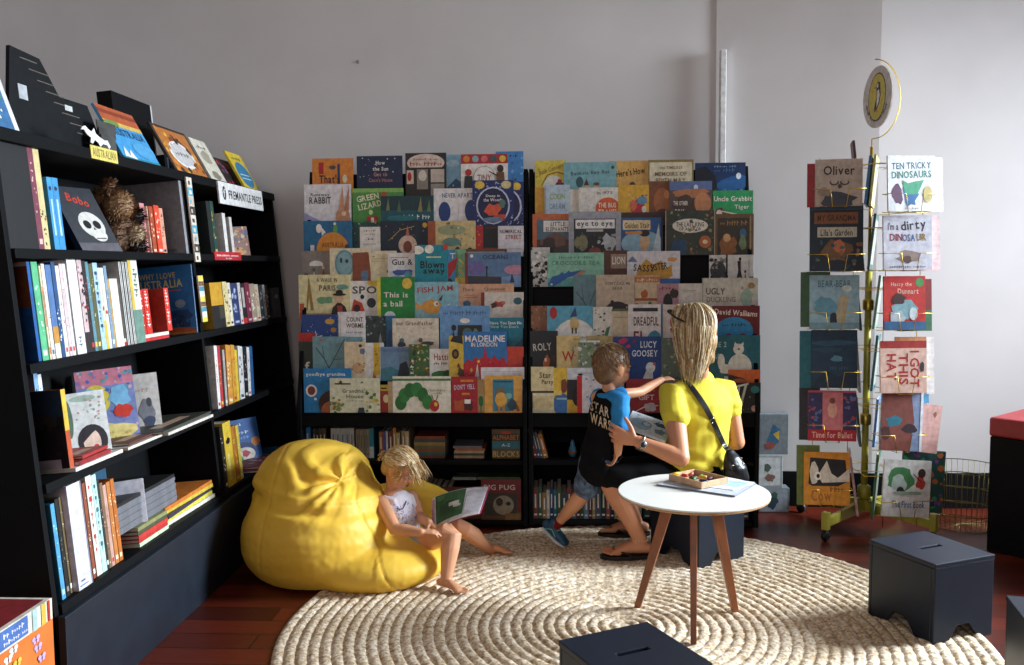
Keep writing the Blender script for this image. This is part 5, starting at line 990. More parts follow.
# ------------------------------------------------------------------ books in the low compartments of the two racks
def low_row(shelf_z, rack_name, items, group, y=4.66):
    last = -9
    for it in items:
        x0, x1, yt, desc, col = it[:5]; op = it[5] if len(it) > 5 else {}
        X0, X1 = x_at(x0, y, shelf_z + .1), x_at(x1, y, shelf_z + .1); X0 = max(X0, last + .0006); t = max(.004, X1 - X0); last = X0 + t
        h = .2
        for _ in range(4): h += (project((X0, y, shelf_z + h))[1] - yt) / (F / y)
        tcx = op.get('tc', '#e6e0d4')
        art = op.get('art') or [('r', .2, .1, .8, .16, tcx), ('r', .35, .35, .65, .8, tcx)]
        T = TR((X0, y + op.get('in', 0), shelf_z + .0008), ry=op.get('lean', 0))
        o = spine_book(op.get('name', 'book'), t, h, op.get('d', .2), col, T, art, (), None)
        tag(o, f'{desc}, {rack_name}', 'book', group)


lowA, lowB = .374, .05
low_row(lowA, 'upper low shelf, left rack', [
 (299.5, 304.5, 431, 'pale grey book at the outer end', '#9aa0a8'), (305, 310.5, 427.5, 'bright blue spined book', '#2f7fc4'),
 (313, 315.5, 429, 'dark olive thin book', '#3a3a30'), (315.8, 319, 429.5, 'black thin book', '#22211f'), (319.3, 322.5, 429, 'dark brown thin book', '#4a3826'), (322.8, 326, 428.5, 'bronze brown thin book', '#5c4a34'),
 (331, 335.5, 428.5, 'first white book of a matching series', '#c9cdd2', {'tc': '#5a88a8'}), (335.8, 340, 428.5, 'second white book of a matching series', '#c4ccd4', {'tc': '#5a88a8'}), (340.3, 345, 428.5, 'third white book of a matching series', '#c9cdd2', {'tc': '#5a88a8'}), (345.3, 349.5, 428.5, 'fourth white book of a matching series', '#c2c8d0', {'tc': '#5a88a8'}), (349.8, 354, 428.5, 'fifth white book of a matching series', '#cdd0d4', {'tc': '#6a7a88'}),
 (356, 359.5, 429.5, 'warm grey thin book, first of its four', '#8f887a', {'tc': '#5a5448'}), (359.8, 363, 429.5, 'warm grey thin book, second of its four', '#9a9282', {'tc': '#5a5448'}), (363.3, 366.3, 429.5, 'warm grey thin book, third of its four', '#8a8478', {'tc': '#5a5448'}), (366.6, 369, 429.5, 'warm grey thin book, fourth of its four', '#a09a8c', {'tc': '#5a5448'}),
 (369.3, 373.5, 428.5, 'turquoise blue book with a white foot', '#2486a8', {'art': [('r', 0, 0, 1, .38, '#c9ccd0')]}),
 (379, 382.7, 432, 'orange-brown spined book', '#a8683a'), (383, 388, 431.5, 'purple blue book with a white band', '#4a4a9c', {'art': [('r', .6, 0, 1, 1, '#c9cad4')]}), (388.7, 392.6, 431.5, 'dark red spined book', '#6a2a28'),
 (393, 396, 428, 'tall golden orange book', '#c08a34'), (396.3, 400, 433, 'sand coloured book', '#b8a878'), (401.5, 405, 431, 'grey-brown cream book', '#9c8c74'), (405.3, 409, 431.5, 'light cream book', '#c4b494')],
 'books on the upper low shelf of the left rack')


def pile(px0, px1, y, z0, items, group, rack_name, d=.18, wid=None):
    z = z0
    for k, (t, desc, col, *r) in enumerate(items):
        X0, X1 = x_at(px0 + (r[0] if r else 0), y, z), x_at(px1 + (r[1] if len(r) > 1 else 0), y, z)
        T = TR(((X0 + X1) / 2, y + d / 2, z + .0006))
        mb = None
        o = flat_book('book', X1 - X0, d, t - .0006, col, T)
        # title along the spine
        tag(o, f'{desc}, {rack_name}', 'book', group); z += t
    return z


pile(414, 445, 4.66, lowA, [(.017, 'rust red flat book at the foot of the brown pile', '#7a3f30'), (.016, 'teal flat book second in the brown pile', '#2f6a68'), (.018, 'dark orange flat book third in the brown pile', '#8a5238'), (.017, 'olive flat book fourth in the brown pile', '#6a6a48'), (.018, 'tan flat book fifth in the brown pile', '#a08458'), (.017, 'slate flat book sixth in the brown pile', '#3f5054'), (.016, 'brick red flat book topping the brown pile', '#8a4434', 1, 0)], 'flat books piled in the left rack', 'left rack')
pile(454, 484, 4.66, lowA, [(.015, 'lowest pale flat book of the small pile', '#b39878'), (.012, 'dark green flat book in the small pile', '#3a4a40'), (.013, 'cream flat book in the small pile', '#b8a080'), (.013, 'orange-tan flat book in the small pile', '#a8643a', 1, 1), (.014, 'grey flat book topping the small pile', '#70707c', -1, -2)], 'flat books piled in the left rack', 'left rack')
# alphabet blocks box
X0, X1 = x_at(492, 4.66, .45), x_at(520, 4.66, .45); zt = lowA + .157
mb = MB(); mb.box(0, X1 - X0, 0, .12, 0, zt - lowA, '#5a4a30')
paint(mb, [('r', 0, .0, 1, .3, '#6b5a34'), ('r', 0, .34, 1, .58, '#1f7086'), ('r', 0, .6, 1, .84, '#3a3a24'), ('b', .5, .9, .24, .06, '#b8382c'), ('t', 'ALPHABET', .5, .72, .94, .16, '#c8742c'), ('t', 'A-Z', .5, .46, .3, .1, '#cfe2e4'), ('t', 'BLOCKS', .5, .15, .94, .2, '#c9b87c')], X1 - X0, zt - lowA, lambda x, z, o: Vector((x, -o, z)))
o = mb.build('toy_box', T=TR((X0, 4.66, lowA + .0006)), bevel=.002); tag(o, 'square box lettered ALPHABET BLOCKS on the low shelf of the left rack', 'toy box')
# lowest shelf of the left rack
low_row(lowB, 'floor shelf, left rack', [(x, x + 5.2, 492 + (i % 3) * 2, ds, c, {'in': .05}) for i, (x, ds, c) in enumerate([(304, 'black spined book at the outer end', '#1d1d20'), (310, 'dull blue spined book', '#2f4f6a'), (316, 'dark green spined book', '#2c4a3a'), (322, 'dim red spined book', '#6a2c2c')])], 'books on the floor shelf of the left rack')
low_row(lowB, 'floor shelf, left rack', [
 (424, 430, 486, 'pale silver spined book', '#9aa0a0'), (430.5, 434, 487, 'white spined book behind the girl', '#b8b8b4'), (434.5, 440, 487, 'brown red spined book', '#6a3a30'), (440.5, 446, 488, 'grey green spined book', '#5f6a64'), (446.5, 452, 488, 'dark rose spined book', '#7a4a50')],
 'books on the floor shelf of the left rack')
for k, (xa, xb, ds, c) in enumerate(((452, 476, 'pale sloping book resting behind the girl\'s open book', '#8f9a98'), (477, 520, 'green and yellow book lying above the red dog-cover book', '#54704a'))):
    X0, X1 = x_at(xa, 4.70, .2), x_at(xb, 4.70, .2)
    o = flat_book('book', X1 - X0, .2, .014, c, TR(((X0 + X1) / 2, 4.82, .232 + .002 * k), rx=-6)); tag(o, ds, 'book', 'books on the floor shelf of the left rack')
X0, X1 = x_at(481, 4.63, .15), x_at(521, 4.63, .15)
o = face_book('picture_book', X1 - X0, .215, .01, '#7a2228', [('r', 0, 0, 1, .2, '#6a4a2c'), ('r', .1, .1, .9, .66, '#3a3c38'), ('t', 'BIG PUG', .46, .8, .78, .13, '#d8cfc4'), ('e', .56, .36, .26, .24, '#a49a88'), ('e', .46, .44, .09, .1, '#3a322c'), ('e', .68, .4, .06, .05, '#2a2420'), ('r', .6, 0, 1, .16, '#8a6a3a')], TR(((X0 + X1) / 2, 4.63, .051), rx=-4))
tag(o, 'dark red book of a pale dog on the floor shelf of the left rack', 'book', 'books on the floor shelf of the left rack')
X0, X1 = x_at(436, 4.62, .15), x_at(480, 4.62, .15)
o = face_book('picture_book', X1 - X0, .17, .01, '#5f2c26', [('b', .4, .4, .3, .3, '#7a4a38'), ('b', .7, .6, .2, .2, '#8a6a58')], TR(((X0 + X1) / 2, 4.64, .051), rx=-4))
tag(o, 'dim brown book left of the dog-cover book, behind the girl\'s legs', 'book', 'books on the floor shelf of the left rack')
# right rack
low_row(lowA, 'upper low shelf, right rack', [(534.5, 537.5, 430, 'slim red leaning book', '#8a3428', {'lean': -14, 'd': .14}), (538, 540.5, 430, 'slim blue leaning book', '#2f4f7c', {'lean': -14, 'd': .14}), (541, 543.2, 432, 'slim grey leaning book', '#5a5f68', {'lean': -14, 'd': .14}), (543.7, 548, 434, 'orange leaning book, last of the four', '#b8742c', {'lean': -14, 'd': .14})], 'books leaning in the right rack')
p = aty(572.5, 455, 4.7)
mb = MB(); T_ = Matrix.Translation((p.x, 4.72, lowA + .0006))
mb.lathe([(.015, 0), (.022, .02), (.02, .04), (.012, .06), (.012, .072), (.004, .09)], '#4a8ab0', 16, T_); mb.lathe([(.0225, .018), (.0235, .02), (.0225, .03)], '#b0643a', 16, T_)
o = mb.build('toy_figure', smooth=True); tag(o, 'tiny blue and orange toy standing on the dark shelf of the right rack', 'toy')
rnd = random.Random(44); x = 533; its = []
cols = [('rust red', '#8a3f30'), ('sea green', '#1f5a50'), ('ochre', '#a0742c'), ('dull white', '#b4b4ac'), ('navy', '#22365a'), ('turquoise', '#1f6a78'), ('olive', '#4a5230'), ('teal blue', '#1a4a5c'), ('brick', '#7a3a28'), ('grey', '#6a6e72'), ('plum', '#4a2c44'), ('moss green', '#3a5a34'), ('pale blue', '#6a8ea8'), ('dark red', '#5f1f22'), ('sand', '#a8946a'), ('steel', '#4f6070'), ('bottle green', '#17403a'), ('coral', '#a85a48'), ('ink blue', '#1a2a4a'), ('straw', '#b89c50'), ('petrol', '#1d5566'), ('mauve', '#6f5a74'), ('black', '#17181a'), ('emerald', '#1f6a48')]
for i, (nm, c) in enumerate(cols):
    w_ = rnd.choice((3.2, 3.8, 4.4, 5)); its.append((x, x + w_, rnd.choice((488, 490, 493, 487)), f'{nm} spined book', c)); x += w_ + .3
low_row(lowB, 'floor shelf, right rack', its, 'books on the floor shelf of the right rack')
low_row(lowB, 'floor shelf, right rack', [(x + 8 * i, x + 8 * i + w_, 490 + (i % 2) * 4, ds, c, {'d': .2}) for i, (w_, ds, c) in enumerate([(6, 'wide white and green book by the stool', '#a8b4a8'), (7, 'wide dark teal book by the stool', '#1f4a50'), (5, 'pale book with green foot by the stool', '#c0c8bc'), (7, 'black wide book behind the table', '#1a1a1e'), (6, 'blue wide book behind the table', '#2a4a78')])], 'books on the floor shelf of the right rack')
low_row(lowB, 'floor shelf, right rack', [(733, 738, 492, 'grey-green book at the spinner end', '#5a6a5c'), (738.4, 743, 489, 'dark cyan book at the spinner end', '#1d5a66'), (743.4, 749, 492, 'dim violet book at the spinner end', '#3a3050')], 'books on the floor shelf of the right rack')

# ------------------------------------------------------------------ boxed toys stacked beside the right rack
def toybox(x0, x1, yt, yb, y, desc, art, col='#b9bcc0', base=None):
    X0, X1 = x_at(x0, y, .3), x_at(x1, y, .3); z0 = base; zt = aty((x0 + x1) / 2, yt, y).z
    mb = MB(); w_, h_ = X1 - X0, zt - z0
    mb.box(0, w_, 0, .09, 0, h_, col); paint(mb, art, w_, h_, lambda x, z, o: Vector((x, -o, z)))
    o = mb.build('toy_box', T=TR((X0, y, z0)), bevel=.003); tag(o, desc, 'toy box', 'boxed toys stacked beside the right rack'); return zt
za = toybox(759, 790, 488, 528, 4.98, 'lowest boxed toy beside the rack, with a dark green figure', [('r', .06, .05, .94, .95, '#8f98a0'), ('b', .45, .45, .2, .34, '#24404c'), ('b', .5, .7, .14, .14, '#3a5a44')], '#6a7276', .001)
zb = toybox(757, 783, 455, 488, 4.99, 'middle white boxed toy in the pile beside the rack', [('r', .08, .06, .9, .92, '#c4c8c8'), ('b', .4, .6, .16, .14, '#4a5a50'), ('b', .5, .3, .2, .14, '#7a5a4c')], '#9a9e9e', za + .001)
toybox(757, 788, 414, 455, 5.0, 'topmost boxed toy with a coloured wedge, beside the rack', [('r', .1, .06, .86, .9, '#70787e'), ('p', [(.3, .3), (.5, .75), (.75, .62), (.7, .3), (.5, .2)], '#2a5a7a'), ('p', [(.5, .5), (.72, .6), (.7, .34)], '#b89a3c'), ('b', .4, .22, .2, .1, '#8a4438')], '#70777c', zb + .001)

# ------------------------------------------------------------------ wire book spinner
SX, SY = x_at(865.5, 4.72, .55), 4.72
OLV = M('#a8a03a', .38, .1, 14, name='yellow_green_enamel')
sp = empty('book_spinner', (SX, SY, 0)); bpy.context.view_layer.update(); tag(sp, 'tall brass wire book spinner on a yellow-green wheeled base', 'book spinner')
def SPp(mb, name, par=None, **k):
    o = mb.build(name, **k); p_ = par or sp; o.parent = p_; bpy.context.view_layer.update(); o.matrix_parent_inverse = p_.matrix_world.inverted(); return o
mb = MB(); mb.tube([(SX, SY, .10), (SX, SY, 1.35)], .017, OLV, 14); mb.tube([(SX, SY, 1.35), (SX, SY, 1.99)], .008, GOLD, 10); mb.lathe([(.03, .16), (.034, .17), (.034, .22), (.02, .23)], OLV, 16, Matrix.Translation((SX, SY, 0)))
for z in (.55, 1.15): mb.lathe([(.026, z), (.028, z + .01), (.028, z + .05), (.02, z + .06)], GOLD, 16, Matrix.Translation((SX, SY, 0)))
SPp(mb, 'pole', smooth=True)
for a in (43, 133, 223, 313):
    d = Vector((math.cos(math.radians(a)), math.sin(math.radians(a)), 0)); n_ = Vector((-d.y, d.x, 0)); c0 = Vector((SX, SY, 0)); L_ = .37
    mb = MB(); pr_ = [(0, .09), (L_, .075), (L_, .115), (0, .155)]
    vs = [c0 + d * a_ + n_ * s_ * .013 + Vector((0, 0, z_)) for s_ in (-1, 1) for a_, z_ in pr_]
    mb.add(vs, [(3, 2, 1, 0), (4, 5, 6, 7), (0, 1, 5, 4), (1, 2, 6, 5), (2, 3, 7, 6), (3, 0, 4, 7)], OLV)
    e_ = c0 + d * L_; vs = [e_ + d * a_ + n_ * s_ * .017 + Vector((0, 0, z_)) for s_ in (-1, 1) for a_, z_ in ((-.016, .06), (.016, .06), (.016, .15), (-.016, .15))]
    mb.add(vs, [(3, 2, 1, 0), (4, 5, 6, 7), (0, 1, 5, 4), (1, 2, 6, 5), (2, 3, 7, 6), (3, 0, 4, 7)], OLV)
    leg = SPp(mb, 'leg', bevel=.002)
    mb = MB(); mb.lathe([(.006, -.012), (.024, -.012), (.028, -.006), (.028, .006), (.024, .012), (.006, .012)], '#141414', 18, Matrix.Translation(e_ + Vector((0, 0, .0285))) @ frame((0, 0, 0), d, Vector((0, 0, 1)), d.cross(Vector((0, 0, 1)))))
    mb.tube([e_ + Vector((0, 0, .03)), e_ + Vector((0, 0, .062))], .008, '#222222', 8); SPp(mb, 'caster_wheel', leg, smooth=True)


def wire_pocket(cx, cy, zb, yaw, w_=.26, dep=.05):
    """brass pocket: bottom tray loop, front outline with a dropped centre, side arms back to the frame"""
    R = Matrix.Translation((cx, cy, zb)) @ Matrix.Rotation(math.radians(yaw), 4, 'Z'); mb = MB(); r = .0019
    f = lambda pts: [R @ Vector(p) for p in pts]
    hw = w_ / 2; yf = -.022
    mb.tube(f([(-hw, yf + .07, .085), (-hw, yf, .085), (-hw * .36, yf, .085), (-hw * .26, yf, 0), (hw * .26, yf, 0), (hw * .36, yf, .085), (hw, yf, .085), (hw, yf + .07, .085)]), r, GOLD, 6)
    mb.tube(f([(-hw * .26, yf, 0), (-hw * .26, .05, 0)]), r, GOLD, 6); mb.tube(f([(hw * .26, yf, 0), (hw * .26, .05, 0)]), r, GOLD, 6)
    mb.tube(f([(-hw, .05, .0), (hw, .05, .0)]), r, GOLD, 6); mb.tube(f([(-hw, .05, .085), (hw, .05, .085)]), r, GOLD, 6)
    for s_ in (-1, 1): mb.tube(f([(s_ * hw * .7, .052, -.06), (s_ * hw * .7, .052, .24)]), r, GOLD, 6)
    SPp(mb, 'wire_pocket', smooth=True)
    # arm back to the pole
    mb = MB(); mb.tube([R @ Vector((0, .052, .0)), Vector((SX, SY, zb))], .0022, GOLD, 6); SPp(mb, 'arm', smooth=True)


sg = 'books in the wire spinner'
def sp_book(px0, px1, yt, yb, y, yaw, desc, col, art, layer=0, tilt=0, t=.012, pocket=True, rot=0):
    X0, X1 = x_at(px0, y, 1), x_at(px1, y, 1)
    pc, pb = (px0 + px1) / 2, yb
    zb = aty(pc, yb, y).z; zt = aty(pc, yt, y).z; Xc = aty(pc, (yt + yb) / 2, y).x
    w_ = abs(aty(px1, yt, y).x - aty(px0, yt, y).x) / math.cos(math.radians(yaw))
    T = TR((Xc, y, zb)) @ Matrix.Rotation(math.radians(yaw), 4, 'Z') @ Matrix.Translation((0, layer * .013, 0)) @ Matrix.Rotation(math.radians(-4), 4, 'X') @ Matrix.Rotation(math.radians(tilt), 4, 'Y')
    if t: o = face_book('picture_book', w_, zt - zb, t, col, art, T)
    tag(o, desc, 'book', sg)
    if pocket: wire_pocket(Xc, y, zb - .004, yaw, max(.24, w_ * 1.04))
    return Xc, zb


YL, YR = 4.42, 4.44
sp_book(816.5, 862, 158.5, 206, YL, -8, 'taupe book lettered Oliver at the top of the spinner', '#b3a090', [('t', 'Oliver', .5, .76, .66, .2, '#2b2622'), ('e', .4, .5, .1, .06, '#4a3f38'), ('e', .62, .5, .1, .06, '#4a3f38'), ('e', .4, .52, .07, .05, '#b3a090'), ('e', .62, .52, .07, .05, '#b3a090'), ('b', .52, .42, .05, .05, '#4a3f38'), ('b', .5, .1, .4, .2, '#3a3c44'), ('b', .2, .3, .16, .1, '#8a7868')])
sp_book(808, 832, 163, 207, YL + .03, -8, 'red and white book behind the Oliver one', '#a02c30', [('r', .3, 0, .5, 1, '#d8d0cc'), ('r', .7, 0, .8, 1, '#d8d0cc')], pocket=False)
sp_book(811, 863, 203, 271, YL + .002, -6, 'dark navy book with a brown title plate on the spinner', '#18242f', [('r', .02, .9, .98, .98, '#2c3f50'), ('r', .08, .7, .9, .87, '#7f4f2c'), ('t', 'MY GRANDMA', .5, .785, .72, .09, '#3a2014'), ('r', .14, .5, .88, .65, '#b8b09c'), ('t', 'Lila\'s Garden', .5, .57, .6, .1, '#1f1a18'), ('b', .5, .3, .3, .18, '#6a4a2c'), ('b', .55, .36, .14, .1, '#b0603a'), ('s', 24, .05, .02, .95, .46, .04, ['#2f5a58', '#8a5a34', '#1a3a4a'], 5)])
sp_book(810.5, 859, 275, 329, YL + .002, -6, 'pale blue book of a bear shape in the spinner', '#8aa8b4', [('t', 'BEAR-BEAR', .5, .84, .66, .13, '#3f6878'), ('p', [(.5, .1), (.56, .5), (.66, .66), (.8, .6), (.74, .3), (.72, .08)], '#a89a7c'), ('b', .3, .4, .24, .2, '#5a8a9c'), ('b', .48, .2, .08, .14, '#1d2a38'), ('r', 0, 0, 1, .12, '#6a8a94'), ('e', .75, .75, .1, .06, '#b8c4bc')])
sp_book(801.5, 830, 272, 327, YL + .03, -6, 'dull green book behind the pale blue bear one', '#3c5f44', [], pocket=False)
sp_book(812.5, 857, 330, 388, YL + .004, -6, 'deep dark blue seascape book in the spinner', '#16334a', [('b', .5, .78, .5, .06, '#244c66'), ('b', .4, .66, .4, .05, '#1f4258'), ('b', .54, .5, .14, .06, '#4f7a8c'), ('p', [(0, 0), (.3, .3), (.6, .2), (1, .34), (1, 0)], '#10283a'), ('t', 'the deep', .6, .34, .4, .06, '#35546a')])
sp_book(800.5, 826, 331, 388, YL + .03, -6, 'teal book behind the dark seascape one', '#24687a', [], pocket=False)
sp_book(809, 856, 391, 441, YL + .006, -6, 'pink and red book of dancers in the spinner', '#b8566a', [('r', 0, .22, .3, .96, '#34305c'), ('r', .72, .22, 1, .96, '#34305c'), ('r', .3, .22, .72, .96, '#c8747c'), ('e', .5, .62, .1, .16, '#d8a090'), ('e', .5, .8, .06, .06, '#7a4a3c'), ('s', 16, .02, .3, .28, .9, .04, ['#a8485a', '#5a70a0'], 3), ('s', 16, .74, .3, .98, .9, .04, ['#a8485a', '#5a70a0'], 4), ('r', 0, 0, 1, .22, '#a8222c'), ('t', 'Time for Ballet', .5, .12, .84, .12, '#e0b0a8')])
sp_book(800, 820, 388, 440, YL + .03, -6, 'dark book behind the pink dancers one', '#2a2c38', [], pocket=False)
sp_book(804.5, 850, 453, 505, YL + .008, -4, 'orange book with a black and white cow', '#d08a2c', [('p', [(.1, .4), (.14, .9), (.9, .86), (.95, .45), (.7, .34), (.3, .3)], '#1e2024'), ('b', .22, .6, .13, .22, '#d8d0c4'), ('p', [(.5, .84), (.6, .6), (.74, .52), (.98, .7), (.98, .45), (.4, .42), (.3, .55), (.4, .7)], '#d8d0c4'), ('e', .3, .55, .08, .08, '#f0ece4'), ('e', .31, .55, .035, .04, '#16161a'), ('r', 0, .0, 1, .36, '#d08a2c'), ('t', 'Cow', .38, .18, .44, .22, '#a85f18'), ('t', 'Stay', .72, .3, .3, .1, '#8a4a14')])
sp_book(797.5, 820, 446, 505, YL + .035, -4, 'moss green book behind the cow one', '#6a7a3c', [], pocket=False)
sp_book(887.5, 938, 155, 211, YR - .05, 10, 'white book lettered TEN TRICKY DINOSAURS', '#dfe2e6', [('t', 'TEN TRICKY', .5, .82, .84, .12, '#2a5f6e', 2), ('t', 'DINOSAURS', .5, .66, .84, .13, '#347a6c', 2), ('b', .2, .3, .13, .2, '#5a3454'), ('b', .46, .3, .18, .22, '#2f6aa0'), ('p', [(.36, .3), (.3, .56), (.42, .5), (.6, .54), (.76, .56), (.62, .3)], '#3f9a74'), ('e', .84, .3, .1, .15, '#c0b070'), ('t', 'an egg', .5, .05, .3, .04, '#8a8a94')])
sp_book(908, 945.5, 157, 212, YR - .02, 10, 'white book behind the ten-dinosaurs one', '#e4e2e0', [], pocket=False)
sp_book(883.5, 934, 215, 270, YR - .05, 6, 'lilac white book lettered dirty DINOSAUR', '#c9c9d4', [('t', "I'm a", .2, .8, .22, .14, '#3a343c'), ('t', 'dirty', .62, .8, .52, .22, '#24222a', 6), ('t', 'DIN', .26, .6, .26, .13, '#8a3444'), ('t', 'OSA', .52, .59, .26, .13, '#34568a'), ('t', 'UR', .78, .6, .2, .13, '#8a6a2c'), ('b', .54, .24, .26, .12, '#8f7c74'), ('b', .48, .2, .1, .08, '#5a4038'), ('t', 'janeen and friends', .5, .06, .74, .04, '#54525c')])
sp_book(902, 942, 215, 271, YR - .02, 6, 'pink-edged white book behind the dirty-dinosaur one', '#e6c8c8', [], pocket=False)
sp_book(884, 927.5, 276, 330, YR - .05, 6, 'red book with a blue-green sleeping figure', '#b8281f', [('e', .86, .88, .1, .08, '#3f8a4c'), ('t', 'Hasty the', .42, .84, .5, .09, '#e0b0a0'), ('t', 'Dunnart', .58, .72, .5, .1, '#e0b0a0'), ('b', .52, .4, .34, .2, '#7aa0a8'), ('b', .36, .56, .18, .12, '#3a1c18'), ('b', .3, .22, .2, .16, '#a8b4c0'), ('r', 0, 0, 1, .16, '#2f5a84'), ('e', .7, .3, .1, .12, '#c0ccd0')])
sp_book(898, 933.5, 279, 331, YR - .02, 6, 'book with a red and green edge behind the red one', '#3c6a4a', [('r', .5, .4, 1, 1, '#7a2420')], pocket=False)
sp_book(880.5, 928.5, 341, 393, YR - .05, 5, 'pale pink book with big red sideways lettering', '#d8b4a4', [('r', 0, .86, 1, 1, '#a02a26'), ('v', 'I GOT', .74, .46, .7, .2, '#a82a26'), ('v', 'THIS', .5, .46, .6, .2, '#a82a26'), ('v', 'HAT', .24, .5, .5, .2, '#a82a26'), ('b', .9, .5, .06, .12, '#3a2c30')])
sp_book(896, 936, 337, 394, YR - .02, 5, 'tan and white book behind the sideways-lettered one', '#c88a5c', [('r', .8, 0, 1, 1, '#e6e2de')], pocket=False)
sp_book(880, 923, 392, 451, YR - .055, 6, 'blue and brown book with birds tilting in the spinner', '#7f8fae', [('p', [(0, 0), (0, 1), (.7, 1), (.8, .5), (.7, 0)], '#7a4238'), ('b', .3, .5, .22, .1, '#2f7084'), ('b', .7, .38, .2, .08, '#33222a'), ('b', .12, .3, .12, .12, '#4a2424'), ('r', .94, 0, 1, 1, '#dfe4ea')], tilt=3)
sp_book(905, 938, 404, 452, YR - .02, 6, 'pale pink book slanting behind the bird one', '#d8a8a0', [('b', .8, .8, .06, .06, '#9c6a4c')], pocket=False, tilt=8)
sp_book(908, 930, 388, 420, YR - .005, 6, 'small light blue dotted book in the spinner', '#5aa0cc', [('s', 16, 0, 0, 1, 1, .06, ['#d0e4f0'], 3)], pocket=False)
sp_book(881, 931, 461, 517, YR - .06, 8, 'white book with a green leafy creature at the spinner foot', '#d0d0cc', [('b', .36, .66, .34, .22, '#3f7a48'), ('b', .32, .58, .18, .16, '#a8b8b0'), ('e', .36, .46, .08, .07, '#2a2422'), ('b', .78, .62, .1, .14, '#a8382c'), ('e', .8, .78, .08, .08, '#3a241c'), ('l', [(.62, .76), (.8, .62)], .02, '#3a241c'), ('t', 'The First Book', .54, .22, .7, .12, '#3f6a94'), ('b', .5, .42, .4, .04, '#8aa08c')], tilt=4)
sp_book(899, 944, 451, 512, YR - .02, 8, 'dark floral purple and green book at the spinner foot', '#1f4a44', [('s', 50, 0, 0, 1, 1, .07, ['#7a3f8c', '#2f8a54', '#16324a', '#a8602c'], 6)], pocket=False, tilt=5)
# edge-on books between the columns
k_ = 0
for (xa, xb, yt, yb, yy, yaw, c, ds, lean) in (
    (858, 862.5, 139, 205, 4.50, 75, '#5a2f34', 'maroon book seen edge-on at the spinner top', -7), (866, 870, 156, 205, 4.55, 67, '#2a5a84', 'blue book seen edge-on at the spinner top', 5),
    (871, 874.5, 155, 206, 4.55, 67, '#b0a868', 'sand book seen edge-on at the spinner top', 5), (861, 866, 213, 270, 4.52, 75, '#1c2a34', 'near-black book seen edge-on in the second tier', -6), (869, 873, 214, 270, 4.55, 67, '#314a44', 'dark green book seen edge-on in the second tier', 6),
    (859, 863, 275, 330, 4.52, 75, '#1f3a50', 'navy book seen edge-on in the third tier', -6), (874, 878, 276, 330, 4.56, 67, '#6a8474', 'grey-green book seen edge-on in the third tier', 6),
    (858, 862, 335, 392, 4.52, 75, '#8a9098', 'grey book seen edge-on in the fourth tier', -5), (872, 876, 336, 392, 4.56, 67, '#2a5a5c', 'teal book seen edge-on in the fourth tier', 5),
    (859, 862, 396, 446, 4.52, 75, '#34484c', 'slate book seen edge-on in the fifth tier', -6), (874, 878, 400, 448, 4.56, 67, '#4f74a8', 'mid blue book seen edge-on in the fifth tier', 4),
    (856, 860, 455, 515, 4.54, 74, '#c0a0a8', 'pink-white book seen edge-on near the base', -8), (872, 877, 455, 520, 4.56, 67, '#2f6a44', 'green book seen edge-on near the base', 4)):
    pa = aty((xa + xb) / 2, yb, yy); zt = aty((xa + xb) / 2, yt, yy).z; sgn = 1 if yaw > 90 else -1
    T = TR((pa.x + .03, yy + .09, pa.z)) @ Matrix.Rotation(math.radians(lean), 4, 'Y') @ Matrix.Rotation(math.radians(yaw), 4, 'Z')
    o = face_book('picture_book', .2, zt - pa.z, .012, c, [('r', .1, .1, .9, .9, '#8a8a80')], T); tag(o, ds, 'book', sg)
for z in (1.79, 1.48, 1.18, .88, .60, .26):
    mb = MB(); n = 28; mb.tube([(SX + .12 * math.cos(6.283 * i / n) - .02, SY - .12 + .10 * math.sin(6.283 * i / n), z + .09) for i in range(n)], .0019, GOLD, 6, closed=True)
    mb.tube([(SX - .10, SY - .3, z + .085), (SX - .10, SY, z + .085)], .0019, GOLD, 6); mb.tube([(SX + .06, SY - .3, z + .085), (SX + .06, SY, z + .085)], .0019, GOLD, 6); mb.tube([(SX - .10, SY - .3, z + .085), (SX + .06, SY - .3, z + .085)], .0019, GOLD, 6)
    SPp(mb, 'wire_ring', smooth=True)
# topper ring and round sign
c = aty(878, 99, SY); R_ = .2
mb = MB(); pts = [(SX, SY, 1.98), (SX + .0, SY, c.z - R_)] + [(c.x - .02 + R_ * .62 * math.sin(math.pi * i / 24) * 1.0, SY - .02 * math.sin(math.pi * i / 24), c.z - R_ * math.cos(math.pi * i / 24)) for i in range(25)]
mb.tube(pts, .003, GOLD, 8); SPp(mb, 'topper_wire', smooth=True)
mb = MB(); cc = aty(879, 97, SY); Ts = Matrix.Translation((cc.x - .006, SY, cc.z)) @ Matrix.Rotation(math.radians(-83), 4, 'Z') @ Matrix.Rotation(math.radians(7), 4, 'Y') @ Matrix.Rotation(math.radians(90), 4, 'X')
Rs = .155
def disc(r1, r2, z0, z1, col): mb.lathe([(.001, z0), (1, z0), (1, z1), (.001, z1)], col, 40, Ts @ Matrix.Diagonal((r1, r2, 1, 1)))
disc(Rs, Rs, -.004, .004, '#c9beb4'); disc(Rs * .6, Rs * .78, .004, .0046, '#2a2a24'); disc(Rs * .56, Rs * .74, .0046, .005, '#c8b23c')
def spoly(pts, col, off): mb.add([Ts @ Vector((x * Rs, y * Rs, off)) for x, y in pts], [tuple(range(len(pts)))], col)
spoly([(-.1, .34), (.02, .5), (.16, .46), (.2, .3), (.26, .05), (.2, -.2), (.06, -.42), (-.1, -.5), (-.12, -.3), (-.02, 0), (-.04, .2)], '#1c1c1e', .0054)
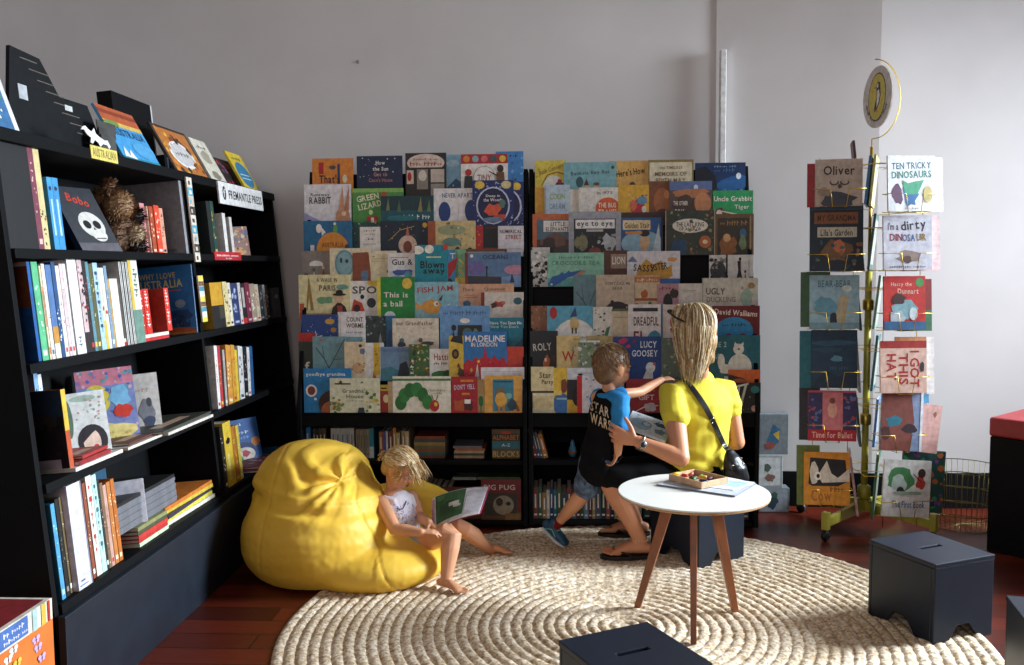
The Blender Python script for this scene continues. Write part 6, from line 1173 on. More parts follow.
spoly([(.02, .2), (.12, .24), (.2, .05), (.15, -.16), (.04, -.36), (.02, -.1)], '#e4e0d8', .0058); spoly([(-.08, .36), (.04, .44), (.06, .32), (-.02, .28)], '#dcd8d0', .0058); spoly([(-.1, .34), (-.28, .3), (-.08, .26)], '#d0782c', .0058); spoly([(-.06, -.46), (.2, -.5), (.08, -.38)], '#d0782c', .0056)
for i, ch in enumerate('abcde fghij klmno pqrst'):
    if ch == ' ': continue
    vs, fs, _w = word_marks(ch); vs = [(x_ * .8, y_) for x_, y_ in vs]; a = math.radians(200 + i * 6.2); r_ = .8
    mb.add([Ts @ (Vector((math.cos(a) * r_ * Rs, math.sin(a) * r_ * Rs, .0046)) + Matrix.Rotation(a + math.pi / 2, 3, 'Z') @ Vector((v[0] * .022, v[1] * .022, 0))) for v in vs], fs, '#4a4440')
mb_s = SPp(mb, 'round_sign'); mb_s['label'] = 'round cream sign with a penguin in a yellow oval'

# ------------------------------------------------------------------ black box stools
STL = M('#101a28', .42, .10, 14, spec=.35, name='dark_navy_lacquer'); STI = M('#0e1218', .5, .1, 14, name='stool_inner')
def stool(c, yaw, label, wx=.30, wy=.33, h=.307):
    r = empty('box_stool', (c[0], c[1], 0)); r.rotation_euler.z = math.radians(yaw); tag(r, label, 'stool', 'dark box stools'); bpy.context.view_layer.update()
    def add(mb, nm): o = mb.build(nm, bevel=.003); o.parent = r; return o
    mb = MB(); sx, sy, t = .052, .0095, .018
    for (x0, x1, y0, y1) in ((-wx / 2, wx / 2, -wy / 2, -sy), (-wx / 2, wx / 2, sy, wy / 2), (-wx / 2, -sx, -sy, sy), (sx, wx / 2, -sy, sy)): pass
    xs, ys = (-wx / 2, -sx, sx, wx / 2), (-wy / 2, -sy, sy, wy / 2); vs = [(x, y, z) for z in (h - t, h) for y in ys for x in xs]; fs = []
    for j in range(3):
        for i in range(3):
            if i == 1 and j == 1: continue
            a = j * 4 + i; fs += [(a, a + 4, a + 5, a + 1), (16 + a, 17 + a, 21 + a, 20 + a)]
    for a, b in ((0, 3), (3, 15), (15, 12), (12, 0)):
        st = {3: 1, 12: 4, -3: -1, -12: -4}[b - a]; k = a
        while k != b: fs.append((k, k + st, 16 + k + st, 16 + k)); k += st
    for a, b in ((5, 6), (6, 10), (10, 9), (9, 5)): fs.append((a, 16 + a, 16 + b, b))
    mb.add(vs, fs, STL); add(mb, 'seat')
    hh = h - t
    def side(w_, pos, ax):
        nw, nh, tw = .075, .062, .03
        pr = [(-w_ / 2, 0), (-nw, 0), (-tw, nh), (tw, nh), (nw, 0), (w_ / 2, 0), (w_ / 2, hh), (-w_ / 2, hh)]
        mb = MB(); mb.prism(pr, ax, pos, pos + (.016 if pos < 0 else -.016), STL); add(mb, 'side_panel')
    side(wx - .004, -wy / 2 + .002, 1); side(wx - .004, wy / 2 - .002, 1); side(wy - .036, -wx / 2 + .002, 0); side(wy - .036, wx / 2 - .002, 0)
    return r


def stool_from(A, B, Dp, label, h=.307):
    """A,B,D: pixel corners of the seat; AB one edge, AD the other"""
    a, b, d = atz(*A, h), atz(*B, h), atz(*Dp, h); ex, ey = b - a, d - a
    c = a + (ex + ey) / 2; ang = math.atan2(ex.y, ex.x)
    stool((c.x, c.y), math.degrees(ang), label, ex.length, ey.length, h)


stool_from((934, 565), (994, 554.6), (870, 539), 'dark navy box stool by the basket, on the right rim of the rug')
a_ = atz(713, 663, .307); b_ = atz(648, 621, .307); d_ = atz(558, 640, .307)
c_ = (a_ + d_) / 2; e_ = (b_ - d_); stool((c_.x, c_.y), math.degrees(math.atan2(e_.y, e_.x)), 'dark navy box stool on the rug in front of the white table', .31, .32)
f_ = atz(698.6, 571, 0); g_ = atz(740, 560, 0); ex = (g_ - f_); ex.normalize(); ey = Vector((-ex.y, ex.x, 0))
c_ = f_ + ex * .15 + ey * .165; WST = c_.copy(); stool((c_.x, c_.y), math.degrees(math.atan2(ex.y, ex.x)), 'dark navy box stool the woman in yellow sits on', .30, .33)
c_ = atz(997, 602, .307); stool((c_.x + .17, c_.y - .13), -12, 'dark stool cut off by the lower right edge of the photo', .30, .33)

# ------------------------------------------------------------------ round table
tc_ = atz(693.3, 491.0, .512); TX, TY = tc_.x, tc_.y; TH = .512; TR_ = .293
tb = empty('round_table', (TX, TY, 0)); bpy.context.view_layer.update(); tag(tb, 'small round white-topped table with splayed wooden legs on the rug', 'table')
WOOD = M('#8a5230', .42, .25, 9, bump=.1, name='warm_walnut_leg')
mb = MB(); T = Matrix.Translation((TX, TY, 0)); mb.lathe([(.001, TH - .016), (TR_ - .006, TH - .016), (TR_ - .001, TH - .013), (TR_ - .001, TH - .006)], '#b98f62', 72, T)
mb.lathe([(TR_ - .001, TH - .006), (TR_, TH - .004), (TR_ - .001, TH - .0005), (TR_ - .003, TH), (.001, TH)], M('#e8e6de', .35, .02, 10, name='white_laminate'), 72, T)
o = mb.build('table_top', smooth=False); o.parent = tb; o.matrix_parent_inverse = tb.matrix_world.inverted()
for (pt, pb) in (((659, 517), (637.5, 608.5)), ((693, 518), (693.5, 645)), ((712, 517), (735, 612.5))):
    B_ = atz(*pb, .006); v_ = Vector((B_.x - TX, B_.y - TY, 0)); d = v_.normalized(); top = Vector((TX, TY, TH - .016)) + d * .085; n_ = Vector((-d.y, d.x, 0)); B_ = Vector((B_.x, B_.y, .011)) 
    mb = MB(); vs = []
    for P_, a_, b_ in ((B_, .013, .011), (top, .024, .014)):
        vs += [P_ + d * s * a_ + n_ * q_ * b_ for s, q_ in ((-1, -1), (1, -1), (1, 1), (-1, 1))]
    mb.add(vs, [(3, 2, 1, 0), (4, 5, 6, 7), (0, 1, 5, 4), (1, 2, 6, 5), (2, 3, 7, 6), (3, 0, 4, 7)], WOOD)
    o = mb.build('leg', bevel=.003); o.parent = tb; o.matrix_parent_inverse = tb.matrix_world.inverted()
mb = MB()
for k in range(3): mb.box(-.11, .11, -.018, .018, TH - .036, TH - .016, WOOD, T @ Matrix.Rotation(math.radians(60 * k), 4, 'Z'))
o = mb.build('leg_brace'); o.parent = tb; o.matrix_parent_inverse = tb.matrix_world.inverted()
# notebooks and crayon box on it
def quad_box(pix, z0, t, mat, name, edge=None):
    P_ = [atz(x, y, z0 + t) for x, y in pix]; mb = MB()
    vs = [Vector((p.x, p.y, z0)) for p in P_] + [Vector((p.x, p.y, z0 + t)) for p in P_]
    mb.add(vs, [(3, 2, 1, 0), (0, 1, 5, 4), (1, 2, 6, 5), (2, 3, 7, 6), (3, 0, 4, 7)], edge or mat); mb.add(vs[4:], [(0, 1, 2, 3)], mat)
    return mb, P_
mb, P_ = quad_box([(656.5, 484), (735, 495.5), (756, 483), (684, 474)], TH + .0006, .007, '#c3c8d2', 'drawing_pad', '#6f7684')
o = mb.build('drawing_pad'); tag(o, 'grey drawing pad lying under the crayon box on the white table', 'drawing pad')
mb, P_ = quad_box([(676, 482.5), (733, 490), (754.5, 482), (700, 475)], TH + .0082, .0016, '#dfe4ea', 'sheet')
c0, c1, c2, c3 = P_
def onq(u, v, z): return c0 + (c1 - c0) * u + (c3 - c0) * v + Vector((0, 0, z))
mb.add([onq(.55, .3, .0003), onq(.95, .3, .0003), onq(.95, .85, .0003), onq(.55, .85, .0003)], [(0, 1, 2, 3)], '#a9cbdc')
o = mb.build('paper_sheet'); tag(o, 'white sheet with a pale blue drawing on the table', 'paper')
zb = TH + .0102
pa, pb_, pc_ = atz(668.8, 480, zb), atz(701.5, 489, zb), atz(730.5, 485, zb)
ex = (pb_ - pa); ey = (pc_ - pb_); L1, L2 = ex.length, min(ey.length, .17); ex.normalize(); ey = Vector((-ex.y, ex.x, 0))
Tb = frame((pa.x, pa.y, zb), ex, ey, (0, 0, 1)); LW = M('#c9a27c', .55, .15, 30, name='pale_beech')
bxr = empty('crayon_box', Tb @ Vector((L1 / 2, .08, 0))); bpy.context.view_layer.update(); tag(bxr, 'open pale wooden box of worn crayons on the white table', 'box')
W1, W2, hB = L1, .15, .026
for nm, b in (('base', (0, W1, 0, W2, 0, .004)), ('side_panel', (0, W1, 0, .005, .004, hB)), ('side_panel', (0, W1, W2 - .005, W2, .004, hB)), ('side_panel', (0, .005, .005, W2 - .005, .004, hB)), ('side_panel', (W1 - .005, W1, .005, W2 - .005, .004, hB))):
    mb = MB(); mb.box(*b, LW, Tb); o = mb.build(nm, bevel=.001); o.parent = bxr; o.matrix_parent_inverse = bxr.matrix_world.inverted()
rnd = random.Random(12)
CC = [('yellow', '#e0c22c'), ('orange', '#d8732c'), ('dark green', '#1f6a3c'), ('navy blue', '#1f2f6a'), ('red', '#b8282c'), ('brown', '#5a3424'), ('gold', '#d8a02c'), ('black', '#1c1c20'), ('pink', '#d87a6c'), ('light green', '#7aa84a'), ('plum', '#5a2848'), ('pale yellow', '#e6d878')]
for i, (nm, c) in enumerate(CC):
    u, v = .013 + (W1 - .03) * ((i % 4) / 3), .028 + (W2 - .058) * ((i // 4) / 2); a = rnd.uniform(0, 180); z = .0115 + (.013 if i in (0, 2, 3, 6) else 0)
    mb = MB(); Tt = Tb @ Matrix.Translation((u, v, z)) @ Matrix.Rotation(math.radians(a), 4, 'Z') @ Matrix.Rotation(math.radians(90), 4, 'Y')
    mb.lathe([(.0015, -.018), (.0065, -.014), (.007, .012), (.005, .0175)], c, 10, Tt); o = mb.build('crayon', smooth=True); tag(o, f'stubby {nm} crayon in the wooden box', 'crayon', 'crayons in the wooden box')

# ------------------------------------------------------------------ red-topped bench and wire basket
q = atz(985, 417, .47); bench_y = 4.35
px_l = x_at(989, bench_y, .4); zt = aty(989, 417, bench_y).z; zc = aty(989, 436, bench_y).z
bn = empty('bench', (px_l + .4, bench_y + .2, 0)); bpy.context.view_layer.update(); tag(bn, 'black bench with a red padded top by the right wall', 'bench')
Tn = Matrix.Translation((px_l, bench_y, 0)) @ Matrix.Rotation(math.radians(-48), 4, 'Z')
for nm, b, m_ in (('body', (0, .9, 0, .42, .0, zc - .002), BLK), ('cushion', (-.006, .91, -.006, .43, zc, zt), M('#8f1d22', .45, .1, 20, bump=.1, name='red_vinyl'))):
    mb = MB(); mb.box(*b, m_, Tn); o = mb.build(nm, bevel=.012 if nm == 'cushion' else .003); o.parent = bn; o.matrix_parent_inverse = bn.matrix_world.inverted()
mb = MB(); mb.lathe([(.03, 0), (.06, .004), (.065, .02), (.05, .03), (.01, .032)], '#17181b', 20, Tn @ Matrix.Translation((.16, .26, zt + .001))); o = mb.build('dish', smooth=True); tag(o, 'small black dish on the red bench cushion', 'dish')
bc = atz(958, 540, .0); bX, bY = x_at(962, 4.78, .2), 4.78
bk = empty('wire_basket', (bX, bY, 0)); bpy.context.view_layer.update(); tag(bk, 'round brass wire basket on the floor between spinner and bench', 'basket')
GB = M('#6b5d2a', .45, .15, 20, metal=.6, name='dark_olive_wire')  # dark olive metal for the basket hoops and uprights
rr = lambda z: .17 + .03 * z / .3
mb = MB()
for z in (.003, .08, .16, .24, .31):
    n = 48; mb.tube([(bX + rr(z) * math.cos(6.2832 * i / n), bY + rr(z) * math.sin(6.2832 * i / n), z + .003) for i in range(n)], .0026, GB, 6, closed=True)
for a in range(9):
    an = math.pi * a / 9; mb.tube([(bX - .17 * math.cos(an), bY - .17 * math.sin(an), .004), (bX + .17 * math.cos(an), bY + .17 * math.sin(an), .004)], .0015, GB, 5)
o = mb.build('hoops', smooth=True); o.parent = bk; o.matrix_parent_inverse = bk.matrix_world.inverted()
mb = MB()
for i in range(44):
    a = 6.2832 * i / 44; mb.tube([(bX + rr(0) * math.cos(a), bY + rr(0) * math.sin(a), .003), (bX + rr(.31) * math.cos(a), bY + rr(.31) * math.sin(a), .313)], .0014, GB, 5)
o = mb.build('upright_wires', smooth=True); o.parent = bk; o.matrix_parent_inverse = bk.matrix_world.inverted()

# ------------------------------------------------------------------ orange counter box with a boxed set on it, lower left
yb = 1.96; XR = x_at(52, yb + .34, .5)
zt = aty(52, 617, yb + .34).z
ORG = M('#d8722a', .55, .08, 15, name='orange_card')
mb = MB(); Tq = Matrix.Translation((XR, yb, 0)) @ Matrix.Rotation(math.radians(0), 4, 'Z')
mb.box(-.34, 0, 0, .34, 0.001, zt, ORG, Tq)
BUT = []
rnd = random.Random(4)
for i in range(26):
    u, v = rnd.uniform(.04, .96), .98 - .5 * (i // 5) * .16 - rnd.uniform(.01, .05); c = rnd.choice(['#ece6e0', '#ece6e0', '#c9a8d8', '#e6c44a', '#9a7ab8'])
    BUT += [('e', u - .028, v + .008, .024, .014, c), ('e', u + .028, v + .01, .024, .014, c), ('e', u - .02, v - .012, .016, .01, c), ('e', u + .02, v - .01, .016, .01, c), ('r', u - .004, v - .016, u + .004, v + .02, '#4a2a20')]
paint(mb, BUT, .34, zt, lambda x, z, o: Tq @ Vector((o, x, z)), eps=.00006)
paint(mb, BUT, .34, zt, lambda x, z, o: Tq @ Vector((x - .34, -o, z)), eps=.00006)
o = mb.build('display_box', bevel=.002); tag(o, 'bright orange card box printed with small butterflies at the lower left', 'box')
mb = MB(); t_ = .058
mb.box(-.33, .005, .0, .33, zt + .001, zt + t_, '#d8cfc0', Tq)
paint(mb, [('r', 0, 0, 1, 1, '#ded6c4'), ('r', .02, 0, .07, 1, '#b8342c'), ('r', .10, 0, .14, 1, '#c8b47c'), ('r', .2, 0, .26, 1, '#d8c84a'), ('r', .3, .1, .66, .95, '#4a6fb0'), ('t', 'My First', .48, .66, .26, .24, '#e6e2f0'), ('t', 'Library Box', .5, .32, .3, .22, '#e6e2f0'), ('r', .72, 0, .78, 1, '#a8c4c0'), ('r', .84, 0, .9, 1, '#e0b84a'), ('r', .93, 0, .96, 1, '#b8342c')], .33, t_, lambda x, z, o: Tq @ Vector((.005 + o, x, zt + .001 + z * .98)))
paint(mb, [('r', .04, .04, .96, .96, '#7a1f22'), ('b', .4, .5, .3, .3, '#5a1a1c'), ('b', .7, .3, .2, .12, '#2a2f48'), ('s', 20, .1, .1, .9, .9, .03, ['#a8682c', '#3a2430'], 3)], .335, .33, lambda x, y, o: Tq @ Vector((x - .33, y, zt + t_ + o)))
o = mb.build('boxed_set', bevel=.001); tag(o, 'red-topped boxed book set with a blue label on the orange box', 'boxed books')
# ------------------------------------------------------------------ bodies: lofted limbs fused into one surface
def ring_frame(t, side):
    t = t.normalized(); a = (Vector(side) - t * Vector(side).dot(t))
    if a.length < 1e-5: a = t.orthogonal()
    a.normalize(); return a, t.cross(a)


class Body(MB):
    def limb(s, pts, side=(1, 0, 0), mat=None, seg=14, caps=True):
        """pts: [(pos, r_side, r_other)], closed with rounded caps"""
        P = [(Vector(p[0]), p[1], p[2] if len(p) > 2 else p[1]) for p in pts]; mat = mat or s.mats[0]
        if caps:
            t0 = (P[0][0] - P[1][0]).normalized(); t1 = (P[-1][0] - P[-2][0]).normalized()
            a, b = P[0], P[-1]
            P = [(a[0] + t0 * min(a[1:]) * k, a[1] * q, a[2] * q) for k, q in ((.92, .38), (.7, .71), (.38, .92))] + P + [(b[0] + t1 * min(b[1:]) * k, b[1] * q, b[2] * q) for k, q in ((.38, .92), (.7, .71), (.92, .38))]
        vs, fs = [], []; n = len(P)
        for i in range(n):
            t = P[min(i + 1, n - 1)][0] - P[max(i - 1, 0)][0]; a, b = ring_frame(t, side)
            for k in range(seg):
                an = 2 * math.pi * k / seg; vs.append(P[i][0] + a * math.cos(an) * P[i][1] + b * math.sin(an) * P[i][2])
        for i in range(n - 1):
            for k in range(seg): fs.append((i * seg + k, i * seg + (k + 1) % seg, (i + 1) * seg + (k + 1) % seg, (i + 1) * seg + k))
        fs.append(tuple(range(seg))[::-1]); fs.append(tuple((n - 1) * seg + k for k in range(seg)))
        s.add(vs, fs, mat)

    def ball(s, c, r, mat=None, rot=None, seg=16):
        r = (r, r, r) if not isinstance(r, (tuple, list)) else r; mat = mat or s.mats[0]; R = rot or Matrix.Identity(3)
        vs, fs = [], []; m = seg // 2
        for i in range(1, m):
            for k in range(seg):
                th = math.pi * i / m; ph = 2 * math.pi * k / seg
                vs.append(Vector(c) + R @ Vector((r[0] * math.sin(th) * math.cos(ph), r[1] * math.sin(th) * math.sin(ph), r[2] * math.cos(th))))
        n = len(vs); vs += [Vector(c) + R @ Vector((0, 0, r[2])), Vector(c) + R @ Vector((0, 0, -r[2]))]
        for i in range(m - 2):
            for k in range(seg): fs.append((i * seg + k, (i + 1) * seg + k, (i + 1) * seg + (k + 1) % seg, i * seg + (k + 1) % seg))
        for k in range(seg): fs.append((n, k, (k + 1) % seg)); fs.append((n + 1, (m - 2) * seg + (k + 1) % seg, (m - 2) * seg + k))
        s.add(vs, fs, mat)

    def fuse(s, name, mat, vox=.004, smooth=6, fac=.5, parent=None, post=None):
        me = bpy.data.meshes.new(name); me.from_pydata(s.v, [], s.f); bm = bmesh.new(); bm.from_mesh(me); bmesh.ops.recalc_face_normals(bm, faces=bm.faces); bm.to_mesh(me); bm.free()
        tmp = bpy.data.objects.new('tmp', me); COL.objects.link(tmp)
        r = tmp.modifiers.new('r', 'REMESH'); r.mode = 'VOXEL'; r.voxel_size = vox; r.adaptivity = 0
        if smooth: q = tmp.modifiers.new('s', 'SMOOTH'); q.iterations = smooth; q.factor = fac
        dg = bpy.context.evaluated_depsgraph_get(); out = bpy.data.meshes.new_from_object(tmp.evaluated_get(dg), depsgraph=dg)
        bpy.data.objects.remove(tmp); bpy.data.meshes.remove(me)
        out.name = name; out.materials.clear(); out.materials.append(mat)
        if post:
            out.update(); nr = [v.normal.copy() for v in out.vertices]
            for v, n_ in zip(out.vertices, nr): v.co = post(v.co.copy(), n_)
        out.polygons.foreach_set('use_smooth', [True] * len(out.polygons)); out.update()
        o = bpy.data.objects.new(name, out); COL.objects.link(o)
        if parent: o.parent = parent; bpy.context.view_layer.update(); o.matrix_parent_inverse = parent.matrix_world.inverted()
        return o


def under(o, parent):
    o.parent = parent; bpy.context.view_layer.update(); o.matrix_parent_inverse = parent.matrix_world.inverted(); return o


def skin_mat(name, c, c2):
    m = M(c, .48, .06, 9, name=name); b = m.node_tree.nodes['Principled BSDF']
    b.inputs['Subsurface Weight'].default_value = .12; b.inputs['Subsurface Radius'].default_value = (.02, .008, .004); b.inputs['Subsurface Scale'].default_value = .4
    return m


def px3(px, py, y): return aty(px, py, y)


def V(*a): return Vector(a)


def hand(B, wrist, fdir, palm_n, thumb_side, s=1.0, curl=25, spread=4, fingers=None):
    """palm with five separate fingers. fdir: towards the fingertips, palm_n: out of the palm, thumb_side: towards the thumb"""
    f = Vector(fdir).normalized(); n = Vector(palm_n); n = (n - f * n.dot(f)).normalized(); t = Vector(thumb_side); t = (t - f * t.dot(f) - n * t.dot(n)).normalized()
    w = Vector(wrist)
    B.limb([(w - f * .01 * s, .021 * s, .016 * s), (w + f * .02 * s, .027 * s, .014 * s), (w + f * .055 * s, .036 * s, .013 * s), (w + f * .082 * s, .037 * s, .012 * s)], side=t)
    B.ball(w + f * .035 * s + t * .022 * s + n * .006 * s, (.018 * s,) * 3)
    for i in range(4):
        off = (1.5 - i) * .0195 * s; L = (.068, .076, .071, .056)[i] * s * .96; r = (.0092, .0096, .0092, .0080)[i] * s
        c = (fingers or [curl] * 4)[i]; a = math.radians((1.5 - i) * spread)
        p = w + f * .080 * s + t * off; d = (f * math.cos(a) + t * math.sin(a)).normalized(); pts = [(p - d * .02 * s, r * 1.05), (p, r * 1.05)]
        ax = d.cross(n).normalized()
        for k, (fr, ck) in enumerate(((.45, .6), (.3, 1.1), (.25, 1.0))):
            d = Matrix.Rotation(math.radians(c * ck), 3, ax) @ d; p = p + d * L * fr; pts.append((p, r * (1.0, .93, .8)[k]))
        B.limb(pts, side=t, seg=10)
    d = (f * .55 + t * .75 + n * .25).normalized(); p = w + f * .028 * s + t * .024 * s; pts = [(p, .0125 * s)]
    for L, q in ((.034, .0118), (.028, .0102), (.022, .0085)):
        p = p + d * L * s; pts.append((p, q * s)); d = (d + f * .22 + n * .1).normalized()
    B.limb(pts, side=n, seg=10)


def foot(B, ankle, fdir, s=1.0, floor=0.0, side=None, th=0.0):
    """bare foot flat on the floor; fdir horizontal towards the toes; side: unit towards the big toe"""
    f = Vector(fdir); f.z = 0; f.normalize(); sd = Vector(side) if side is not None else f.cross(V(0, 0, 1)); A = Vector(ankle); g = Vector((A.x, A.y, floor))
    L = .24 * s
    heel = g - f * L * .2
    B.limb([(heel + V(0, 0, .026 * s), .022 * s, .024 * s), (g + V(0, 0, .034 * s), .028 * s, .032 * s), (g + f * L * .22 + V(0, 0, .034 * s), .030 * s, .030 * s), (g + f * L * .42 + V(0, 0, .024 * s), .036 * s, .021 * s), (g + f * L * .56 + V(0, 0, .015 * s), .038 * s, .0135 * s)], side=sd)
    B.limb([(A, .025 * s, .028 * s), (g + V(0, 0, .035 * s), .024 * s, .032 * s)], side=sd)
    for i, (o_, l_, r_) in enumerate(((.026, .052, .0125), (.011, .05, .0085), (-.003, .044, .008), (-.016, .037, .0075), (-.028, .028, .0072))):
        b = g + f * (L * .55 - abs(i - 1) * .004 * s) + sd * o_ * s + V(0, 0, r_ * s * 1.1)
        B.limb([(b - f * .015 * s, r_ * s), (b + f * l_ * s * .5 + V(0, 0, .002 * s), r_ * s), (b + f * l_ * s, r_ * s * .9)], side=sd, seg=8)


def head_axes(face, up):
    f = Vector(face).normalized(); u = Vector(up); u = (u - f * u.dot(f)).normalized(); l = u.cross(f); return f, u, l   # l = the person's left


def head(B, c, face, up, s=1.0, child=False):
    """c = centre of the skull; s scales a head .22 m tall"""
    f, u, l = head_axes(face, up); R = Matrix((l, f, u)).transposed(); g = lambda a, b, d: Vector(c) + (l * a + f * b + u * d) * s
    B.ball(g(0, -.008, .018), (.074 * s, .092 * s, .088 * s), rot=R, seg=24)
    B.ball(g(0, .018, -.03), (.060 * s, .066 * s, .072 * s), rot=R, seg=20)
    cw = .03 if child else .024
    for q in (-1, 1):
        B.ball(g(q * .034, .042, -.036), (cw * s, .030 * s, .030 * s), rot=R)
        B.ball(g(q * .030, .068, .014), (.022 * s, .012 * s, .008 * s), rot=R)      # brow
        # ear: helix, lobe
        B.ball(g(q * .074, -.012, -.008), (.007 * s, .019 * s, .027 * s), rot=R @ Matrix.Rotation(q * -.3, 3, 'Z')); B.ball(g(q * .073, -.006, -.034), (.006 * s, .01 * s, .01 * s), rot=R)
    B.ball(g(0, .052, -.078), (.022 * s, .018 * s, .016 * s), rot=R)                # chin
    B.limb([(g(0, .072, .010), .009 * s), (g(0, .086, -.012), .009 * s), (g(0, .096, -.026), .011 * s)], side=l, seg=10)
    for q in (-1, 1): B.ball(g(q * .011, .084, -.028), .008 * s)
    B.ball(g(0, .076, -.050), (.020 * s, .010 * s, .006 * s), rot=R); B.ball(g(0, .074, -.060), (.017 * s, .010 * s, .006 * s), rot=R)
    return f, u, l, g


def face_details(parent, c, face, up, s, iris='#3f5a70'):
    f, u, l = head_axes(face, up); g = lambda a, b, d: Vector(c) + (l * a + f * b + u * d) * s; R = Matrix((l, f, u)).transposed()
    for q in (-1, 1):
        B = Body(); B.m('#e8e2dc'); B.ball(g(q * .031, .0675, -.004), .0115 * s, '#d8cec6'); B.ball(g(q * .031, .0745, -.005), (.006 * s, .005 * s, .006 * s), iris, rot=R); B.ball(g(q * .031, .0778, -.005), (.003 * s, .002 * s, .003 * s), '#0c0c0e', rot=R)
        o = B.build('eye', smooth=True); under(o, parent)
        B = Body(); B.m('#6a4a34'); B.limb([(g(q * .016, .0815, .022), .0022 * s), (g(q * .032, .0805, .027), .003 * s), (g(q * .048, .071, .021), .0018 * s)], '#6a4a34' and (0, 0, 1), '#6a4a34', seg=8); o = B.build('eyebrow', smooth=True); under(o, parent)
    B = Body(); B.m('#b5635c'); B.ball(g(0, .0838, -.0535), (.017 * s, .0045 * s, .0035 * s), '#b5635c', rot=R); B.ball(g(0, .0825, -.059), (.014 * s, .0045 * s, .004 * s), '#b5635c', rot=R)
    under(B.build('lips', smooth=True), parent)


def locks(name, strands, mats, parent, r=.004, seg=6, taper=lambda t: .9 * (1 - t) ** .45 + .12):
    mb = MB(); rnd = random.Random(len(strands))
    for i, pts in enumerate(strands): mb.tube(pts, r * rnd.uniform(.7, 1.25), rnd.choice(mats), seg, rf=taper)
    return under(mb.build(name, smooth=True), parent)


def HM(c): return M(c, .42, .18, 60)


def cloth_mat(c, name, rough=.85, scale=220, bump=.25, spec=.25):
    return M(c, rough, .05, scale, bump=bump, name=name, spec=spec)


def folds(amp, freq, axis, seed=0, jitter=.5):
    A = Vector(axis).normalized()
    def f(co, n):
        q = noise.noise(co * 6 + V(seed, 0, 0)) * jitter
        w = math.sin(co.dot(A) * freq + q * 7 + noise.noise(co * 13) * 1.5)
        return co + n * amp * (abs(w) ** .7 * (1 if w > 0 else -1)) * (.5 + .5 * noise.noise(co * 5 + V(3, seed, 1)) + .35)
    return f


# ================================================================== yellow bean bag
def beanbag():
    y = 4.12; B = Body(); mat = M('#ecc044', .5, .03, 6, name='yellow_coated_canvas', spec=.4); B.m(mat)
    B.ball(V(-1.105, 3.97, .185), (.362, .372, .29), seg=36)
    B.ball(V(-1.155, 4.06, .33), (.285, .31, .262), seg=32)
    B.ball(V(-.84, 3.87, .075), (.325, .27, .118), seg=32)
    B.ball(V(-.74, 4.12, .08), (.24, .22, .125), seg=28)
    B.ball(V(-.76, 4.33, .17), (.22, .13, .18), seg=24)
    B.ball(V(-.66, 4.35, .16), (.14, .11, .165), seg=20)
    pin = px3(338, 484, 3.82)
    def post(co, n):
        d = co - pin; r = d.length; an = math.atan2(d.z, d.x)
        # gathered folds fanning out of the mouth of the bag
        if r < .42 and n.y < .55:
            k = math.exp(-((r - .10) / .13) ** 2); w = math.sin(an * 8 + noise.noise(co * 5) * 4.5 + r * 16)
            wg = .25 + .9 * max(0, math.cos(an - 2.5)); co = co + n * (.015 * wg * k * (abs(w) ** .6 * (1 if w > 0 else -1)))
            fl = 1 / (1 + math.exp((math.hypot((d.x + .03) / 1.0, (d.z - .01) / 1.15) - .085) / .006)); co = co + n * .012 * fl * (1 if d.x < .05 else .3) - n * .012 * math.exp(-(r / .03) ** 2)
        # long horizontal drag lines below the gather, running to the seat
        z = co.z; band = math.exp(-((z - .335 + .12 * (co.x + .9)) / .045) ** 2); w2 = math.sin((z * 1.0 + .10 * co.x + .02 * noise.noise(co * 6)) * 72)
        co = co + n * .0105 * w2 * band * (1 if n.y < .3 else .4)
        co = co + n * (.010 * noise.noise(co * 4.2) + .004 * noise.noise(V(co.x * 7, co.y * 7, co.z * 22)) + .0016 * noise.noise(co * 40))
        for sx, sl in ((-1.30, .10), (-.74, -.55)):          # stitched panel seams
            dd = co.x - (sx + sl * (co.z - .1)) if co.y < 4.1 else 9
            if abs(dd) < .02: co = co - n * .006 * math.exp(-(dd / .0045) ** 2)
        dd = co.z - (.385 - .10 * (co.x + 1.05))
        if co.x < -.78 and n.y < .2: co = co + n * .010 * (1 / (1 + math.exp(-dd / .006)) - .5) - n * .004 * math.exp(-(dd / .005) ** 2)
        co.z = max(co.z, .013)
        return co
    o = B.fuse('bean_bag', mat, vox=.0085, smooth=40, post=post)
    tag(o, 'big slumped yellow bean bag the girl sits in on the rug edge', 'bean bag')
    surf = None
    return o, surf


BEAN, bean_surf = beanbag()

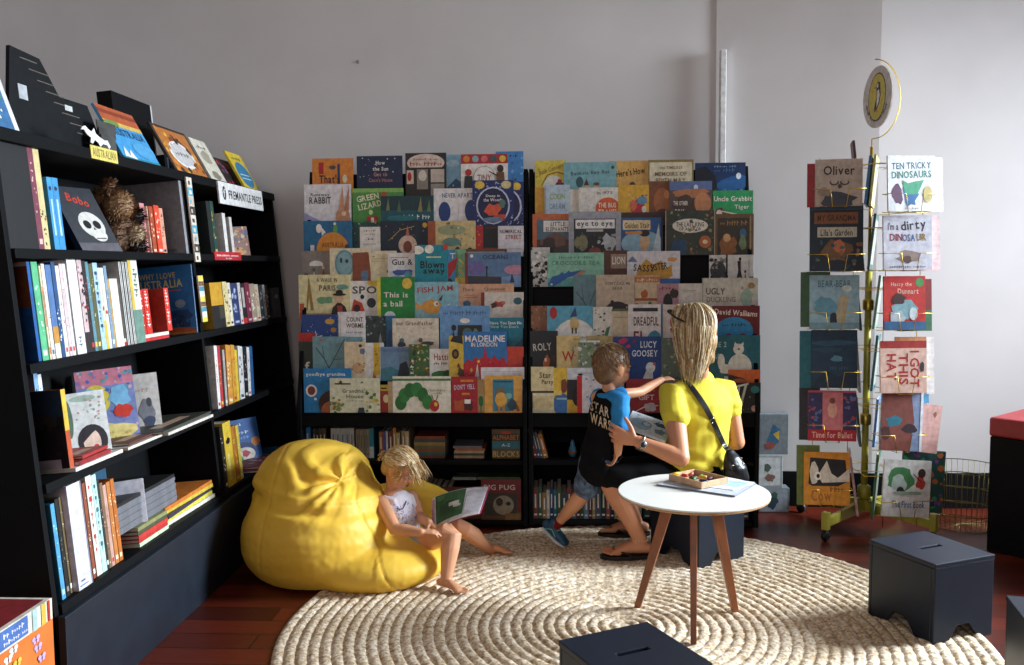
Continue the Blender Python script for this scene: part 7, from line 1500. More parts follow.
# ================================================================== the girl reading
SKG = skin_mat('child_skin', '#d69a74', 0)
def girl():
    y = 3.98
    hc = px3(401, 468, 4.00); face = V(.80, -.30, -.55); up = V(.50, -.12, .85); hs = .86
    B = Body(); B.m(SKG)
    f, u, l, g = head(B, hc, face, up, hs, True)
    neckb = px3(393, 494, 4.02)
    B.limb([(neckb - V(0, 0, .02), .034), (neckb + V(.0, 0, .01), .029), (g(0, -.02, -.07), .028), (g(0, -.02, -.03), .032)], side=(0, 1, 0))
    sh_r, sh_l = px3(381, 503, 3.93), px3(411, 497, 4.10)
    hip = px3(404, 541, 4.03)
    B.limb([(neckb + V(0, 0, .002), .055, .038), (sh_r.lerp(sh_l, .5) - V(0, 0, .01), .092, .052), (sh_r.lerp(sh_l, .5).lerp(hip, .45), .082, .058), (hip + V(-.01, 0, .02), .078, .06), (hip, .08, .058)], side=(sh_l - sh_r))
    el_r = px3(395, 529, 3.80); wr_r = px3(421, 532.5, 3.76)
    B.limb([(sh_r, .036), (sh_r.lerp(el_r, .5), .033), (el_r, .029), (el_r.lerp(wr_r, .35), .0285), (wr_r, .0195)], side=(0, 1, 0))
    el_l = px3(420, 517, 4.06); wr_l = px3(429, 523, 3.86)
    B.limb([(sh_l, .036), (sh_l.lerp(el_l, .5), .032), (el_l, .028), (wr_l, .019)], side=(0, 1, 0))
    hand(B, wr_r, (1, .10, .02), (0, .15, -1), (.1, .9, .1), s=.62, curl=16, fingers=[12, 16, 20, 26])
    hand(B, wr_l, (.75, -.62, -.18), (-.1, -.2, -1), (-.6, -.7, .0), s=.62, curl=16, spread=8)
    hip_r, hip_l = hip + V(.02, -.055, -.01), hip + V(.02, .055, -.01)
    kn_r = px3(452, 532, 3.80); an_r = px3(446, 581, 3.72); kn_l = px3(463, 527, 4.06); an_l = px3(491, 550, 4.20)
    B.limb([(hip_r, .055, .058), (hip_r.lerp(kn_r, .5), .054, .056), (kn_r + V(-.015, 0, .0), .042, .043), (kn_r + V(.003, 0, -.012), .040), (kn_r.lerp(an_r, .35), .039, .042), (kn_r.lerp(an_r, .75), .028, .030), (an_r, .023, .025)], side=(0, 1, 0))
    B.limb([(hip_l, .055, .058), (hip_l.lerp(kn_l, .5), .054, .056), (kn_l + V(-.012, 0, .0), .041), (kn_l + V(.005, 0, -.012), .039), (kn_l.lerp(an_l, .35), .039, .041), (kn_l.lerp(an_l, .75), .028, .029), (an_l, .023, .024)], side=(0, 1, 0))
    foot(B, an_r + V(-.006, 0, 0), (.80, -.60, 0), s=.66, floor=.017, side=V(.60, .80, 0))
    foot(B, an_l, (.98, -.20, 0), s=.60, floor=.017, side=V(-.2, -.98, 0))
    root = B.fuse('person', SKG, vox=.0032, smooth=5)
    tag(root, 'little barefoot girl in a white singlet reading on the yellow bean bag', 'person')
    face_details(root, hc, face, up, hs)
    # singlet
    WT = cloth_mat('#e6e0ea', 'white_jersey'); m0, m1 = sh_r.lerp(sh_l, .5), hip
    C = Body(); C.m(WT); ax = (sh_l - sh_r)
    C.limb([(m0 + V(0, 0, -.012), .086, .058), (m0.lerp(m1, .3), .094, .068), (m0.lerp(m1, .6), .096, .074), (m1 + V(.0, 0, .015), .100, .08), (m1 + V(.005, 0, -.012), .100, .08)], side=ax, seg=20)
    for a_, b_ in ((.22, .36), (.78, .64)):
        C.limb([(m0.lerp(sh_r if a_ < .5 else sh_l, .62) + V(-.012, 0, .024), .013, .010), (m0.lerp(sh_r if a_ < .5 else sh_l, .58) + V(.032, -.01, .012), .014, .011), (m0.lerp(sh_r if a_ < .5 else sh_l, .5) + V(.046, -.012, -.03), .02, .012)], side=ax)
        C.limb([(m0.lerp(sh_r if a_ < .5 else sh_l, .62) + V(-.012, 0, .024), .013, .010), (m0.lerp(sh_r if a_ < .5 else sh_l, .60) + V(-.036, .0, -.01), .017, .012)], side=ax)
    so = C.fuse('singlet', WT, vox=.004, smooth=5, parent=root, post=folds(.0022, 95, (.4, .2, .9), 2)); so['label'] = 'white singlet with purple trim and small blue print'
    # print marks and purple trim on it
    mb = MB(); rnd = random.Random(5); bpy.context.view_layer.update(); PUR = '#4a3a78'
    hits = 0
    for _ in range(400):
        px, py = rnd.uniform(385, 424), rnd.uniform(503, 541); d = ray(px, py).normalized(); h, loc, nr, _i = so.ray_cast(CAM, d)
        if not h: continue
        a = rnd.uniform(0, 6.28); t = nr.orthogonal().normalized(); t = Matrix.Rotation(a, 3, nr) @ t; b = nr.cross(t); c_ = rnd.choice(['#5a5a9a', '#3f3f6e', '#7a7ab8', '#9a5a8a'])
        q = loc + nr * .0009; L, w_ = rnd.uniform(.004, .009), .0011
        mb.add([q - t * L - b * w_, q + t * L - b * w_, q + t * L + b * w_, q - t * L + b * w_], [(0, 1, 2, 3)], c_); hits += 1
        if hits > 150: break
    def trim(pix):
        P_ = []
        for a, b in pix:
            d = ray(a, b).normalized(); h, loc, nr, _i = so.ray_cast(CAM, d)
            if h: P_.append(loc + nr * .001)
        if len(P_) > 2: mb.tube(P_, .0032, PUR, 6)
    trim([(385, 500), (388, 502), (390, 505), (392, 509), (393.5, 513), (395, 517)]); trim([(377, 499), (381, 499.5), (385, 501.5), (388, 504)]); trim([(397, 508), (400, 510), (403, 508), (405, 504), (406, 501)])
    if mb.v: under(mb.build('print', smooth=False), so)
    # shorts
    C = Body(); SH = cloth_mat('#8fa6bf', 'pale_blue_cotton'); C.m(SH)
    C.limb([(m1 + V(-.01, 0, .018), .090, .066), (m1 + V(.0, 0, -.012), .098, .07)], side=ax, seg=20)
    for h_, k_ in ((hip_r, kn_r), (hip_l, kn_l)): C.limb([(h_, .062, .064), (h_.lerp(k_, .42), .060, .058)], side=(0, 1, 0))
    o = C.fuse('shorts', SH, vox=.005, smooth=4, parent=root, post=folds(.003, 80, (1, 0, .3), 5)); o['label'] = 'pale grey-blue shorts'
    # hair: swept back strands and a low bun
    rnd = random.Random(8); st = []
    bun = g(0, -.125, -.015)
    C = Body(); HB = HM('#b98f58'); C.m(HB); f_, u_, l_ = f, u, l; R = Matrix((l, f, u)).transposed()
    C.ball(g(0, -.014, .026), (.081 * hs, .093 * hs, .091 * hs), rot=R, seg=24); C.ball(g(0, -.052, -.022), (.073 * hs, .050 * hs, .062 * hs), rot=R, seg=20); cap_ = C.fuse('hair', HB, vox=.004, smooth=3, parent=root, post=lambda co, n: co + n * (.0015 * math.sin(200 * co.dot(l) + 6 * noise.noise(co * 20))) if (co - hc).dot(f) < .035 * 1.0 or (co - hc).dot(u) > .045 else co - n * .02)
    cap_['label'] = 'fair blond hair swept back into a low bun'
    for i in range(420):
        th = rnd.uniform(-1.45, 1.45); e_ = rnd.uniform(.0, 1.0)
        # start along the hairline on the forehead, run over the skull to the bun
        a0 = V(math.sin(th) * .078, .062 * math.cos(th) + .012, .055 + .03 * math.cos(th) * (1 - e_) - .035 * abs(math.sin(th)) * e_ * 1.6); a0.y -= e_ * .07
        pts = []
        for k in range(9):
            t = k / 8; q = a0.lerp(V(math.sin(th) * .02, -.10, -.01 + .02 * math.cos(th)), t); d_ = V(q.x / .083, (q.y + .012) / .096, (q.z - .022) / .093); L = d_.length
            if L > 1e-3: q = V(q.x / L, (q.y + .012) / L - .012, (q.z - .022) / L + .022) * (1.03 + .02 * rnd.random())
            pts.append(g(*q) + V(rnd.uniform(-1, 1), rnd.uniform(-1, 1), rnd.uniform(-1, 1)) * .0012)
        st.append(pts)
    for i in range(46):
        a = rnd.uniform(0, 6.28); b_ = rnd.uniform(-.6, 1.2); q0 = bun; st.append([q0 + (l * math.cos(a + k * .9) + u * math.sin(a + k * .9)) * (.012 + .016 * rnd.random()) - f * (.012 * k / 3 * b_) for k in range(5)])
    for i in range(90):      # wisps falling forward over the cheek and brow
        x0 = rnd.uniform(-.062, .062); z0 = rnd.uniform(.035, .09); p0 = g(x0, .058 + rnd.uniform(-.02, .012), z0); s_ = [p0]
        dr = (f * rnd.uniform(.25, .7) + V(0, 0, -1) * rnd.uniform(.8, 1.2) + l * rnd.uniform(-.3, .3)).normalized(); L = rnd.uniform(.03, .068)
        for k in range(1, 6): s_.append(p0 + f * .028 * math.sin(k / 5 * 1.6) + dr * L * k / 5 + V(rnd.uniform(-1, 1), 0, 0) * .002)
        st.append(s_)
    for i in range(34):      # side strands down past the ear
        q = -1 if i % 4 else 1; p0 = g(q * .070, .03 - .045 * rnd.random(), .03); s_ = [p0]
        for k in range(1, 6): s_.append(g(q * (.078 + .004 * rnd.random()), .034 - .05 * k / 5 * rnd.random() + .018, .03 - .085 * k / 5))
        st.append(s_)
    locks('strands', st, [HM('#d6b27a'), HM('#e6cfa0'), HM('#b78c54'), HM('#9a7040'), HM('#f0e0bc')], cap_, r=.0019)
    mb = MB(); mb.tube([bun + (l * math.cos(a * .524) + u * math.sin(a * .524)) * .016 + f * .012 for a in range(12)], .0035, '#d8cdb8', 6, closed=True); under(mb.build('hair_tie', smooth=True), root)
    # open picture book on her lap
    gut0, gut1 = px3(437, 530, 3.83), px3(436, 497, 4.02)
    A0, A1 = px3(479, 514, 3.80), px3(488.5, 487, 4.05)
    mid0, mid1 = px3(452, 527.5, 3.79), px3(452, 494, 4.04)
    bk = empty('open_book', (gut0 + A0) / 2); bpy.context.view_layer.update(); tag(bk, 'open picture book with a green page across the girl\'s lap', 'book')
    def sheet(P00, P10, P11, P01, n, bulge, off, name, col, art=None, th=.003):
        mb = MB(); nrm = (P10 - P00).cross(P01 - P00).normalized(); nrm = nrm if nrm.z > 0 else -nrm
        def S(u_, v_, o_=0): return P00.lerp(P10, u_).lerp(P01.lerp(P11, u_), v_) + nrm * (bulge * math.sin(math.pi * min(1, u_ * 1.0)) * 1.0 + off + o_)
        vs = [S(i / n, j, k) for k in (0, -th) for j in (0, 1) for i in range(n + 1)]; N = n + 1; fs = []
        for i in range(n): fs += [(i, i + 1, N + i + 1, N + i), (2 * N + i, 3 * N + i, 3 * N + i + 1, 2 * N + i + 1), (i, 2 * N + i, 2 * N + i + 1, i + 1), (N + i, N + i + 1, 3 * N + i + 1, 3 * N + i)]
        fs += [(0, N, 3 * N, 2 * N), (n, 2 * N + n, 3 * N + n, N + n)]
        mb.add(vs, fs, col)
        if art:
            for (u0, v0, u1, v1, c, lift) in art:
                m_ = 8; vs = [S(u0 + (u1 - u0) * i / m_, v_, .0008 + .0006 * lift) for v_ in (v0, v1) for i in range(m_ + 1)]
                mb.add(vs, [(i, i + 1, m_ + 2 + i, m_ + 1 + i) for i in range(m_)], c)
        o = mb.build(name, smooth=False); return under(o, bk)
    GP = [(.0, .12, .62, .98, '#2f5a34', 1), (.1, .3, .42, .62, '#24482a', 2), (.3, .5, .52, .62, '#c9c4bc', 3), (.22, .62, .4, .68, '#1c2418', 3), (.4, .42, .56, .5, '#b8b2ac', 3), (.05, .78, .2, .92, '#4a7a44', 3), (.66, .1, .96, .9, '#c4c0c6', 1)]
    sheet(gut0, A0, A1, gut1, 12, .016, .004, 'page', '#d9d5da', GP)
    L0, L1 = px3(432.5, 532.5, 3.84), px3(433, 503, 4.03)
    sheet(L0, gut0, gut1, L1, 8, .010, .003, 'page', '#d4cfd2', [(.1, .1, .9, .9, '#b98a9a', 1), (.3, .2, .7, .6, '#8a5a6e', 2)])
    sheet(gut0, A0 + (A0 - gut0) * .03, A1 + (A1 - gut1) * .03, gut1, 12, .014, -.001, 'cover', '#a8305a', th=.002)
    sheet(L0, gut0, gut1, L1, 8, .008, -.001, 'cover', '#7a4a34', th=.002)


girl()
# ================================================================== the woman in yellow
SKW = skin_mat('adult_skin', '#c98a66', 0)
def onto(o, px, py, off):
    d = ray(px, py).normalized(); h, loc, nr, _ = o.ray_cast(CAM, d)
    return (loc + nr * off, nr) if h else (None, None)


def woman():
    hip = V(WST.x - .0, WST.y - .0, .395)
    tf = V(-.45, .89, 0).normalized(); tl = V(-.89, -.45, 0)
    hc = px3(691, 333, 4.19); face, up = V(-.70, .70, -.12), V(-.06, 0, 1); hs = 1.08
    shl, shr = px3(671, 390, 4.15), px3(726, 388, 4.29); ms = shl.lerp(shr, .5)
    B = Body(); B.m(SKW); f, u, l, g = head(B, hc, face, up, hs)
    B.limb([(ms + V(0, 0, -.01), .055, .05), (ms + V(0, 0, .045) - tf * .0, .05, .048), (g(0, -.02, -.06), .048), (g(0, -.01, -.02), .05)], side=tl)
    B.limb([(hip + V(0, 0, -.02), .155, .115), (hip + V(0, 0, .05), .15, .11), (hip.lerp(ms, .45), .122, .092), (hip.lerp(ms, .72), .135, .095), (ms + V(0, 0, -.06), .150, .088), (ms + V(0, 0, -.02), .12, .055)], side=tl, seg=20)
    ell, wrl = px3(681, 458, 3.93), px3(638, 441.5, 3.97)
    B.ball(shl - V(0, 0, .012), (.043, .043, .043)); B.ball(shr - V(0, 0, .012), (.043, .043, .043))
    B.limb([(shl - V(0, 0, .01), .044), (shl.lerp(ell, .35), .049, .048), (shl.lerp(ell, .8), .042, .041), (ell, .039)], side=tl)
    B.limb([(ell, .040), (ell.lerp(wrl, .25), .040, .041), (ell.lerp(wrl, .7), .030, .032), (wrl, .024, .028)], side=(0, 1, 0))
    hand(B, wrl, (-1, .06, .28), (.05, 1, .1), (.25, .1, 1), s=1.0, curl=20, fingers=[18, 24, 28, 34], spread=6)
    elr, wrr = px3(737, 442, 4.27), px3(690, 446, 4.40)
    B.limb([(shr - V(0, 0, .01), .042), (shr.lerp(elr, .4), .045), (elr, .037)], side=tl); B.limb([(elr, .038), (elr.lerp(wrr, .3), .037), (wrr, .026)], side=(0, 0, 1))
    hand(B, wrr, (-1, -.5, .1), (-.2, .2, 1), (-.3, 1, .1), s=.95, curl=22)
    knl, anl = px3(607, 474, 4.13), px3(641, 541, 4.15); knr, anr = px3(613, 472, 4.42), px3(636, 521, 4.50)
    hl, hr = hip + tl * .085 + V(0, 0, -.01), hip - tl * .085 + V(0, 0, -.01)
    for h_, k_, a_ in ((hl, knl, anl), (hr, knr, anr)):
        B.limb([(h_, .088, .085), (h_.lerp(k_, .5), .074, .072), (k_ + (h_ - k_) * .06, .056), (k_ + V(-.0, 0, -.01), .054, .053)], side=(0, 1, 0))
        B.limb([(k_, .052), (k_.lerp(a_, .3), .053, .058), (k_.lerp(a_, .7), .037, .040), (a_, .028, .034)], side=(0, 1, 0))
    foot(B, anl, (-.97, -.10, 0), s=.98, floor=.032, side=V(0, 1, 0))
    foot(B, anr, (-.97, -.05, 0), s=.98, floor=.032, side=V(0, -1, 0))
    root = B.fuse('person', SKW, vox=.0042, smooth=5); tag(root, 'blond woman in a yellow T-shirt seated on a dark stool, seen from behind', 'person')
    face_details(root, hc, face, up, hs)
    # flip-flops
    for a_, sd in ((anl, 1), (anr, -1)):
        fd = V(-.97, -.10 if sd > 0 else -.05, 0).normalized(); s_ = fd.cross(V(0, 0, 1)); c0 = V(a_.x, a_.y, 0); mb = MB(); n = 20
        out = [c0 + fd * (.06 + .135 * math.cos(6.2832 * i / n)) + s_ * (.044 + .006 * math.cos(6.2832 * i / n)) * math.sin(6.2832 * i / n) for i in range(n)]
        for z0, z1, m_ in ((.014, .031, '#121214'),):
            vs = [p + V(0, 0, z0) for p in out] + [p + V(0, 0, z1) for p in out]; mb.add(vs, [tuple(range(n))[::-1], tuple(range(n, 2 * n))] + [(i, (i + 1) % n, n + (i + 1) % n, n + i) for i in range(n)], m_)
        toe = c0 + fd * .150 + V(0, 0, .036)
        for q in (-1, 1): mb.tube([toe, toe - fd * .02 + s_ * q * .012 + V(0, 0, .025), c0 + fd * .085 + s_ * q * .038 + V(0, 0, .048), c0 + fd * .04 + s_ * q * .043 + V(0, 0, .030)], .0045, '#121214', 8)
        under(mb.build('flip_flop', smooth=False), root)
    mb = MB(); ring = [anl + V(0, 0, .01) + V(math.cos(6.283 * i / 16) * .033, math.sin(6.283 * i / 16) * .038, 0) for i in range(16)]; 
    for p in ring: mb.lathe([(.0008, -.004), (.0042, 0), (.0008, .004)], '#c9c4bc', 8, Matrix.Translation(p))
    under(mb.build('anklet', smooth=True), root)
    # T-shirt
    TS = cloth_mat('#d8c63c', 'yellow_jersey', rough=.7, bump=.15); C = Body(); C.m(TS)
    hz = V(0, 0, .055)
    C.limb([(hip + hz + V(-.02, 0, 0), .172, .132), (hip + hz + V(0, 0, .05), .160, .126), (hip.lerp(ms, .5), .156, .118), (hip.lerp(ms, .74), .172, .120), (ms + V(0, 0, -.065), .184, .112), (ms + V(0, 0, -.015), .178, .090), (ms + V(0, 0, .018), .135, .070), (ms + V(0, 0, .04), .08, .055)], side=tl, seg=24)
    for s_, e_, k_ in ((shl, ell, .48), (shr, elr, .40)):
        C.limb([(s_.lerp(ms, .35) + V(0, 0, -.01), .060, .058), (s_ + V(0, 0, -.012), .059, .060), (s_.lerp(e_, .25), .060, .060), (s_.lerp(e_, k_ - .06), .064, .064)], side=tl)
    def tee(co, n):
        w = math.sin((co.z * 75 + noise.noise(co * 7) * 5 + (co.x - ms.x) * 14)) * .5 + .5 * math.sin(co.z * 42 - (co.x - ms.x) * 38 + 4 * noise.noise(co * 4))
        k = .0052 * max(0, min(1, (ms.z - .02 - co.z) / .10 + .15))
        return co + n * (k * w + .004 * noise.noise(co * 11))
    ts = C.fuse('t_shirt', TS, vox=.0055, smooth=6, parent=root, post=tee)
    C = Body(); WH = cloth_mat('#b9b4b0', 'pale_vest_hem'); C.m(WH); C.limb([(hip + V(0, 0, .015), .150, .117), (hip + V(0, 0, .05), .147, .113)], side=tl, seg=24); C.fuse('vest_hem', WH, vox=.006, smooth=3, parent=root, post=folds(.002, 90, (1, 0, 0), 3))
    # black skirt over the thighs
    SK_ = cloth_mat('#0b0b0e', 'black_cotton', spec=.15); C = Body(); C.m(SK_)
    C.limb([(hip + V(0, 0, -.045), .165, .125), (hip + V(0, 0, .02), .158, .122)], side=tl, seg=24)
    for h_, k_ in ((hl, knl), (hr, knr)): C.limb([(h_, .100, .10), (h_.lerp(k_, .5), .092, .090), (h_.lerp(k_, .93), .078, .076)], side=(0, 1, 0))
    mid0, mid1 = hl.lerp(hr, .5), knl.lerp(knr, .5); C.limb([(mid0, .12, .075), (mid0.lerp(mid1, .5), .14, .062), (mid0.lerp(mid1, .92), .13, .052)], side=(0, 1, 0))
    sk = C.fuse('skirt', SK_, vox=.007, smooth=6, parent=root, post=folds(.004, 50, (0, 1, .3), 7))
    # watch and ring
    d = (ell - wrl).normalized(); a, b = ring_frame(d, (0, 1, 0)); wc = wrl + d * .022
    mb = MB(); mb.tube([wc + a * .0285 * math.cos(6.283 * i / 20) + b * .033 * math.sin(6.283 * i / 20) for i in range(20)], .0048, M('#a9a59c', .3, .1, 20, metal=.9), 8, closed=True)
    nc = wc - V(0, 1, 0) * .030; R = frame(nc, a, d, V(0, -1, 0)); mb.lathe([(.001, 0), (.0165, 0), (.0175, .004), (.015, .007), (.001, .0075)], M('#c9c6bd', .25, .05, 20, metal=.8), 20, Matrix.Translation(nc) @ Matrix.Rotation(math.radians(90), 4, 'X')); mb.lathe([(.001, .0076), (.013, .0078), (.001, .008)], '#2a2c30', 20, Matrix.Translation(nc) @ Matrix.Rotation(math.radians(90), 4, 'X'))
    under(mb.build('wristwatch', smooth=True), root)
    # hair
    HB = HM('#9a7a52'); C = Body(); C.m(HB); R = Matrix((l, f, u)).transposed()
    C.ball(g(0, -.016, .020), (.086, .102, .096), rot=R, seg=24); C.ball(g(0, -.05, -.03), (.086, .066, .09), rot=R, seg=20)
    C.limb([(g(0, -.052, -.03), .082, .05), (g(0, -.058, -.10), .072, .036), (px3(690, 366, 4.10), .045, .020)], side=l)
    cap_ = C.fuse('hair', HB, vox=.005, smooth=4, parent=root, post=lambda co, n: co - n * .012 if ((co - hc).dot(f) > .048 and (co - hc).dot(u) < .05) else co + n * .002 * math.sin(co.dot(l) * 260 + 5 * noise.noise(co * 8)))
    cap_['label'] = 'long straight ash-blond hair down the back'
    rnd = random.Random(21); st = []
    for i in range(780):
        th = rnd.uniform(-2.1, 2.1)          # angle round the head from the back
        part = V(rnd.uniform(-.012, .012), rnd.uniform(-.05, .055), .112 - rnd.random() * .006); L = rnd.uniform(.10, .27) * (1 - .14 * abs(th) / 2)
        pts = [g(*part)]; rad = rnd.uniform(.97, 1.09)
        side_ = V(math.sin(th) * .086 * rad, -math.cos(th) * .098 * rad - .014, .02)
        for k in range(1, 8):
            t = k / 7; a_ = math.radians(max(0, 90 * (1 - t))); q = V(side_.x * math.cos(a_) ** 1.35 + part.x * math.sin(a_) * .6, side_.y * math.cos(a_) ** 1.2 + part.y * math.sin(a_) * .8, .022 + (.100 * rad) * math.sin(a_)); pts.append(g(*q))
        p = pts[-1]; n_ = 7; swx = rnd.uniform(-.010, .010)
        for k in range(1, n_ + 1):
            t = k / n_; q = p + V(0, 0, -1) * L * t * 1.06
            c_ = px3(690, 375, 4.075); q.x += (c_.x - p.x) * .62 * t ** 1.8 + swx * t; q.y += (c_.y - .0 - p.y) * .42 * t ** 1.4
            q += V(math.sin(k * 1.1 + part.x * 300 + th * 2) * .0045 * t, 0, 0); pts.append(q)
        # keep strands outside the shirt
        st.append(pts)
    locks('strands', st, [HM('#b99a6c'), HM('#cdb285'), HM('#94754a'), HM('#dcc8a2'), HM('#7c603c'), HM('#e4d6b8')], cap_, r=.0030)
    # sunglasses pushed up on the head
    sg_ = Body(); sg_.m('#0e0e10')
    for q in (-1, 1):
        sg_.ball(g(q * .036, .062, .100), (.028, .008, .020), '#0e0e10', rot=R @ Matrix.Rotation(-.9, 3, 'X'))
        sg_.limb([(g(q * .062, .055, .098), .0045), (g(q * .094, .0, .076), .0045), (g(q * .100, -.045, .056), .005)], side=(0, 0, 1), seg=8)
    sg_.limb([(g(-.012, .068, .09), .003), (g(.012, .068, .09), .003)], seg=8)
    o = sg_.build('sunglasses', smooth=True); tag(o, 'dark sunglasses pushed up on top of the woman\'s blond hair', 'sunglasses')
    # shoulder bag
    LE = M('#101013', .32, .15, 40, bump=.3, name='black_leather')
    bc = px3(735, 468, 4.13); C = Body(); C.m(LE)
    C.limb([(bc + V(-.022, .01, .075), .028, .016), (bc + V(-.012, 0, .045), .044, .03), (bc + V(0, 0, .0), .062, .042), (bc + V(.004, 0, -.055), .070, .042), (bc + V(.004, 0, -.082), .060, .034)], side=(.9, .45, 0))
    bag = C.fuse('shoulder_bag', LE, vox=.005, smooth=5, post=folds(.0035, 60, (.6, 0, .8), 4)); tag(bag, 'slouchy black leather shoulder bag slung across the woman\'s back', 'bag')
    mb = MB(); path = [(687, 383), (692, 389), (698, 397), (704, 406), (709, 415), (714, 425), (719, 436), (723, 445)]; C_, prev = [], None
    for a_, b_ in path:
        q, nr = onto(ts, a_, b_, .004)
        if q is None: q, nr = px3(a_, b_, 4.05), V(0, -1, 0)
        C_.append((q, nr))
    top = C_[0][0]; C_.insert(0, (top + tf * .06 + V(-.01, 0, .012), V(0, 0, 1)))
    C_.append((bc + V(-.03, -.012, .082), V(0, -1, 0)))
    pts = []
    for (p, n_), (q, m_) in zip(C_, C_[1:]):
        for k in range(4): pts.append((p.lerp(q, k / 4), n_.lerp(m_, k / 4)))
    pts.append(C_[-1]); vs = []; fs = []
    for _ in range(3): pts = [pts[0]] + [((pts[i - 1][0] + pts[i][0] * 2 + pts[i + 1][0]) / 4, pts[i][1]) for i in range(1, len(pts) - 1)] + [pts[-1]]
    for i, (p, n_) in enumerate(pts):
        t = (pts[min(i + 1, len(pts) - 1)][0] - pts[max(i - 1, 0)][0]).normalized(); s_ = t.cross(n_).normalized() * .0125; n_ = n_.normalized()
        vs += [p - s_ + n_ * .001, p + s_ + n_ * .001, p + s_ + n_ * .005, p - s_ + n_ * .005]
    for i in range(len(pts) - 1):
        for k in range(4): fs.append((i * 4 + k, i * 4 + (k + 1) % 4, i * 4 + 4 + (k + 1) % 4, i * 4 + 4 + k))
    fs += [(0, 1, 2, 3), tuple(len(vs) - 4 + k for k in (3, 2, 1, 0))]; mb.add(vs, fs, LE); under(mb.build('strap'), bag)
    SI = M('#b8b4a8', .25, .05, 20, metal=1); mb = MB()
    for fr, w_ in ((.62, .016), (.93, .014)):
        p, n_ = pts[int(len(pts) * fr)]; t = (pts[int(len(pts) * fr) + 1][0] - p).normalized(); s_ = t.cross(n_).normalized(); n_ = n_.normalized()
        mb.tube([p + n_ * .007 + s_ * w_ * a_ + t * .009 * b_ for a_, b_ in ((-1, -1), (1, -1), (1, 1), (-1, 1))], .0018, SI, 6, closed=True)
    for a_, b_ in ((.02, .055), (.03, .03), (-.02, .02)): mb.lathe([(.001, -.004), (.005, -.002), (.005, .002), (.001, .004)], SI, 10, Matrix.Translation(bc + V(a_, -.046 + abs(a_) * .3, b_)))
    under(mb.build('buckle', smooth=True), bag)
    # picture book held open on her lap
    q0, q1, q2, q3 = px3(624, 426, 4.16), px3(666, 441, 4.12), px3(667, 431, 4.30), px3(650, 418, 4.34)
    T = frame(q0, (q1 - q0), ((q3 - q0) - (q1 - q0) * ((q3 - q0).dot(q1 - q0) / (q1 - q0).length_squared)), V(0, 0, 1))
    ex = (q1 - q0).normalized(); ey = ((q3 - q0) - ex * (q3 - q0).dot(ex)).normalized(); T = frame(q0, ex, ey, ex.cross(ey)); w_ = (q1 - q0).length; h_ = (q3 - q0).length
    mb = MB(); mb.box(0, w_, 0, h_, -.012, 0, '#d8e2ea'); paint(mb, [('b', .3, .4, .26, .3, '#9ac4dc'), ('b', .75, .7, .16, .12, '#1f5a80'), ('e', .45, .5, .12, .14, '#5a7a94'), ('e', .45, .5, .09, .11, '#b8d8e8'), ('b', .8, .3, .14, .16, '#7a8ea4'), ('s', 14, .1, .1, .95, .9, .03, ['#4f6f8c', '#e8ecf0'], 4)], w_, h_, lambda x, y, o: V(x, y, o))
    o = mb.build('picture_book', T=T, bevel=.001); tag(o, 'pale blue and white picture book on the woman\'s lap', 'book')
    q = px3(650, 452, 4.10); mb = MB(); T = frame(q, (1, 0, -.35), (0, 1, 0), (.35, 0, 1)); mb.box(-.07, .06, -.02, .14, -.006, .004, '#4a5a4c', T); paint(mb, [('s', 20, .05, .05, .95, .95, .05, ['#7a8a6c', '#b8b8a8'], 3)], .13, .16, lambda x, y, o: T @ V(x - .07, y - .02, .004 + o)); o = mb.build('picture_book'); tag(o, 'dark green book under the pale blue one on the woman\'s lap', 'book')
    return root, ts


WOMAN, _ts = woman()


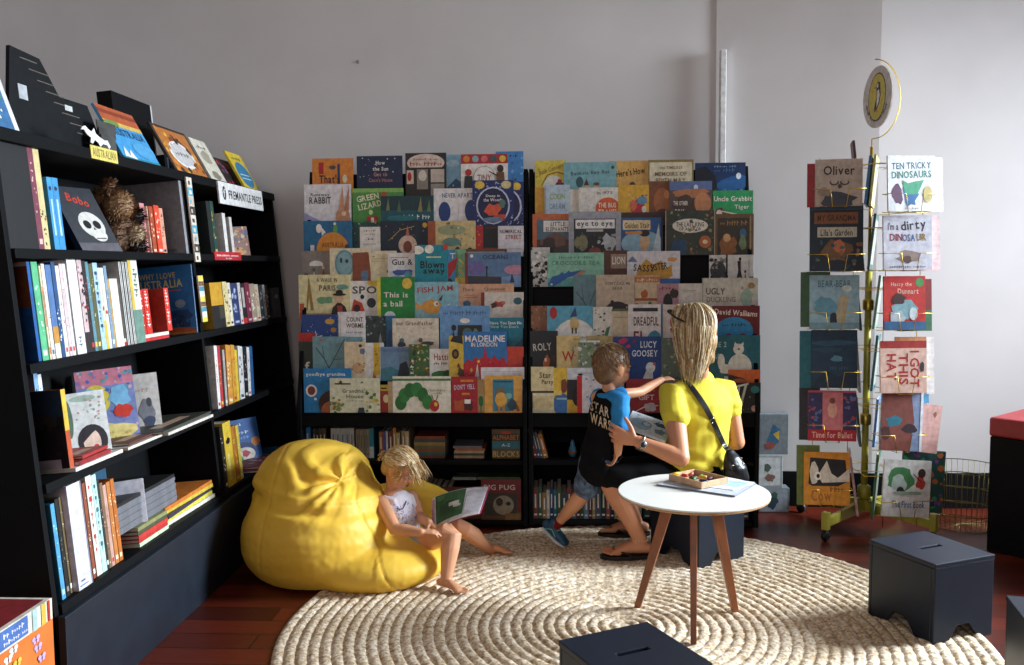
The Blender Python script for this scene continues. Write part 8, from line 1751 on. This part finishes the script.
# ================================================================== the boy
def boy():
    hc = px3(613, 367, 4.14); face, up, hs = V(.80, .58, -.14), V(.02, 0, 1), .96
    shr, shl = px3(621, 400, 4.05), px3(598, 398, 4.18); ms = shr.lerp(shl, .5); hip = px3(600, 457, 4.17); tr = (shr - shl).normalized(); tf = V(0, 0, 1).cross(tr)
    B = Body(); B.m(SKG); f, u, l, g = head(B, hc, face, up, hs, True)
    B.limb([(ms + V(0, 0, -.005), .042, .036), (ms + V(0, 0, .03), .031, .030), (g(0, -.02, -.07), .030), (g(0, -.01, -.03), .034)], side=tr)
    B.limb([(hip + V(0, 0, -.02), .085, .068), (hip.lerp(ms, .4), .078, .062), (hip.lerp(ms, .8), .088, .062), (ms + V(0, 0, -.01), .078, .045)], side=tr, seg=18)
    elr, wrr = px3(619, 434, 4.03), px3(618, 453, 4.06); ell, wrl = px3(640, 392, 4.36), px3(661, 380, 4.50)
    B.limb([(shr, .034), (shr.lerp(elr, .5), .030), (elr, .024)], side=tr); B.limb([(elr, .024), (elr.lerp(wrr, .4), .0235), (wrr, .017)], side=tr)
    hand(B, wrr, (-.35, .1, -.8), (-1, 0, .2), (.1, 1, 0), s=.56, curl=28)
    B.limb([(shl, .034), (shl.lerp(ell, .5), .029), (ell, .0235)], side=(0, 0, 1)); B.limb([(ell, .0235), (ell.lerp(wrl, .4), .023), (wrl, .0165)], side=(0, 0, 1))
    hand(B, wrl, (.8, .5, .12), (0, .3, -1), (0, 1, .5), s=.56, curl=14)
    hr, hl = hip + tr * .042, hip - tr * .042
    knr, anr = px3(624, 470, 4.02), px3(628, 500, 4.34)
    knl, anl = px3(585, 492, 4.22), px3(555.5, 526, 4.30)
    knr = hip + V(.10, .13, -.10); anr = px3(624, 506, 4.31)
    for h_, k_, a_ in ((hr, knr, anr), (hl, knl, anl)):
        B.limb([(h_, .056, .056), (h_.lerp(k_, .5), .048), (k_, .038)], side=tr); B.limb([(k_, .038), (k_.lerp(a_, .35), .038, .039), (k_.lerp(a_, .8), .024), (a_, .021)], side=tr)
    root = B.fuse('person', SKG, vox=.0034, smooth=5); tag(root, 'small boy in a black and blue T-shirt climbing at the woman\'s knee', 'person')
    face_details(root, hc, face, up, hs)
    BK_ = cloth_mat('#0c0d12', 'black_jersey', spec=.15); C = Body(); C.m(BK_)
    C.limb([(hip + V(0, 0, -.055), .112, .092), (hip + V(0, 0, .01), .106, .086), (hip.lerp(ms, .45), .092, .074), (hip.lerp(ms, .82), .100, .072), (ms + V(0, 0, -.008), .086, .054)], side=tr, seg=20)
    ts = C.fuse('t_shirt', BK_, vox=.0045, smooth=5, parent=root, post=folds(.003, 60, (.5, .2, .8), 3)); ts['label'] = 'black body of the T-shirt with pale lettering'
    BLU = cloth_mat('#2f86c4', 'blue_jersey')
    for s_, e_, in_, k_ in ((shr, elr, ms, .86), (shl, ell, ms, .5)):
        C = Body(); C.m(BLU); C.limb([(in_.lerp(s_, .35) + V(0, 0, .012), .036, .044), (s_ + V(0, 0, -.002), .046, .046), (s_.lerp(e_, .45), .042, .042), (s_.lerp(e_, k_), .043, .043)], side=tr)
        C.fuse('sleeve', BLU, vox=.004, smooth=4, parent=root, post=folds(.002, 80, (.3, .2, .9), 6))
    C = Body(); C.m(BLU); n_ = 24; c_ = ms + V(0, 0, .018); ring = [c_ + tr * .052 * math.cos(6.283 * i / n_) + tf * .042 * math.sin(6.283 * i / n_) for i in range(n_)]; C.tube(ring, .013, BLU, 8, closed=True); under(C.build('collar', smooth=True), root)
    # lettering across the back
    mb = MB(); bpy.context.view_layer.update()
    for s_, (x0, y0, x1, y1, hgt) in (('STAR', (590.5, 405, 609, 413, 10.5)), ('WARS', (590.5, 417, 611, 426, 10.5))):
        Vt, Ft, asp = text_tris(s_, True); P = []; ok = True
        for a, b in Vt:
            px, py = x0 + (x1 - x0) * a, y0 + (y1 - y0) * a - hgt * (b - .5); q, nr = onto(ts, px, py, .0012)
            if q is None: q = P[-1] if P else px3(px, py, 4.08)
            P.append(q)
        mb.add(P, Ft, '#d8c0a0')
    under(mb.build('lettering'), ts)
    DN = M('#5a6f8c', .8, .5, 38, name='patterned_denim'); C = Body(); C.m(DN)
    for h_, k_, t_ in ((hl, knl, .86), (hr, knr, .6)): C.limb([(h_, .066, .068), (h_.lerp(k_, .5), .064, .064), (h_.lerp(k_, t_), .062, .062)], side=tr)
    C.fuse('shorts', DN, vox=.005, smooth=3, parent=root, post=folds(.003, 70, (.5, 0, -.8), 8))
    # hair: short, brown, following the skull
    HB = HM('#6f5238'); C = Body(); C.m(HB); R = Matrix((l, f, u)).transposed()
    C.ball(g(0, -.018, .026), (.080 * hs, .096 * hs, .089 * hs), rot=R, seg=24); C.ball(g(0, -.045, -.02), (.068 * hs, .058 * hs, .07 * hs), rot=R, seg=20)
    cap_ = C.fuse('hair', HB, vox=.0038, smooth=4, parent=root, post=lambda co, n: co - n * .022 if (((co - hc).dot(f) > .038 and (co - hc).dot(u) < .050) or ((co - hc).dot(f) > -.03 and (co - hc).dot(u) < .018)) else co + n * .0006 * noise.noise(co * 90)); cap_['label'] = 'short light brown hair'
    rnd = random.Random(3); st = []; crown = V(.01, -.05, .10) * hs
    for i in range(900):
        th = rnd.uniform(0, 6.2832); ph = rnd.uniform(.1, 2.05); d = V(math.sin(ph) * math.cos(th), math.sin(ph) * math.sin(th), math.cos(ph)); q = V(d.x * .081, d.y * .096 - .017, d.z * .091 + .025)
        if (q.y > .040 and q.z < .052) or (q.y > -.03 and q.z < .02) or q.z < -.062: continue
        away = (V(d.x, d.y + .45, d.z - .8)); away = (away - d * away.dot(d)).normalized(); L = rnd.uniform(.012, .026)
        pts = [g(*(q + away * L * t + d * .0018 * math.sin(t * 3.14))) for t in (0, .35, .7, 1)]
        st.append(pts)
    locks('strands', st, [HM('#8a6a48'), HM('#9c7b54'), HM('#705234'), HM('#b3936a')], cap_, r=.0016, seg=5)
    # trainer, heel raised, toe on the floor
    def shoe(a_, td, floor_, heel_up):
        sd = td.cross(V(0, 0, 1)).normalized(); up_ = sd.cross(td).normalized(); tp = lambda x, y, z: a_ + td * x + sd * y + up_ * z
        C = Body(); NV_ = M('#1f4f6e', .5, .25, 60, name='teal_trainer_mesh'); C.m(NV_)
        C.limb([(tp(-.040, 0, -.022), .024, .024), (tp(-.01, 0, -.018), .028, .032), (tp(.04, 0, -.03), .031, .025), (tp(.085, 0, -.038), .030, .017)], side=sd); C.limb([(tp(-.012, 0, .012), .027, .026), (tp(-.012, 0, -.02), .028, .03)], side=sd)
        sh = C.fuse('trainer', NV_, vox=.0032, smooth=3, parent=root); sh['label'] = 'teal and white running shoe'
        C = Body(); WS = M('#cdd6e2', .5, .05, 20); C.m(WS); C.limb([(tp(-.042, 0, -.048), .027, .010), (tp(.0, 0, -.052), .028, .010), (tp(.05, 0, -.055), .034, .010), (tp(.092, 0, -.050), .030, .009)], side=sd); s2 = C.fuse('sole', WS, vox=.003, smooth=3); under(s2, sh)
        mb = MB()
        for k in range(4): mb.tube([tp(.005 + .018 * k, -.020, .004 - .010 * k), tp(.012 + .018 * k, 0, .012 - .010 * k), tp(.005 + .018 * k, .020, .004 - .010 * k)], .0022, '#8fd0c8', 6)
        for q in (-1, 1): mb.tube([tp(-.03, q * .029, -.03), tp(.0, q * .031, -.012), tp(.035, q * .031, -.034)], .003, '#7fc4c0', 6)
        under(mb.build('laces', smooth=True), sh)
        C = Body(); SO = cloth_mat('#7a1f22', 'dark_red_sock'); C.m(SO); C.limb([(a_ + V(0, 0, .0), .0245), (a_ + (knl - anl).normalized() * .03 if a_ is anl else a_ + V(0, 0, .03), .0255)], side=tr); C.fuse('sock', SO, vox=.003, smooth=2, parent=root)
    shoe(anl, V(.72, -.30, -.50).normalized(), 0, 1)
    shoe(anr, V(.1, .9, -.45).normalized(), 0, 1)
    return root


boy()
